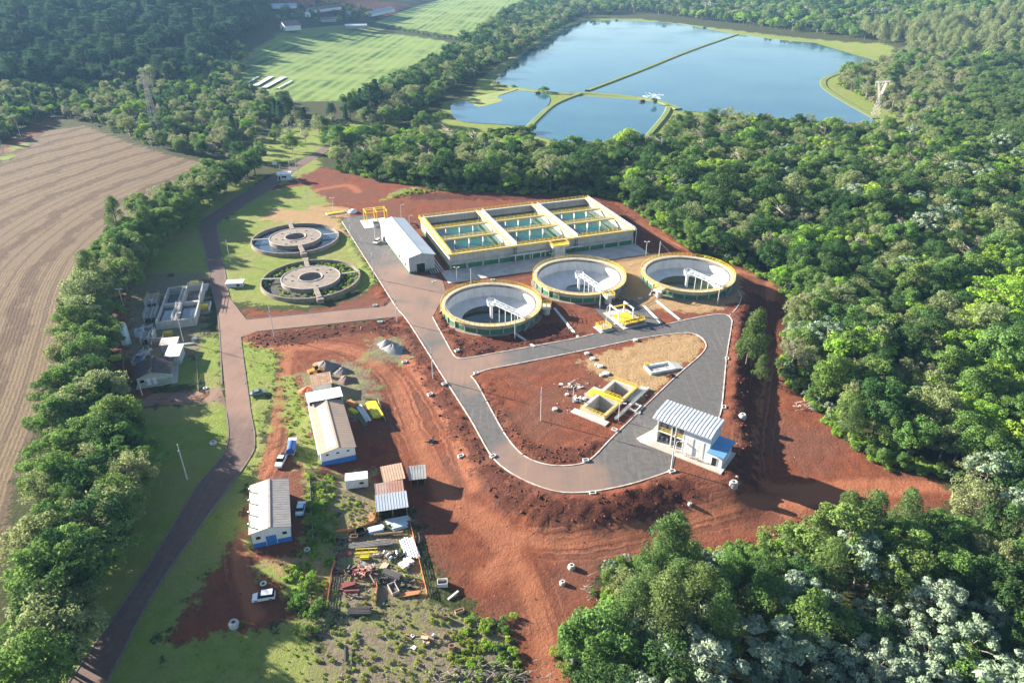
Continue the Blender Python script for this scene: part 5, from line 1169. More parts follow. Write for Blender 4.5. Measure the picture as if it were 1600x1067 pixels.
# ---- sheds of the yard
def shed_a():
    O, rz, L, Wd = frame((503.5,728), (557.5,721.5), (503,728)); F = P(503.5,712,3.3); B = P(483.5,621,3.3); v = B-F; Wd = v.length; rz = math.atan2(v.y, v.x)-math.pi/2
    e = gable('storage_shed', 'long white shed with blue base, tan roof and a row of skylights', 'shed', O, rz, L, Wd*.80, 3.7, 4.6, M_ROOFT, M_WHITE, .35, .52, .8, None, (M_BLUE, 1.25))
    b = Wd*.80/7.0
    for i in range(6):
        y = .6+i*b*1.05; xr = L*.52; x0, x1 = xr*.42, xr*.93; f = lambda x: 3.7+(.9)*x/xr
        MB().add([(x0, y, f(x0)+.20), (x1, y, f(x1)+.20), (x1, y+b*.92, f(x1)+.20), (x0, y+b*.92, f(x0)+.20), (x0, y, f(x0)+.13), (x1, y, f(x1)+.13), (x1, y+b*.92, f(x1)+.13), (x0, y+b*.92, f(x0)+.13)], [(0,1,2,3),(7,6,5,4),(0,4,5,1),(1,5,6,2),(2,6,7,3),(3,7,4,0)]).build('skylight', M_WHITE, e)
    for x in (1.2, 3.7, 6.2): w = box('window', M_GLASS, e, x, x+.7, -.05, -.015, 2.75, 3.15)
    MB().bar((-.4, -.35, 3.62), (-.4, Wd*.8+.3, 3.62), .25, .3).build('gutter', M_WHITE, e)
    M4 = Matrix.Rotation(rz, 3, 'Z'); q = O+M4 @ Vector((-.2, Wd*.805, 0)); s = thing('shed_extension', 'lean-to with plain white roof joined to the back of the skylight shed', 'shed', (q.x, q.y, 0), rz)
    D = Wd*.20; W_ = L+.5
    for a in ((0, .2, 0, D), (W_-.2, W_, 0, D), (.2, W_-.2, D-.2, D)): box('wall', M_OFFW, s, *a, -.3, 4.3)
    b = MB(); b.add([(-.3, -.1, 4.8), (W_+.3, -.1, 4.8), (W_+.3, D+.3, 4.35), (-.3, D+.3, 4.35), (-.3, -.1, 4.92), (W_+.3, -.1, 4.92), (W_+.3, D+.3, 4.47), (-.3, D+.3, 4.47)], [(0,3,2,1),(4,5,6,7),(0,1,5,4),(1,2,6,5),(2,3,7,6),(3,0,4,7)])
    for i in range(10): x = -.2+i*(W_+.4)/9; b.bar((x, -.1, 4.94), (x, D+.3, 4.49), .1, .06)
    b.build('roof', M_WHITE, s)
shed_a()
def shed_b():
    O = P(391.5,860); F = P(391.5,833,4.2); B = P(393,760,4.2); Rr = P(451,828,4.2); v = B-F; Wd = v.length; L = (Rr-F).length; rz = math.atan2(v.y, v.x)-math.pi/2
    O = Vector((F.x, F.y, 0))
    e = gable('storage_shed', 'white and blue shed with cream gabled roof, shaded slope coloured grey, nearest the old road', 'shed', O, rz, L, Wd, 4.2, 5.0, (mat('cream_roof_sunlit', (.60,.52,.42), .75, var=.12), mat('cream_roof_shaded', (.40,.35,.31), .85, var=.2)), M_WHITE, .4, .5, .8, None, (M_BLUE, 1.2))  # sunward slope cream, lee slope a greyer copy with shade in its colour
    for i in range(4):
        y = Wd*(.12+.25*i); b = MB(); b.tube((-.2, y, 4.2), (-.2, y, 5.3), .13); b.tube((-.2, y, 5.3), (-.2, y, 5.45), .28, .05); b.build('roof_vent', M_STEEL, e)
    door(e, L*.35, L*.62, 2.6, M_BLUE, y=-.03)
    for x in (.8, L-1.6): box('window', M_GLASS, e, x, x+.9, -.06, -.02, 2.2, 2.9)
shed_b()
def flat_shed(name, label, p0, p1, p2, h0, h1, roofm, wallm, open_front=False, over=.3, cat='shed', ribs=True):
    """lean-to: p0 front left, p1 front right, p2 back left at roof height; h0 front height, h1 back height"""
    hm = (h0+h1)/2; O, rz, L, Wd = frame(p0, p1, p2, hm); e = thing(name, label, cat, (O.x, O.y, 0), rz); t = .15; z0 = gz(O.x, O.y); e.location.z = z0
    if not open_front: box('wall', wallm, e, 0, L, 0, t, -.3, h0)
    else:
        for x in (0, L/2-.1, L-.2): box('post', M_WOOD, e, x, x+.2, 0, .2, -.3, h0)
    box('wall', wallm, e, 0, L, Wd-t, Wd, -.3, h1)
    for x in (0, L-t): MB().add([(x, t+.003, -.3), (x, Wd-t-.003, -.3), (x, Wd-t-.003, h1), (x, t+.003, h0), (x+t, t+.003, -.3), (x+t, Wd-t-.003, -.3), (x+t, Wd-t-.003, h1), (x+t, t+.003, h0)], [(0,1,2,3),(7,6,5,4),(0,4,5,1),(1,5,6,2),(2,6,7,3),(3,7,4,0)]).build('wall', wallm, e)
    b = MB(); s = (h1-h0)/Wd; ya, yb = -over*2, Wd+over; za, zb = h0+s*ya+.02, h0+s*yb+.02
    b.add([(-over, ya, za), (L+over, ya, za), (L+over, yb, zb), (-over, yb, zb), (-over, ya, za+.09), (L+over, ya, za+.09), (L+over, yb, zb+.09), (-over, yb, zb+.09)], [(0,3,2,1),(4,5,6,7),(0,1,5,4),(1,2,6,5),(2,3,7,6),(3,0,4,7)])
    if ribs:
        k = int((L+2*over)/.6)
        for i in range(k+1): x = -over+.05+(L+2*over-.1)*i/k; b.bar((x, ya, za+.1), (x, yb, zb+.1), .12, .07)
    b.build('roof', roofm, e); return e
flat_shed('tool_shed', 'small shed with peach coloured roof, first behind the container', (600,744), (630,738), (595,727), 2.6, 3.2, mat('peach_roof', (.66,.44,.29), .8, var=.15), M_WOOD, True)
flat_shed('tool_shed', 'small open shed with plain grey sheet roof beside the soil track', (640,739.5), (663.5,737), (637,725), 2.3, 2.8, M_FIBRE, M_WOOD, True)
flat_shed('tool_shed', 'wide open shed with white front roof, nearest the scrap yard', (589,789), (635,782), (587,771.5), 2.7, 3.3, M_ROOFW, M_WOOD, True)
flat_shed('tool_shed', 'shed with brown and red roof wedged between white roofed and peach roofed sheds', (588.5,770), (629,764), (588,753), 2.9, 3.3, (mat('brown_red_roof', (.42,.22,.16), .85, var=.45, scale=.25, col2=(.46,.37,.31))), M_WOOD, True)
k = flat_shed('kiosk', 'small block hut with rusty tin roof at the top of the yard', (487,601), (517,596), (483.5,588), 3.0, 3.4, M_RUST, M_OFFW)
def container():
    O, rz, L, Wd = frame((541,762), (562,759.5), (540,749), 0); Wd = 2.6; L = 5.0; H = 2.6; z0 = gz(O.x, O.y)
    e = thing('site_container', 'white site container standing on bearers between shed and tool sheds', 'container', (O.x, O.y, z0+.1), rz)
    box('body', M_WHITE, e, 0, L, 0, Wd, .15, H); b = MB()
    for i in range(14): b.box(.15+i*.35, .3+i*.35, -.04, -.002, .25, H-.15)
    b.build('corrugation', mat('pale_blue_panel', (.55,.63,.70), .5), e)
    box('bearer', M_WOOD, e, .3, .7, -.1, Wd+.1, -.15, .146); box('bearer', M_WOOD, e, L-.7, L-.3, -.1, Wd+.1, -.15, .146); box('roof_sheet', M_WHITE, e, -.1, L+.1, -.1, Wd+.1, H+.002, H+.1)
    box('window', M_GLASS, e, L-1.9, L-.9, -.06, -.042, 1.2, 1.8)
container()
def guard_hut():
    O, rz, L, Wd = frame((435,282), (454,281), (433,276), 0); h = 3.0
    e = thing('guard_hut', 'small white guard hut with flat roof at the head of the old road', 'hut', (O.x, O.y, 0), rz); Wd = 4.6
    for a in ((0, L, 0, .2), (0, L, Wd-.2, Wd), (0, .2, .203, Wd-.203), (L-.2, L, .203, Wd-.203)): box('wall', M_OFFW, e, *a, -.3, h)
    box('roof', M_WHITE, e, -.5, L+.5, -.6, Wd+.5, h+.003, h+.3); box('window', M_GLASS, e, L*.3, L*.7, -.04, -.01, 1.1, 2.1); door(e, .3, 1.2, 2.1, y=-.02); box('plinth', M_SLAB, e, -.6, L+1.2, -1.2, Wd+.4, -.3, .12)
guard_hut()
def control_house():
    zE, zR = 3.0, 4.4; A, B = P(212.5,591,zE), P(266,582,zE); Cb = P(209,569,zE); u = B-A; L = u.length; rz = math.atan2(u.y, u.x); v = Vector((-u.y, u.x, 0)).normalized(); Wd = abs((Cb-A).dot(v))
    e = gable('control_house', 'old control house with dark tiled roof and striped green and white walls', 'house', (A.x, A.y, 0), rz, L, Wd, zE, zR, M_TILE, mat('pale_green_wall', (.50,.56,.47), .8, var=.15), .6, .45, .45)
    b = MB()
    for i in range(3): b.box(-.015, L+.015, -.015, Wd+.015, .35+i*.42, .50+i*.42)
    b.build('stripe', M_GREEN, e)
    for x in (L*.28, L*.45): d = door(e, x, x+.9, 2.2, M_WHITE, y=-.03)
    box('window', M_GLASS, e, L*.08, L*.20, -.05, -.017, 1.2, 2.1); box('plinth', M_SLAB, e, -.5, L+1.4, -1.2, Wd+.5, -.3, .15)
control_house()
flat_shed('annex_shed', 'flat white roofed annex behind the old control house', (258,557), (279,555), (257,541), 3.2, 3.3, M_WHITE, M_GREY, ribs=False)
flat_shed('annex_shed', 'cream roofed annex farthest behind the old control house', (250,538.5), (275,536), (249,530), 3.1, 3.2, mat('cream_slab_roof', (.70,.60,.48), .8, var=.12), M_GREY, ribs=False)
flat_shed('open_shed', 'small grey lean-to under the tree row below the control house', (172,660), (190,664), (174,640), 2.2, 2.5, M_FIBRE, M_WOOD, True)

# ---- old inlet works beside the road
def old_works():
    O, rz, L, Wd = frame((243.5,509), (306,502), (244,456), 1.6)
    e = thing('settling_basin', 'old four chamber concrete settling basin beside the road', 'basin', (O.x, O.y, 0), rz); H = 2.8; t = .45
    xs = [0, L*.42, L*.52, L*.92]; ys = [0, Wd*.30, Wd*.45, Wd*.75, Wd]
    for a in ((0, L, 0, t), (0, L, Wd-t, Wd), (0, t, t+.003, Wd-t-.003), (L-t, L, t+.003, Wd-t-.003), (L*.40, L*.40+t, t+.003, Wd-t-.003), (L*.50, L*.50+t, t+.003, Wd-t-.003)): box('wall', M_CONC, e, *a, -.3, H)
    for a in ((t+.003, L*.40-.003, Wd*.48, Wd*.48+1.2), (L*.50+t+.003, L-t-.003, Wd*.48, Wd*.48+1.2)): box('cross_wall', M_CONC, e, *a, -.3, H-.2)
    box('water', M_WBLUE, e, t-.02, L-t+.02, t-.02, Wd*.47, .2, 1.5); box('sludge_floor', M_CONCD, e, t-.02, L-t+.02, Wd*.55, Wd-t+.02, .1, .5)
    box('walkway', M_CONCO, e, L*.40+t+.004, L*.50-.004, .2, Wd-.2, H-.25, H+.04); railing([(L*.41, .3, H+.04), (L*.41, Wd*.45, H+.04)], M_OFFW, e, step=1.5, t=.08); railing([(L*.51, .3, H+.04), (L*.51, Wd*.45, H+.04)], M_OFFW, e, step=1.5, t=.08)
    railing([(L-.2, Wd*.5, H), (L-.2, Wd-.2, H), (L*.55, Wd-.2, H)], M_OFFW, e, step=1.5, t=.09)
    s = MB().box(L*.15, L+.5, Wd+.02, Wd+6.5, -.3, .25).build('concrete_apron', M_SLAB, None, (O.x, O.y, 0), rz); tag(s, 'concrete apron behind the old settling basin', kind='structure')
    b = MB()
    for (q, nn, dx, lab) in (((226,478), 6, 0, 'screen channel with yellow frame beside the old settling basin'), ((224,500), 6, 0, 'middle channel of open grated bays left of the settling basin'), ((219,534), 4, 0, 'nearest channel of open grated bays above the control house')):
        Oc = P(*q, 1.2); c = thing('screen_channel', lab, 'channel', (Oc.x, Oc.y, 0), rz); Wc, Lc = 3.9, 1.35*nn
        ym = M_YEL if nn == 6 and q[1] < 490 else M_CONC
        for a in ((0, .35, 0, Lc), (Wc-.35, Wc, 0, Lc), (Wc*.55, Wc*.55+.25, 0, Lc)): box('side_wall', M_CONC, c, *a, -.3, 2.2)
        for i in range(nn+1): box('cross_beam', M_CONC, c, .353, Wc-.353, i*1.3, i*1.3+.28, 1.8, 2.1)
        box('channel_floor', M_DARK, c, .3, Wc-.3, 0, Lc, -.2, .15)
        railing([(.1, 0, 2.2), (.1, Lc, 2.2)], mat('faded_yellow', (.48,.42,.16), .6, var=.3) if ym is M_YEL else M_STEEL, c, step=1.6, t=.09); railing([(Wc-.1, 0, 2.2), (Wc-.1, Lc, 2.2)], mat('faded_yellow', (.48,.42,.16)) if ym is M_YEL else M_STEEL, c, step=1.6, t=.09)
    for (q, lab, m) in (((298,449), 'yellow skip on the apron behind the settling basin', M_YEL), ((313,485), 'yellow skip on the loading bay beside the road', M_YEL), ((256,528), 'olive yellow skip beside the cream roofed annex', mat('olive_yellow', (.42,.36,.04), .6)), ((174,566), 'lime green skip alone under the trees', mat('lime_paint', (.40,.46,.08), .6))):
        Oc = Gp(*q); c = thing('skip', lab, 'skip', (Oc.x, Oc.y, max(Oc.z, 0)+(.25 if q[1] < 480 else 0)), rz); b = MB()
        b.add([(0,.3,.1),(2.6,.3,.1),(2.6,1.5,.1),(0,1.5,.1),(-.2,0,1.4),(2.8,0,1.4),(2.8,1.8,1.4),(-.2,1.8,1.4)], [(0,3,2,1),(0,1,5,4),(1,2,6,5),(2,3,7,6),(3,0,4,7)]); b.build('body', m, c)
        MB().add([(-.2,0,1.4),(2.8,0,1.4),(2.8,1.8,1.4),(-.2,1.8,1.4),(.1,.3,1.75),(2.5,.3,1.75),(2.5,1.5,1.75),(.1,1.5,1.75)], [(4,5,6,7),(0,1,5,4),(1,2,6,5),(2,3,7,6),(3,0,4,7)]).build('lid', m, c); box('runner', M_CONCD, c, .2, .4, .3, 1.5, 0, .098); box('runner', M_CONCD, c, 2.2, 2.4, .3, 1.5, 0, .098)
    Oc = Gp(310,492); b = MB(); 
    c = thing('loading_bay', 'low curved loading bay with white wall at the road edge', 'wall', (Oc.x, Oc.y, 0), rz); box('floor', M_CONCO, c, 0, 3.5, 0, 8, -.3, .12); box('side_wall', M_WHITE, c, 3.2, 3.5, 2.0, 8.2, .12, 1.0); box('side_wall', M_CONC, c, 0, 3.2, 7.9, 8.2, .12, 1.0)
    # silo
    Oc = Gp(198,537); c = thing('silo', 'pale blue upright tank with a railed top under the tree row', 'silo', (Oc.x, Oc.y, Oc.z)); MB().lathe([(1.35, 0), (1.35, 5.6), (1.1, 6.1), (.01, 6.2)], 28).build('shell', mat('pale_blue_tank', (.52,.66,.74), .45, var=.15), c, smooth=False)
    MB().lathe([(1.37, .0), (1.5, 0), (1.5, .3), (1.37, .3)], 28).build('base_ring', M_CONC, c); railing([(1.2*math.cos(i*.785), 1.2*math.sin(i*.785), 6.0) for i in range(8)], M_OFFW, c, closed=True, step=2, t=.08)
    b = MB()
    for s in (-.22, .22): b.bar((1.45, s, 0), (1.45, s, 7), .07)
    for i in range(14): b.bar((1.45, -.22, .4+i*.45), (1.45, .22, .4+i*.45), .05)
    b.build('ladder', M_OFFW, c)
    # pipes and blowers between the channels and the house
    for i, (x, y) in enumerate(((216,556), (222,552), (228,555), (232,549))):
        Oc = Gp(x, y); c = thing('pump_set', 'white pump set among pipework behind the control house, %s from the trees' % ('first', 'second', 'third', 'fourth')[i], 'pump', (Oc.x, Oc.y, Oc.z), .3*i, 'pump sets behind the control house'); b = MB(); b.tube((0, 0, .5), (1.1, 0, .5), .32, n=10); b.box(-.3, 1.3, -.4, .4, 0, .2); b.build('motor', M_OFFW, c); MB().tube((.5, 0, .5), (.5, 0, 1.3), .14).build('outlet', M_STEEL, c); MB().tube((.5, -.05, 1.25), (.5, 1.6, 1.25), .12).build('outlet', M_STEEL, c)
old_works()
# ================================================================ POLES, PYLONS, WIRES
M_POLE = mat('pole_concrete', (.62,.60,.56), .8, var=.2, scale=1)
M_BLK = mat('black_rubber', (.02,.02,.02), .8); M_ORANGE = mat('orange_net', (.75,.26,.09), .8, var=.2, scale=.8)
ORD = ('first', 'second', 'third', 'fourth', 'fifth', 'sixth', 'seventh', 'eighth', 'ninth', 'tenth')
def pole(base, top_py, style, label):
    p = Gp(*base); h = max(3.0, htop(base, top_py)); e = thing('utility_pole' if style in ('plain', 'arm') else 'lamp_post', label, 'pole', p, 0, 'poles of the works')
    r = .13 if style in ('plain', 'arm') else .11
    MB().tube((0, 0, -.5), (0, 0, h), r*1.3, r*.8, 10).build('shaft', M_POLE, e)
    if style == 'tee':
        MB().bar((-.9, 0, h), (.9, 0, h), .12).build('crossbar', M_POLE, e)
        for s in (-.8, .8): MB().box(s-.3, s+.3, -.22, .22, h+.06, h+.2).build('lamp_head', M_OFFW, e)
    elif style == 'lamp':
        b = MB(); b.tube((0, 0, h-.05), (.5, -.2, h+.45), .06); b.tube((.5, -.2, h+.45), (1.2, -.4, h+.5), .06); b.build('arm', M_POLE, e); MB().box(.9, 1.7, -.62, -.3, h+.42, h+.6).build('lamp_head', M_OFFW, e)
    elif style == 'arm':
        MB().bar((-1.0, 0, h-.4), (1.0, 0, h-.4), .12).build('crossarm', M_WOOD, e)
        for s in (-.85, 0, .85): MB().tube((s, 0, h-.34), (s, 0, h-.05), .09, .05).build('insulator', M_OFFW, e)
    else: MB().box(-.25, .25, -.2, .02, h*.78, h*.78+.5).build('junction_box', M_GREY, e)
    return p+Vector((0, 0, h))
WT = {}
for k, b, t, s, l in [
 ('a', (845,657), 605, 'plain', 'concrete pole standing alone on the soil island of the loop road'), ('b', (676.5,592), 546, 'plain', 'concrete pole beside the diagonal road above the soil slope'),
 ('c', (620.5,503), 463, 'plain', 'concrete pole at the road junction corner'), ('d', (584.5,436), 396, 'plain', 'concrete pole beside the nearer old round tank'), ('e', (549,376), 342, 'plain', 'concrete pole beside the farther old round tank'),
 ('f', (482.5,327.5), 290, 'plain', 'tall pole on the bare soil behind the old round tanks'), ('g', (428.5,526), 480, 'plain', 'pole on the near side of the cross road'), ('h', (1048.5,733), 667, 'plain', 'tall pole in front of the pump house'),
 ('i', (736,446), 420, 'plain', 'pole standing behind the nearest clarifier'), ('j', (804.5,529), 489, 'plain', 'pole at the front of the nearest clarifier'), ('k', (876,405), 383, 'plain', 'pole behind the middle clarifier'), ('l', (937,482), 452, 'plain', 'pole at the front of the middle clarifier'),
 ('m', (1029.7,400), 377, 'plain', 'pole behind the clarifier nearest the wood'), ('n', (1121,475), 440, 'plain', 'pole at the front of the clarifier nearest the wood'),
 ('o', (714,440), 418, 'tee', 'twin headed lamp post on the basin apron near the workshop'), ('p', (862,407), 399, 'tee', 'twin headed lamp post beside the outlet chamber of the basin'), ('q', (1009,400), 378, 'tee', 'twin headed lamp post at the far corner of the basin apron'),
 ('r', (586,373), 339, 'plain', 'white pole in front of the workshop side wall'), ('s', (627,340), 321, 'lamp', 'lamp post at the back left of the basin'), ('t', (640,350), 338, 'lamp', 'lamp post between workshop and basin'),
 ('u', (947,505), 479, 'lamp', 'lamp post at the small yellow valve pit'), ('v', (966,657), 631, 'lamp', 'lamp post at the front of the twin pit'), ('w', (895.5,628), 605, 'lamp', 'lamp post in the rubble behind the twin pit'),
 ('x', (521,330), 309.5, 'tee', 'slim post with crossbar beside the yellow slab'), ('y', (463.5,268), 236, 'lamp', 'lamp post just behind the guard hut'), ('z', (454,272), 246, 'arm', 'wire pole touching the guard hut'), ('aa', (440,283), 256, 'arm', 'wire pole in front of the guard hut'),
 ('bb', (196,488), 452, 'tee', 'lamp post on dark soil left of the screen channels'), ('cc', (287,534), 490, 'lamp', 'tall lamp post beside the settling basin'), ('dd', (292.5,749), 694, 'plain', 'slim pole alone on the shaded lawn'), ('ee', (222.5,618), 597, 'plain', 'short pole at the corner of the control house'),
 ('ff', (360,410), 375, 'plain', 'slim pole on the lawn left of the round tanks'), ('gg', (34,219), 189, 'arm', 'wire pole at the top corner of the ploughed field'), ('hh', (7,241), 219, 'arm', 'wire pole on the field margin near the picture edge'), ('ii', (239,237), 204, 'arm', 'wire pole on the far margin of the ploughed field'),
 ('jj', (601,196), 182, 'lamp', 'far lamp post by the dark embankment'), ('kk', (1055,706), 690, 'lamp', 'short lamp post on the pump house slab')]:
    WT[k] = pole(b, t, s, l)
M_CABLE = mat('cable_grey', (.20,.19,.18), .7)
def wire(a, b, sag, label, r=.035):
    m = MB(); n = 10; pts = [a.lerp(b, i/n)-Vector((0, 0, sag*4*(i/n)*(1-i/n))) for i in range(n+1)]
    for p, q in zip(pts[:-1], pts[1:]): m.tube(p, q, r, n=5, cap=False)
    tag(m.build('overhead_wire', M_CABLE), label, 'wire', 'overhead wires')
for a, b, l in (('f', 'e', 'wire running from the bare soil to the farther round tank'), ('e', 'd', 'wire between the poles beside the old round tanks'), ('d', 'c', 'wire from the nearer round tank to the junction'), ('c', 'b', 'wire along the diagonal road'), ('b', 'a', 'wire from the diagonal road to the soil island'), ('a', 'h', 'wire from the soil island to the pump house'), ('aa', 'f', 'wire from the guard hut over the bare soil')):
    wire(WT[a]-Vector((0, 0, .2)), WT[b]-Vector((0, 0, .2)), .6, l, .022)
for a, i, l in (('i', 0, 'cable from its pole to the hub of the nearest clarifier'), ('k', 1, 'cable from its pole to the hub of the middle clarifier'), ('m', 2, 'cable from its pole to the hub of the clarifier by the wood')):
    c = CLAR[i][0]; wire(WT[a]-Vector((0, 0, .6)), Vector((c.x, c.y, 4.6)), .3, l, .025)
def pylon(base, h, label, kind):
    p = T(*base); e = thing('lattice_pylon', label, 'pylon', p, .35 if kind == 'delta' else 0); m = mat('pylon_steel', (.58,.50,.46), .6, .3, var=.2)
    def leg_set(z0, z1, w0, w1, k, name, cx0=0, cx1=0):
        b = MB()
        for i in range(k):
            ta, tb = i/k, (i+1)/k; wa, wb = w0+(w1-w0)*ta, w0+(w1-w0)*tb; za, zb = z0+(z1-z0)*ta, z0+(z1-z0)*tb; ca, cb_ = cx0+(cx1-cx0)*ta, cx0+(cx1-cx0)*tb
            A = [Vector((ca+sx*wa, sy*wa, za)) for sx, sy in ((-1,-1),(1,-1),(1,1),(-1,1))]; B = [Vector((cb_+sx*wb, sy*wb, zb)) for sx, sy in ((-1,-1),(1,-1),(1,1),(-1,1))]
            for j in range(4): b.bar(A[j], B[j], .20); b.bar(A[j], B[(j+1) % 4], .09); b.bar(A[(j+1) % 4], B[j], .09); b.bar(B[j], B[(j+1) % 4], .09)
        return b.build(name, m, e)
    if kind == 'delta':
        leg_set(0, h*.48, 2.8, .8, 5, 'body'); leg_set(h*.48, h*.84, .6, .5, 5, 'arm', -.3, -3.6); leg_set(h*.48, h*.84, .6, .5, 5, 'arm', .3, 3.6)
        b = MB()
        for y in (-.5, .5):
            for z in (h*.84, h*.88): b.bar((-7, y, z), (7, y, z), .22)
            for i in range(14): b.bar((-7+i, y, h*.84), (-6+i, y, h*.88), .14)
        b.build('crossbeam', m, e)
        for x in (-3.6, 3.6): b = MB(); [b.bar((x+s, t, h*.88), (x, 0, h), .2) for s in (-.5, .5) for t in (-.5, .5)]; b.build('earth_peak', m, e)
        for x in (-6.6, 0, 6.6): MB().tube((x, 0, h*.84), (x, 0, h*.84-2.0), .12).build('insulator', M_OFFW, e)
    else:
        leg_set(0, h*.85, 2.6, .7, 9, 'body'); leg_set(h*.85, h, .7, .15, 2, 'peak')
        for z in (h*.80, h*.90):
            for s in (-1, 1): b = MB(); b.bar((s*.5, 0, z), (s*4.5, 0, z+.2), .25); b.bar((s*.5, 0, z+1.4), (s*4.5, 0, z+.2), .2); b.build('crossarm', m, e); MB().tube((s*4.4, 0, z), (s*4.4, 0, z-2.2), .15).build('insulator', M_OFFW, e)
    return e
pylon((1367,183), 29, 'delta shaped lattice pylon on the lagoon bank', 'delta'); pylon((246,212), htop((246,212), 109), 'tall slender lattice pylon in the belt behind the ploughed field', 'tall')

# ================================================================ VEHICLES
def car(px, py, head, label, colr, kind='hatch', z=0.0):
    """head: compass of the nose in degrees in plan, x to the right and y away from the viewer"""
    p = Gp(px, py); e = thing('parked_car', label, 'car', (p.x, p.y, max(p.z, z)), R(head), 'cars parked about the works'); Lh = {'hatch': 2.0, 'suv': 2.15, 'sedan': 2.2, 'pickup': 2.6}[kind]; wd = .86
    paint = mat('paint_'+colr[0], colr[1], .28, .1, var=.05)
    top = {'hatch': [(-Lh+.15, .95), (-Lh+.45, 1.42), (.35, 1.46), (1.0, .98)], 'suv': [(-Lh+.08, 1.05), (-Lh+.35, 1.62), (.35, 1.64), (1.05, 1.08)], 'sedan': [(-1.45, .98), (-.85, 1.42), (.35, 1.44), (1.05, .98)], 'pickup': [(-.75, 1.05), (-.65, 1.68), (.65, 1.68), (1.25, 1.1)]}[kind]
    belt = top[0][1]
    prof = [(-Lh, .38), (-Lh, belt*.82), top[0], top[3], (Lh-.12, belt*.80), (Lh, .55), (Lh-.05, .32)]
    b = MB(); n = len(prof); secs = [(-wd, .0), (-wd*.98, .02), (wd*.98, .02), (wd, .0)]
    b.extr([(x, z_) for x, z_ in prof], -wd, wd, 'y'); b.build('body', paint, e)
    b = MB(); i_ = .14
    vs = [(x, s*(wd-.02 if k in (0, 3) else wd-i_), z_) for s in (-1, 1) for k, (x, z_) in enumerate(top)]
    b.add(vs, [(0,1,2,3), (7,6,5,4), (1,5,6,2)]); b.cur = 1; b.mi = [1, 1, 0]; b.add(vs, [(0,4,5,1), (2,6,7,3)]); g = b.build('cabin', [paint, M_GLASS], e)
    zt = top[1][1]; MB().box(top[1][0]+.05, top[2][0]-.03, -wd+i_+.03, wd-i_-.03, zt+.004, zt+.03).build('roof', paint, e)
    if kind == 'pickup': b = MB(); b.box(-Lh+.1, -.85, -wd+.12, wd-.12, belt*.82+.17, belt*.82+.19); b.build('load_bed', M_DARK, e)
    for x in (-Lh*.62, Lh*.64):
        for s in (-1, 1):
            w = MB().tube((x, s*(wd-.2), .33), (x, s*(wd+.03), .33), .33, n=14).build('wheel', M_BLK, e); MB().tube((x, s*(wd+.031), .33), (x, s*(wd+.045), .33), .19, n=10).build('rim', M_STEEL, w)
    for s in (-1, 1): MB().box(Lh-.16, Lh-.02, s*.62-.17, s*.62+.17, .58, .74).build('headlight', M_OFFW, e); MB().box(-Lh-.015, -Lh+.05, s*.66-.13, s*.66+.13, .68, .88).build('tail_light', mat('tail_red', (.35,.02,.02), .3), e)
    return e
WHT = ('white', (.78,.79,.80)); SIL = ('silver', (.42,.45,.46)); BLU = ('blue', (.05,.12,.35)); GRN = ('greygreen', (.22,.27,.26))
car(413,936, 192, 'white car on red soil near the bottom left', WHT, 'suv'); car(470.5,797, 96, 'pale car in the shade right of the cream roofed shed', ('pale_blue', (.55,.65,.72)), 'sedan'); car(440,722, 268, 'white pickup on the dirt track beside the skylight shed', WHT, 'pickup')
car(403.5,616, 22, 'grey green car on the grass beside the old road', GRN, 'sedan'); car(589,380, 250, 'white van sized car beside the workshop wall', WHT, 'suv'); car(84,184, 200, 'tiny distant car on the red road above the field', WHT, 'hatch'); car(178,633, 20, 'white and blue car half hidden under the tree row', WHT, 'hatch')
def blue_truck():
    p = Gp(457,704); e = thing('water_truck', 'small truck with dark blue tank parked above the white pickup', 'truck', p, R(97)); bm = mat('tank_blue', (.04,.11,.33), .35, var=.2)
    box('chassis', M_DARK, e, -2.6, 2.6, -.45, .45, .5, .75); MB().box(1.3, 2.6, -1.0, 1.0, .75, 2.2).build('cab', M_OFFW, e); MB().box(2.603, 2.63, -.85, .85, 1.4, 2.05).build('windscreen', M_GLASS, e)
    MB().tube((-2.5, 0, 1.6), (1.1, 0, 1.6), .95, n=18).build('tank', bm, e); MB().box(-2.6, 1.15, -1.0, 1.0, .752, .95).build('bed', M_STEEL, e)
    for x in (-1.8, 1.7):
        for s in (-1, 1): MB().tube((x, s*.7, .45), (x, s*1.02, .45), .45, n=14).build('wheel', M_BLK, e)
blue_truck()
def loader():
    p = Gp(492,584); e = thing('wheel_loader', 'orange yellow wheel loader behind the rusty roofed hut', 'loader', p, R(35)); m = mat('machine_orange', (.62,.30,.06), .5, var=.25)
    MB().box(-1.9, .4, -.75, .75, .7, 1.6).build('engine_cover', m, e); c = MB().box(.0, 1.1, -.6, .6, 1.605, 2.8).build('cab', M_GLASS, e); box('cab_roof', m, c, -.1, 1.2, -.7, .7, 2.802, 2.95); MB().box(.41, 1.6, -.6, .6, .6, 1.2).build('front_frame', m, e)
    for s in (-.5, .5): MB().bar((1.2, s, 1.2), (2.9, s, .7), .18, .28).build('lift_arm', m, e)
    MB().extr([(2.7, .1), (3.5, .1), (2.9, .5), (2.7, 1.1)], -1.1, 1.1, 'y').build('bucket', m, e)
    for x in (-1.3, 1.1):
        for s in (-1, 1): MB().tube((x, s*.55, .6), (x, s*.98, .6), .6, n=14).build('wheel', M_BLK, e)
loader()

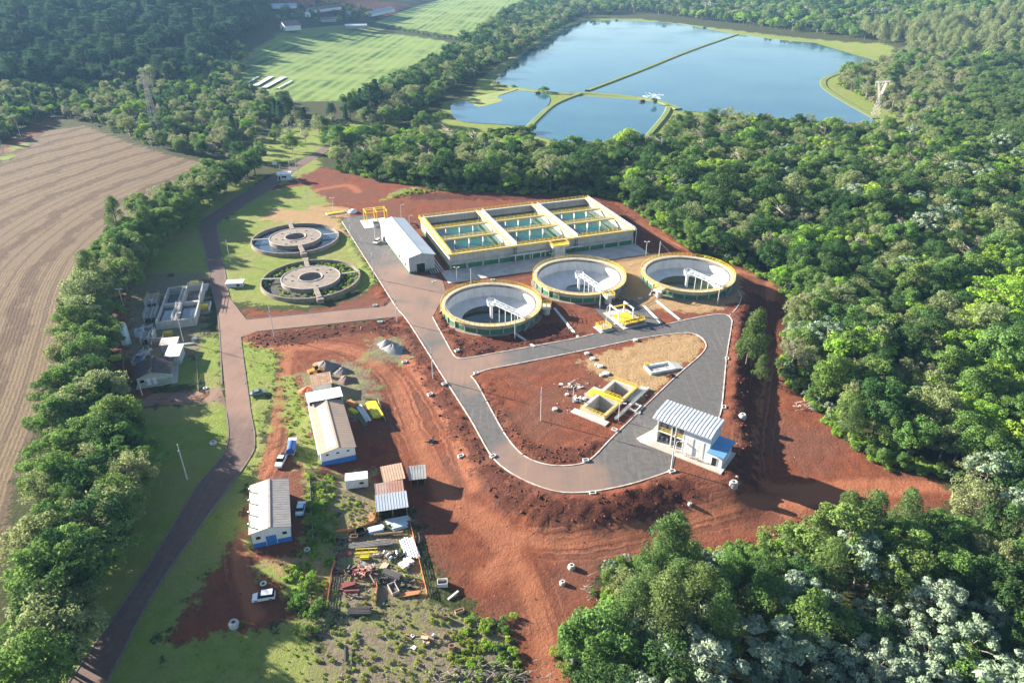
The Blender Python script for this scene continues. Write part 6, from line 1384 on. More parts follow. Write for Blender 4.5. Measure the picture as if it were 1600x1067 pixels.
# ================================================================ MANHOLES, RINGS, HEAPS
M_RINGC = mat('ring_concrete', (.56,.53,.49), .85, var=.3, scale=1.2)
def ring(px, py, r, h, label, m=None, hole=True, cat='manhole', name='manhole_ring'):
    p = Gp(px, py); e = thing(name, label, cat, p); m = m or M_RINGC; r *= .82; h *= .85
    MB().lathe([(r, -.3), (r, h*.55), (r*.72, h), (r*.42, h), (r*.42, h*.25), (.01, h*.25)] if hole else [(r, -.3), (r, h*.8), (r*.92, h), (.01, h*1.02)], 24).build('concrete_ring', m, e)
    if hole: MB().lathe([(r*.42, h*.6), (.01, h*.6)], 16).build('opening', M_DARK, e)
    else: MB().lathe([(r*.35, h*1.03), (r*.35, h*1.12), (.01, h*1.12)], 14).build('lid', M_CONC, e)
for a in [(1160,652,1.25,1.3,'white concrete manhole cone in the shade right of the loop road'), (1146,759,1.25,1.6,'white concrete manhole cone below the pump house'), (366,977,1.2,1.3,'grey concrete manhole cone on shaded grass at the bottom left'),
          (333,693,1.1,.7,'pale concrete manhole on the lawn beside the old road'), (893,887,.95,1.1,'pale manhole cone at the corner of the lower right wood'), (879,912,.8,1.0,'smaller pale manhole cone nearest the soil track at the wood corner'), (1078,788,.6,.7,'small pale block at the foot of the road bank')]: ring(*a)
for i, (x, y, r) in enumerate([(917,553,1.0), (926,561,1.1), (932,571,.8), (938,573,1.1), (947,584,1.3), (940,587,.8), (993,532,1.0), (867,640,.9), (886,617,.7)]):
    ring(x, y, r, .55, 'flat pale manhole lid lying on the island soil, %s from the cross road' % ORD[i], None, False)
for x, y, l in ((480,859,'white tyre lying beside the cream roofed shed'), (411.5,912,'white painted tyre above the white car'), (193.5,615,'pale tyre at the corner of the control house drive'), (321,607,'round pale tyre on the lit grass by the old road')):
    p = Gp(x, y); e = tag(MB().lathe([(.50+.17*math.cos(t), .17+.17*math.sin(t)) for t in [i*.7854 for i in range(9)]], 24).build('old_tyre', M_OFFW, None, p, smooth=True), l, 'tyre', 'old tyres')
for i, (x, y, rz, l) in enumerate([(714,549,.6,'below the nearest clarifier'), (744,583,.4,'at the tip of the soil island'), (694,601,.7,'on the upper soil slope'), (770,713,.7,'on the outer curve near the soil track'), (926,771,.1,'at the bottom of the loop curve'), (915,720,.1,'on the inner curve of the island'), (960,672,-.6,'beside the twin pit and the road'), (1136,561,1.4,'on the forest side of the loop road'), (1131,637,1.4,'beside the road above the pump house'), (672,617,.6,'on the soil left of the diagonal road'), (632,566,.3,'alone on the red yard'), (720,713,.5,'low on the soil slope by the track'), (1050,737,.3,'at the foot of the tall pump house pole'), (594,504,.1,'on the near kerb of the cross road'), (586,478,.1,'on the lawn corner of the cross road'), (551,436,.5,'on the soil strip beside the diagonal road'), (678,440,.5,'beside the workshop forecourt'), (770,438,.1,'behind the nearest clarifier'), (1000,467,.2,'beside the middle and far clarifiers'), (963,506,.3,'between valve pit and lift station'), (996,645,-.5,'on the road edge by the twin pit')]):
    p = Gp(x, y); e = thing('catch_basin', 'white concrete catch basin '+l, 'catch basin', p, rz); b = MB()
    for a in ((-.75, .75, -.5, -.32), (-.75, .75, .32, .5), (-.75, -.57, -.32, .32), (.57, .75, -.32, .32)): b.box(*a, -.3, .45)
    b.build('frame', M_CONCW, e); box('grate', M_DARK, e, -.58, .58, -.33, .33, -.2, .2)
def heap(px, py, r, h, m, label, cat, name):
    p = Gp(px, py); rs = np.random.default_rng(int(px)); n = 28; k = 9; vs = []
    for j in range(k):
        t = j/(k-1)
        for i in range(n):
            a = 6.2832*i/n; q = r*t*(1+.13*math.sin(3*a+px)+.08*math.sin(5*a+py))*(1 if t < .9 else 1.12)
            vs.append((q*math.cos(a), q*math.sin(a)*.85, h*(1-t)**1.15*(1+.10*math.sin(4*a))+rs.normal(0, .05)-(.25 if j == k-1 else 0)))
    fs = [(j*n+i, j*n+(i+1) % n, (j+1)*n+(i+1) % n, (j+1)*n+i) for j in range(k-1) for i in range(n)]
    tag(MB().add(vs, fs).build(name, m, None, p, smooth=True), label, cat)
M_GRAV = mat('grey_gravel', (.30,.29,.29), .95, var=.3, scale=1.5, fine=14, bump=.6); M_SAND = mat('grey_sand', (.22,.19,.18), .95, var=.3, bump=.5)
heap(604,539,3.0,1.9,M_GRAV,'grey gravel heap on the red yard, the farther of two','gravel heap','gravel_heap'); heap(614.5,546,3.6,2.3,M_GRAV,'grey gravel heap on the red yard, the nearer of two','gravel heap','gravel_heap')
heap(536,580,2.6,1.4,M_SAND,'dark sand heap with rubble beside the yard track','sand heap','sand_heap'); heap(541,594,2.8,1.5,mat('brown_sand', (.20,.13,.11), .95, var=.3, bump=.5),'brown sand heap next to the rusty roofed hut','sand heap','sand_heap'); heap(509,573,4.2,2.2,M_SAND,'broad dark rubble heap behind the wheel loader','rubble heap','rubble_heap')
heap(481,610,2.8,1.2,mat('brick_red', (.52,.17,.08), .95, var=.3, bump=.5),'orange brick rubble heap beside the skylight shed','rubble heap','rubble_heap'); heap(1048,598-10,1.6,.8,mat('soil_lump', (.09,.035,.022), .95, bump=.5),'dark soil lump on straw at the road edge','soil heap','soil_heap')

# ================================================================ LOOSE MATERIAL
def bars(name, label, cat, a, b, n, r, m, layers=1, kind='tube', gap=2.1, group=None):
    """a bundle of n bars side by side, running from photo point a to photo point b; every bar a part"""
    A, B = Gp(*a), Gp(*b); d = B-A; d.z = 0; L = d.length; e = thing(name, label, cat, ((A.x+B.x)/2, (A.y+B.y)/2, max(A.z, B.z)), math.atan2(d.y, d.x), group); rs = random.Random(int(a[0]*7+a[1]))
    me = None
    for l in range(layers):
        for i in range(n-l):
            y = (i-(n-1-l)/2)*r*gap; z = r+l*r*1.75; o = None
            if me is None:
                mb = MB(); (mb.tube((-L/2, 0, 0), (L/2, 0, 0), r, n=8) if kind == 'tube' else mb.box(-L/2, L/2, -r*.95, r*.95, -r*.6, r*.6)); o = mb.build('bar', m, e); me = o.data
            else: o = inst('bar', me, e)
            o.location = (rs.uniform(-.3, .3), y, z); o.rotation_euler.z = rs.uniform(-.02, .02)
    return e
M_YELP = mat('yellow_pipe', (.78,.62,.05), .5, var=.15); M_REDS = mat('red_oxide_steel', (.26,.07,.06), .7, var=.3); M_DKS = mat('dark_steel', (.10,.085,.08), .7, var=.3)
M_TARP = mat('blue_white_sheet', (.52,.62,.70), .5, var=.2)
for a in [('pipe_stack', 'stack of yellow beams beside the skylight shed', 'pipes', (580,630), (592,655), 6, .24, M_YELP, 2, 'box'), ('pipe_stack', 'row of long white pipes beside the yellow beams', 'pipes', (560,634), (577,660), 5, .16, M_OFFW, 1), ('beam_bundle', 'dark green frames lying in the shed shadow', 'beams', (560,650), (572,668), 4, .14, mat('dark_green_frame', (.10,.13,.06), .7), 1, 'box'),
          ('plank_bundle', 'loose yellow and orange boards behind the white pipes', 'planks', (545,628), (556,637), 5, .18, mat('orange_board', (.55,.22,.08), .8), 2, 'box'), ('beam_bundle', 'yellow short beams next to orange boards', 'beams', (547,640), (557,646), 4, .18, M_YELP, 2, 'box'),
          ('sheet_stack', 'pale blue roof sheets stacked near the yard gate, left stack', 'sheets', (576,831), (599,826), 5, .20, M_TARP, 2, 'box'), ('sheet_stack', 'pale blue roof sheets stacked near the yard gate, right stack', 'sheets', (613,825), (636,820), 5, .20, M_TARP, 2, 'box'), ('sheet_stack', 'pinkish white planks at the top of the scrap yard', 'planks', (603,817), (640,811), 4, .2, M_OFFW, 1, 'box'),
          ('pipe_stack', 'single brown pipe under the pale blue sheets', 'pipe', (586,837), (632,834), 1, .3, M_WOOD, 1), ('pipe_stack', 'long grey brown pipes across the scrap yard', 'pipes', (546,855), (612,849), 4, .2, mat('dull_steel', (.30,.26,.23), .6, .2), 1), ('pipe_stack', 'white plastic pipes at the scrap yard fence', 'pipes', (635,842), (646,874), 6, .24, M_WHITE, 1),
          ('post_stack', 'short pale concrete posts stacked in the scrap yard', 'posts', (631,877), (640,885), 7, .2, M_CONCW, 2, 'box'), ('beam_bundle', 'dark brown beams heaped in the scrap yard middle', 'beams', (600,893), (626,905), 5, .16, M_DKS, 2, 'box'), ('beam_bundle', 'rusty bars left of the scrap yard yellow frame', 'beams', (525,869), (550,865), 4, .12, M_REDS, 1), ('beam_bundle', 'red oxide beams near the lower yard fence', 'beams', (535,918), (556,913), 4, .2, M_REDS, 2, 'box'),
          ('beam_bundle', 'long thin rusty bar in front of the red beams', 'beams', (528,922), (570,914), 1, .12, M_WOOD, 1, 'box'), ('plank_bundle', 'orange planks at the lower corner of the scrap yard', 'planks', (623,931), (656,927), 3, .16, mat('orange_board', (.55,.22,.08), .8), 1, 'box'), ('plank_bundle', 'white plank on red soil below the steel skip', 'planks', (700,937), (716,925), 1, .2, M_OFFW, 1, 'box'), ('plank_bundle', 'pale boards beside the dark brown beams', 'planks', (597,890), (604,880), 4, .16, mat('pale_board', (.55,.45,.33), .8), 1, 'box'),
          ('plank_bundle', 'red brown planks at the bottom branch pile', 'planks', (740,1048), (754,1037), 4, .18, M_RUST, 1, 'box'), ('post_stack', 'dark timber post row on weedy gravel, left', 'posts', (539,1008), (539,1034), 1, .14, M_DKS, 1, 'box'), ('post_stack', 'dark timber post row on weedy gravel, right', 'posts', (549,1012), (549,1038), 1, .14, M_DKS, 1, 'box'), ('log_pile', 'dark logs lying below the scrap yard', 'logs', (545,956), (580,957), 6, .16, M_DKS, 2),
          ('beam_bundle', 'brown post just outside the scrap yard fence', 'beams', (654,834), (655,850), 1, .2, M_WOOD, 1, 'box')]:
    bars(*a)
def scrap_heap(px, py, n, spread, m, label, seed, thick=.12):
    p = Gp(px, py); e = thing('scrap_heap', label, 'scrap', p); rs = random.Random(seed)
    for i in range(n):
        b = MB(); L = rs.uniform(.6, 1.6); k = rs.random()
        if k < .5: b.bar((-L, 0, 0), (L, 0, 0), thick*1.5, thick*1.2)
        elif k < .8: b.box(-L*.5, L*.5, -.35, .35, -.06, .06)
        else: b.tube((-L*.4, 0, 0), (L*.4, 0, 0), .3, n=10)
        o = b.build('scrap_piece', m[i % len(m)], e, (rs.gauss(0, spread), rs.gauss(0, spread*.45), rs.uniform(.1, .55))); o.rotation_euler = (rs.uniform(-.3, .3), rs.uniform(-.35, .35), rs.uniform(0, 6.28))
scrap_heap(556,895,46,2.0,[M_REDS, M_REDS, M_DKS, M_RUST],'tangled heap of red oxide valves and fittings in the scrap yard',1); scrap_heap(578,890,16,.9,[M_REDS, M_RUST, M_OFFW],'smaller heap of red fittings beside the large one',2)
scrap_heap(620,868,20,1.2,[M_STEEL, M_DKS, M_OFFW, M_BLK],'grey machine parts heaped against the white pipes',3); scrap_heap(598,908,16,1.0,[M_BLK, M_DKS],'black hoses and scrap below the brown beams',4); scrap_heap(603,868,8,.8,[M_RUST, M_WOOD],'brown boxes between yellow frame and machine parts',5); scrap_heap(637,914,12,1.4,[M_DKS, M_BLK],'black bent bars on soil in the lower scrap yard',6)
scrap_heap(530,845,12,1.5,[M_BLK, M_DKS],'black pipe scrap in the shed shadow',7); scrap_heap(660,1000,14,1.8,[M_OFFW, M_RUST, M_WOOD],'pale splintered rubble on the weedy gravel',8); scrap_heap(765,975,10,1.0,[M_DKS, M_WOOD],'dark stump and roots at the edge of the soil track',9); scrap_heap(895,604,20,1.8,[M_CONCW, M_OFFW, M_WOOD],'pale building rubble behind the twin pit',10); scrap_heap(905,625,14,1.5,[M_CONCW, M_OFFW],'broken concrete left of the twin pit',11)
scrap_heap(1004,620,6,.8,[M_WOOD, M_CONCW],'brick coloured blocks between twin pit and road',12); scrap_heap(1018,460,10,1.2,[M_CONCW, M_DKS],'pale blocks along the strip by the far clarifier',13); scrap_heap(556,457,8,.9,[M_CONCO, M_WOOD],'pipe offcuts at the lawn edge of the nearer round tank',14); scrap_heap(675,690,5,.5,[M_DKS],'dark scrap on the soil slope',15)
def coil(px, py, label):
    p = Gp(px, py); e = thing('hose_coil', label, 'hose', p)
    for k in range(4): MB().lathe([(.95+.05*k+.12*math.cos(t), .14+.2*k+.12*math.sin(t)) for t in [i*1.0472 for i in range(7)]], 24).build('loop', M_BLK, e)
coil(564,833,'black hose coil at the top left of the scrap yard')
def crate(px, py, L, Wd, H, rz, m, label, cat='skip', inner=None):
    p = Gp(px, py); e = thing('crate' if cat == 'crate' else 'steel_skip', label, cat, p, rz); t = .09
    for a in ((-L/2, L/2, -Wd/2, -Wd/2+t), (-L/2, L/2, Wd/2-t, Wd/2), (-L/2, -L/2+t, -Wd/2+t, Wd/2-t), (L/2-t, L/2, -Wd/2+t, Wd/2-t)): box('side', m, e, *a, 0, H)
    box('bottom', inner or M_DKS, e, -L/2+t, L/2-t, -Wd/2+t, Wd/2-t, .02, H*.35)
crate(615,921,2.7,1.5,.7,-1.05,mat('rust_white_skip', (.55,.50,.46), .7, var=.35, col2=(.38,.22,.15)),'open skip with pale rims in the lower scrap yard'); crate(691.5,913,2.0,1.5,1.0,.1,M_OFFW,'small open pale skip alone on the red soil'); crate(554,840,1.5,1.0,.7,.1,M_WOOD,'wooden crate beside the hose coil','crate'); crate(706,1012,1.0,.8,.8,.1,M_RUST,'rusty box on the weedy bank','crate'); crate(718,956,1.8,.7,.6,.45,M_RUST,'long brown box casting a shadow beside the weeds','crate'); crate(696,966,.8,.7,1.0,.1,M_WOOD,'upright brown box with long shadow on the weedy gravel','crate')
def yellow_frame():
    p = Gp(572,866); e = thing('welded_rail_rack', 'yellow steel frame with bent rails in the scrap yard', 'frame', p, .05)
    for y in (-.6, .6):
        for z in (.1, 1.0): MB().bar((-2.2, y, z), (2.4, y, z+.1), .12).build('rail', M_YELP, e)
    for x in (-2.0, -.8, .6, 2.0): MB().bar((x, -.6, .1), (x, .6, 1.0), .12).build('brace', M_YELP, e)
    box('bin', M_YELP, e, -1.0, .8, -1.5, -.8, .05, .7)
yellow_frame()
def bench_frame():
    p = Gp(550,927); e = thing('red_trestle', 'red steel trestle standing near the lower yard fence', 'trestle', p, .05)
    MB().box(-1.5, 1.5, -.15, .15, .7, .95).build('top_beam', M_REDS, e)
    for x in (-1.1, 1.1): MB().bar((x, -.5, 0), (x, .5, .0), .2).build('foot', M_REDS, e); MB().bar((x, 0, 0), (x, 0, .7), .16).build('leg', M_REDS, e)
bench_frame()
def net_fence(pts, label, h=.95, m=None):
    W_ = dens([Gp(*p) for p in pts], 2.2); e = thing('site_fence', label, 'fence', W_[0]); o0 = W_[0]
    for p in W_: q = p-o0; MB().bar((q.x, q.y, -.4), (q.x, q.y, h), .09).build('post', M_WOOD, e)
    for a, b in zip(W_[:-1], W_[1:]):
        a = a-o0; b = b-o0; mb = MB()
        for i in range(5): z = .12+i*(h-.2)/4; mb.bar(a+Vector((0, 0, z)), b+Vector((0, 0, z-.04)), .03, .14)
        mb.build('net_panel', m or M_ORANGE, e)
net_fence([(639,811),(653,868),(668,931)], 'orange net fence on the soil side of the scrap yard'); net_fence([(511,951),(519,893),(524,878)], 'orange net fence on the hedge side of the scrap yard'); net_fence([(586,945),(590,920),(588,912)], 'short orange board fence inside the lower scrap yard', .8)
net_fence([(524,832),(560,828),(585,815),(590,792)], 'sagging orange net along the top of the scrap yard', .7); net_fence([(478,738),(508,740),(540,752)], 'dark timber fence below the skylight shed', 1.3, M_DKS); net_fence([(568,623),(590,625),(603,660)], 'light timber fence round the yellow beams', .9, mat('pale_board', (.55,.45,.33), .8))
net_fence([(484,745),(487,800),(490,850)], 'thin grey fence between parked car and hedge', 1.0, M_STEEL)
def branches(px, py, n, sx, sy, h, m, label, seed):
    p = Gp(px, py); rs = random.Random(seed); b = MB()
    for i in range(n):
        x, y, z = rs.gauss(0, sx), rs.gauss(0, sy), rs.uniform(.05, h); a = rs.gauss(0, 1.0); L = rs.uniform(.6, 2.4)
        d = Vector((math.cos(a), math.sin(a)*.6, rs.uniform(-.2, .3)))*L; c = Vector((x, y, z)); mm = c+d*.5+Vector((0, 0, rs.uniform(0, .25))); b.tube(c, mm, .07, .05, 5, False); b.tube(mm, c+d, .05, .02, 5, False)
    tag(b.build('branch_pile', m, None, p), label, 'branch pile', kind='stuff')
branches(1272,636,130,2.4,1.0,1.0,mat('bleached_wood', (.62,.54,.46), .9, var=.3),'pile of pale cut branches at the wood edge',1); branches(745,1058,260,5.5,1.3,1.3,mat('grey_wood', (.36,.30,.25), .9, var=.4),'long pile of grey branches at the bottom edge',2); branches(919,920,20,.8,1.6,.6,M_BARKW,'few bare sticks at the corner of the lower right wood',3)
# ---- frames, pipes and small tanks of the old inlet works
def old_bits():
    fy = mat('faded_yellow', (.48,.42,.16), .6, var=.3); rz = -.12+.33
    for i, (x, y, L, W_, H, m, l) in enumerate([(206,572,3.0,4.5,1.2,M_CONC,'low concrete box with blue frames left of the control house'), (232,541,4.6,2.2,1.6,M_CONCO,'brown concrete block between channels and control house'), (212,528,2.4,2.4,2.2,mat('pale_blue_tank', (.52,.66,.74), .45),'square pale blue tank beside the silo'), (248,512,3.2,1.2,1.0,M_WOOD,'short timber deck at the foot of the settling basin'), (300,531,1.6,.7,.6,M_OFFW,'small white cabinet on the asphalt below the settling basin'), (285,540,3.4,.6,.5,M_OFFW,'low white wall stub beside the white roofed annex'), (262,433,2.2,1.6,.8,M_DKS,'dark hatch pair on the old concrete apron')]):
        p = Gp(x, y); e = thing('plant_unit', l, 'plant unit', p, rz); t = .2
        for a in ((0, L, 0, t), (0, L, W_-t, W_), (0, t, t+.003, W_-t-.003), (L-t, L, t+.003, W_-t-.003)): box('side', m, e, *a, -.2, H)
        box('inside', M_DKS if i % 2 == 0 else m, e, t, L-t, t, W_-t, 0, H*.7)
        if L > 2 and H > 1: railing([(.1, .1, H), (L-.1, .1, H), (L-.1, W_-.1, H)], M_STEEL if i else M_ROOFB, e, step=1.1, t=.06)
    for i, (a, b, h, m, l) in enumerate([((214,560),(236,556),1.4,M_OFFW,'white pipe run behind the control house'), ((226,512),(226,540),1.2,M_STEEL,'grey pipe running down between the channels'), ((240,512),(238,545),1.6,M_STEEL,'grey pipe on stands beside the lower channel'), ((205,545),(232,548),.9,M_CONCD,'dark pipe low beside the silo'), ((246,470),(300,466),2.2,fy,'faded yellow beam across the settling basin'), ((232,505),(250,503),1.9,M_RUST,'rusty gantry beam over the middle channel')]):
        A, B = Gp(*a), Gp(*b); A.z = B.z = 0; d = B-A; e = thing('pipe_run', l, 'pipe', A, math.atan2(d.y, d.x)); L = d.length
        MB().tube((0, 0, h), (L, 0, h), .13).build('pipe', m, e)
        for k in range(3): MB().bar((L*(.05+.45*k), 0, -.2), (L*(.05+.45*k), 0, h), .1).build('stand', m, e)
    for i, (x, y) in enumerate(((222,520), (232,518), (238,524))):
        p = Gp(x, y); e = thing('rotary_screen', 'small steel screen drum over the nearest channel, %s from the silo' % ORD[i], 'screen', p, rz); MB().tube((0, 0, 1.5), (1.6, .3, 1.9), .4, n=12).build('drum', M_STEEL, e); MB().bar((.2, 0, 0), (.2, 0, 1.4), .12).build('stand', M_STEEL, e); MB().bar((1.4, .2, 0), (1.4, .2, 1.7), .12).build('stand', M_STEEL, e)
    for (a, b, l) in (((193,560),(194,612),'thin grey fence left of the control house'), ((307,560),(311,612),'low white fence on the lit grass by the old road')): net_fence([a, b], l, .9, M_STEEL)
old_bits()
# ---- odd items behind the round tanks
def odd():
    O, rz, L, Wd = frame((511,337), (539,333), (512,333), 0); e = thing('flow_slab', 'flat yellow topped slab beside the end of the diagonal road', 'slab', O, rz); box('slab', M_CONCW, e, 0, L, 0, 3, -.3, .4); box('yellow_plate', M_YEL, e, .3, L-.3, .3, 2.7, .403, .5); railing([(.2, 2.8, .4), (L-.2, 2.8, .4)], M_YEL, e, step=1.5, t=.07)
    p = Gp(551,332); e = thing('white_dome', 'white dome shaped tank beside the end of the diagonal road', 'tank', p); MB().lathe([(2.1, -.2), (2.1, .5), (1.7, 1.1), (.9, 1.45), (.01, 1.55)], 24).build('shell', M_WHITE, e, smooth=True); MB().lathe([(2.11, .2), (2.25, .2), (2.25, .4), (2.11, .4)], 24).build('collar', M_OFFW, e)
    p = Gp(598,377); e = thing('equipment_cabinet', 'grey equipment cabinet between white van and workshop wall', 'cabinet', p, .3); box('body', M_WHITE, e, 0, 3, 0, 2.6, 0, 2.4); box('door_panel', M_GREY, e, .3, 2.6, -.03, -.002, .3, 2.1)
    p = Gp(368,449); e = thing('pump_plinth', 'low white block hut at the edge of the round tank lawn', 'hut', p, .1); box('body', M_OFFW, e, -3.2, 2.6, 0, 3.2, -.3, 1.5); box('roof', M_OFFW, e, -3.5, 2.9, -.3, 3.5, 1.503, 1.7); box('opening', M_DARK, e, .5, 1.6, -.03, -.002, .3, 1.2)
    p = Gp(430,262); e = thing('sign_board', 'white sign board behind the guard hut road', 'sign', p, .2)
    for x in (-.9, .9): box('post', M_POLE, e, x-.06, x+.06, -.06, .06, -.3, 3.2)
    box('board', M_WHITE, e, -1.3, 1.3, -.1, -.062, 1.6, 3.4)
    # low covered channels between the clarifiers and the road
    for a, b, l in (((866,482), (903,527), 'pale covered channel from the nearest clarifier to the road'), ((1006,478), (1033,505), 'pale kerb slab strip by the far clarifier, left'), ((1026,470), (1062,500), 'pale kerb slab strip by the far clarifier, right'), ((803,520), (835,542), 'thin pale channel in front of the nearest clarifier')):
        A, B = P(*a), P(*b); d = B-A; o = MB().box(0, d.length, -.45, .45, -.3, .22).build('covered_channel', M_CONCW, None, A, math.atan2(d.y, d.x)); tag(o, l, 'channel')
    A = [P(*q) for q in ((1153,453),(1158,466),(1152,480),(1140,493))]; kerb(smooth_poly(A, False, 6), M_CONC, name='kerb', label='thin grey kerb curving behind the far clarifier')
odd()
# ================================================================ THE FAR FARM
def far_house(px, py, Lh, Wd, he, hr, rz, roofm, wallm, label, nwin=3, name='farmhouse'):
    p = T(px, py); e = gable(name, label, 'house', p, rz, Wd, Lh, he, hr, roofm, wallm, .8, .5, 3.0)
    for i in range(nwin):
        w = box('window', M_GLASS, e, -.08, -.02, Lh*(i+.3)/nwin, Lh*(i+.3)/nwin+2.0, 1.2, 2.6)
    box('door', M_DARK, e, Wd*.4, Wd*.6, -.06, -.02, 0, 2.3)
FR = mat('far_roof_brown', (.20,.14,.13), .8, var=.2); FG = mat('far_roof_grey', (.36,.40,.45), .6, var=.2)
far_house(567,26,115,16,4.0,7.0,-.19,FG,M_OFFW,'very long grey roofed poultry house at the top edge',14,'poultry_house'); far_house(478,20,75,16,4,7,-.35,FR,M_OFFW,'long brown roofed barn left of the poultry house',8,'barn'); far_house(438,47,22,17,6,11,-.9,FR,M_OFFW,'large white farmhouse with steep dark roof',3); far_house(425,13,34,14,4,6,-1.2,M_ROOFB,M_OFFW,'blue walled farm building at the top left of the farm',4); far_house(540,44,30,14,4,5.5,-1.35,M_ROOFW,M_FIBRE,'low shed with pale roof beside the crop field',4,'barn'); far_house(476,27,9,9,5,8,.4,FR,M_WHITE,'small white farmhouse behind the large one',2); far_house(500,34,22,12,4,6,-1.2,FR,M_FIBRE,'dark roofed farm shed in front of the barn',3,'barn'); far_house(540,24,12,9,3.5,5.5,-.8,FG,M_WHITE,'small white house between barn and poultry house',2)
for i, (a, b) in enumerate((((388,131),(404,121)), ((399,136),(424,121)), ((413,139),(444,122)), ((434,140),(456,128)))):
    A, B = T(*a), T(*b); d = B-A; e = thing('nursery_bed', 'long white covered nursery bed at the crop field, %s from the wood' % ORD[i], 'nursery bed', A, math.atan2(d.y, d.x), 'white nursery beds'); L = d.length; w = 2.6 if i in (1, 2) else 1.0
    box('cover', M_OFFW, e, 0, L, -w, w, .9, 1.1)
    for k in range(int(L/8)+1): box('trestle', M_WOOD, e, k*8, k*8+.3, -w*.9, w*.9, -.2, .897)
def pond_outlet(px, py, label):
    p = P(px, py); e = thing('pond_outlet', label, 'outlet', (p.x, p.y, .6), .4); box('box', mat('brown_plank', (.16,.075,.06), .8, var=.3), e, -2.2, 2.2, -1.3, 1.3, -.6, 1.2); box('gate', M_DKS, e, -.3, .3, -1.36, -1.302, -.3, 1.9); box('deck', mat('brown_plank', (.16,.075,.06), .8), e, -3.6, -2.203, -.6, .6, .6, .8)
for x, y, l in ((840,147,'dark outlet box on the left small pond dike'), (1003,160,'dark outlet box on the right small pond dike'), (948,228,'brown outlet box at the near end of the small pond'), (963,33,'tiny outlet box on the far bank of the lagoon'), (1100,45,'small brown outlet box on the far bank strip'), (1347,73,'outlet box at the far right corner of the lagoon')): pond_outlet(x, y, l)

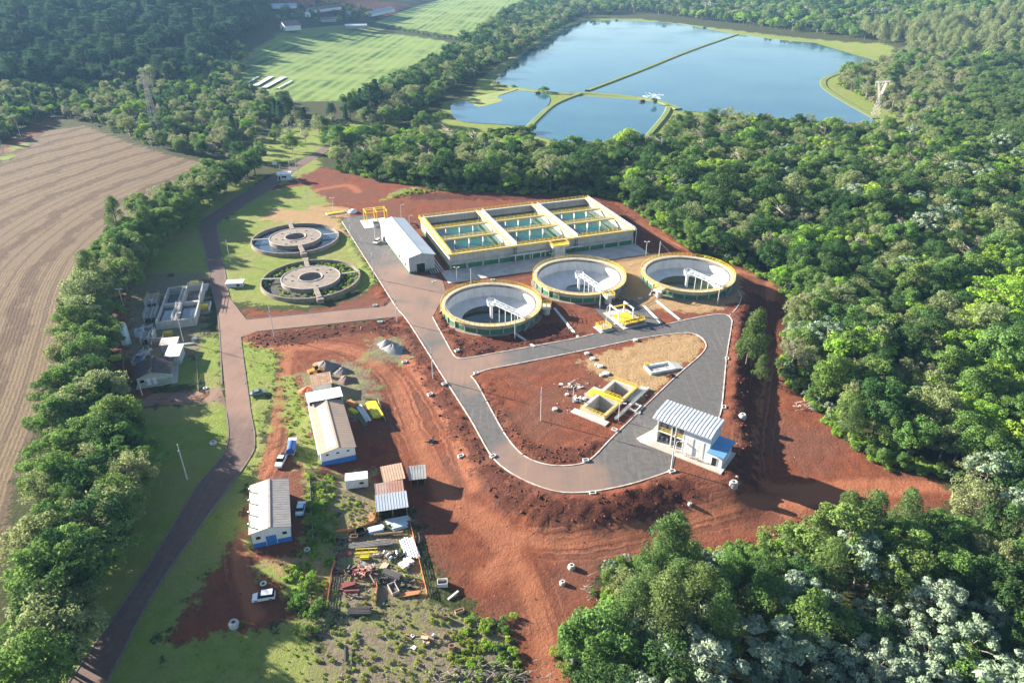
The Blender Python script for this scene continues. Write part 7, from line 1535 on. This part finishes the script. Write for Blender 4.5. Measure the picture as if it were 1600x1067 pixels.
# ================================================================ CLODS AND WEEDS
def small_stuff():
    rs = np.random.default_rng(21)
    clod = bpy.data.collections.new('clod_forms')
    for i in range(3):
        bm = bmesh.new(); bmesh.ops.create_icosphere(bm, subdivisions=1, radius=.5)
        for v in bm.verts: v.co *= 1+rs.normal(0, .16); v.co.z *= .65
        me = bpy.data.meshes.new('clod'); bm.to_mesh(me); bm.free(); me.materials.append((mat('clod_dark', (.085,.030,.020), .95, var=.4), mat('clod_red', (.17,.055,.032), .95, var=.4), mat('clod_pale', (.42,.36,.31), .9, var=.3))[i]); clod.objects.link(bpy.data.objects.new('clod_form_%02d' % i, me))
    weed = bpy.data.collections.new('weed_forms')
    for i, (tone, n) in enumerate((('weed', 50), ('olive', 40), ('bright', 60))):
        V, F, N, Tn = leaves([((0, 0, .22), .42, n), ((.2, .1, .3), .3, n//2), ((-.2, .15, .25), .3, n//2)], .26, rs, .8, .6); me = raw_mesh('weed', V, F, [LEAF[tone]], smooth=True, normals=N); at = me.attributes.new('tone', 'FLOAT', 'POINT'); at.data.foreach_set('value', Tn.astype(np.float32)); weed.objects.link(bpy.data.objects.new('weed_form_%02d' % i, me))
    def pts(spec):
        X, Y, S, Fm = [], [], [], []
        for poly, n, s0, s1, fw in spec:
            w = [(p.x, p.y) for p in W2(poly)]; xs = [p[0] for p in w]; ys = [p[1] for p in w]; k = 0
            cx, cy = rs.uniform(min(xs), max(xs), n*4), rs.uniform(min(ys), max(ys), n*4); ok = inside(cx, cy, w) & (vnoise(cx, cy, 6, 9) > -.15)
            cx, cy = cx[ok][:n], cy[ok][:n]; X.append(cx); Y.append(cy); S.append(rs.uniform(s0, s1, len(cx))*rs.uniform(.5, 1, len(cx))); Fm.append(rs.choice(len(fw), len(cx), p=np.array(fw)/sum(fw)))
        X, Y, S, Fm = map(np.concatenate, (X, Y, S, Fm)); i = np.clip(np.searchsorted(GX, X), 0, len(GX)-1); j = np.clip(np.searchsorted(GY, Y), 0, len(GY)-1); on = mroad[j, i] < .05
        return X[on], Y[on], S[on], Fm[on]
    def go(name, label, coll, spec):
        X, Y, S, Fm = pts(spec); n = len(X); me = bpy.data.meshes.new(name); me.vertices.add(n); Z = np.array([gz(a, b) for a, b in zip(X, Y)])
        me.vertices.foreach_set('co', np.stack([X, Y, Z+.02], 1).astype(np.float32).ravel())
        for nm, ty, v in (('form', 'INT', Fm), ('turn', 'FLOAT', rs.uniform(0, 6.28, n)), ('size', 'FLOAT', S)): at = me.attributes.new(nm, ty, 'POINT'); at.data.foreach_set('value', v.astype(np.int32 if ty == 'INT' else np.float32))
        o = bpy.data.objects.new(name, me); COL.objects.link(o); tag(o, label, kind='stuff'); scatter_nodes(o, coll)
    dk = [(d, 900 if i == 0 else (500 if i < 2 else 260), .3, 1.1, (5, 4, .15)) for i, d in enumerate(DARK)]
    go('soil_clods', 'loose soil clods and stones strewn over the red site', clod, dk+[(SOIL[0], 1500, .12, .5, (3, 4, 1.6)), ([(860,640),(900,590),(960,610),(920,660)], 90, .2, .7, (1, 2, 6)), (GRAVEL[1], 250, .1, .4, (1, 2, 4)), (GRAVEL[0], 260, .1, .5, (2, 2, 4)), ([(1150,850),(1280,800),(1290,840),(1160,870)], 60, .3, .9, (3, 3, 2))])
    go('weeds', 'tufts of weeds on gravel, verges and banks', weed, [(GRAVEL[1], 420, .4, 1.1, (6, 3, 1)), ([(690,1000),(740,960),(800,985),(825,1080),(700,1080)], 260, .6, 1.5, (7, 1, 3)), (GRAVEL[0], 120, .4, 1.0, (3, 3, 2)), (GRASS[2], 300, .35, .9, (5, 1, 4)), (GRASS[8], 600, .5, 1.3, (4, 1, 5)), (GRASS[1], 150, .3, .8, (3, 3, 2)), ([(600,312),(640,296),(700,296),(640,306)], 150, .8, 2.0, (5, 1, 3)), ([(505,760),(590,780),(600,825),(530,832)], 120, .4, 1.0, (3, 3, 2)), ([(1300,655),(1400,725),(1500,752),(1500,740),(1330,670)], 200, .8, 2.0, (4, 2, 4)), ([(940,885),(1040,868),(1190,850),(1290,830),(1290,842),(1050,880)], 260, .8, 2.2, (5, 2, 3)), (GRASS[5], 160, .3, .6, (1, 5, 2)), (GRASS[4], 120, .3, .6, (2, 2, 4))])
    # weeds inside the nearer round tank
    o2, c = OT2; n = 300; a = rs.uniform(0, 6.28, n); r = np.sqrt(rs.uniform(11.3**2, 17.4**2, n)); keep = (np.sin(a*1.0+.9) > -.2) | (rs.uniform(size=n) < .3); a, r = a[keep], r[keep]; n = len(a)
    me = bpy.data.meshes.new('tank_weeds'); me.vertices.add(n); me.vertices.foreach_set('co', np.stack([r*np.cos(a), r*np.sin(a), np.full(n, .2)], 1).astype(np.float32).ravel())
    for nm, ty, v in (('form', 'INT', rs.choice(3, n, p=[.4, .2, .4])), ('turn', 'FLOAT', rs.uniform(0, 6.28, n)), ('size', 'FLOAT', rs.uniform(.7, 1.8, n))): at = me.attributes.new(nm, ty, 'POINT'); at.data.foreach_set('value', v.astype(np.int32 if ty == 'INT' else np.float32))
    o = bpy.data.objects.new('weeds', me); COL.objects.link(o); o.parent = o2; o['kind'] = 'stuff'; scatter_nodes(o, weed)
small_stuff()
build_haze()
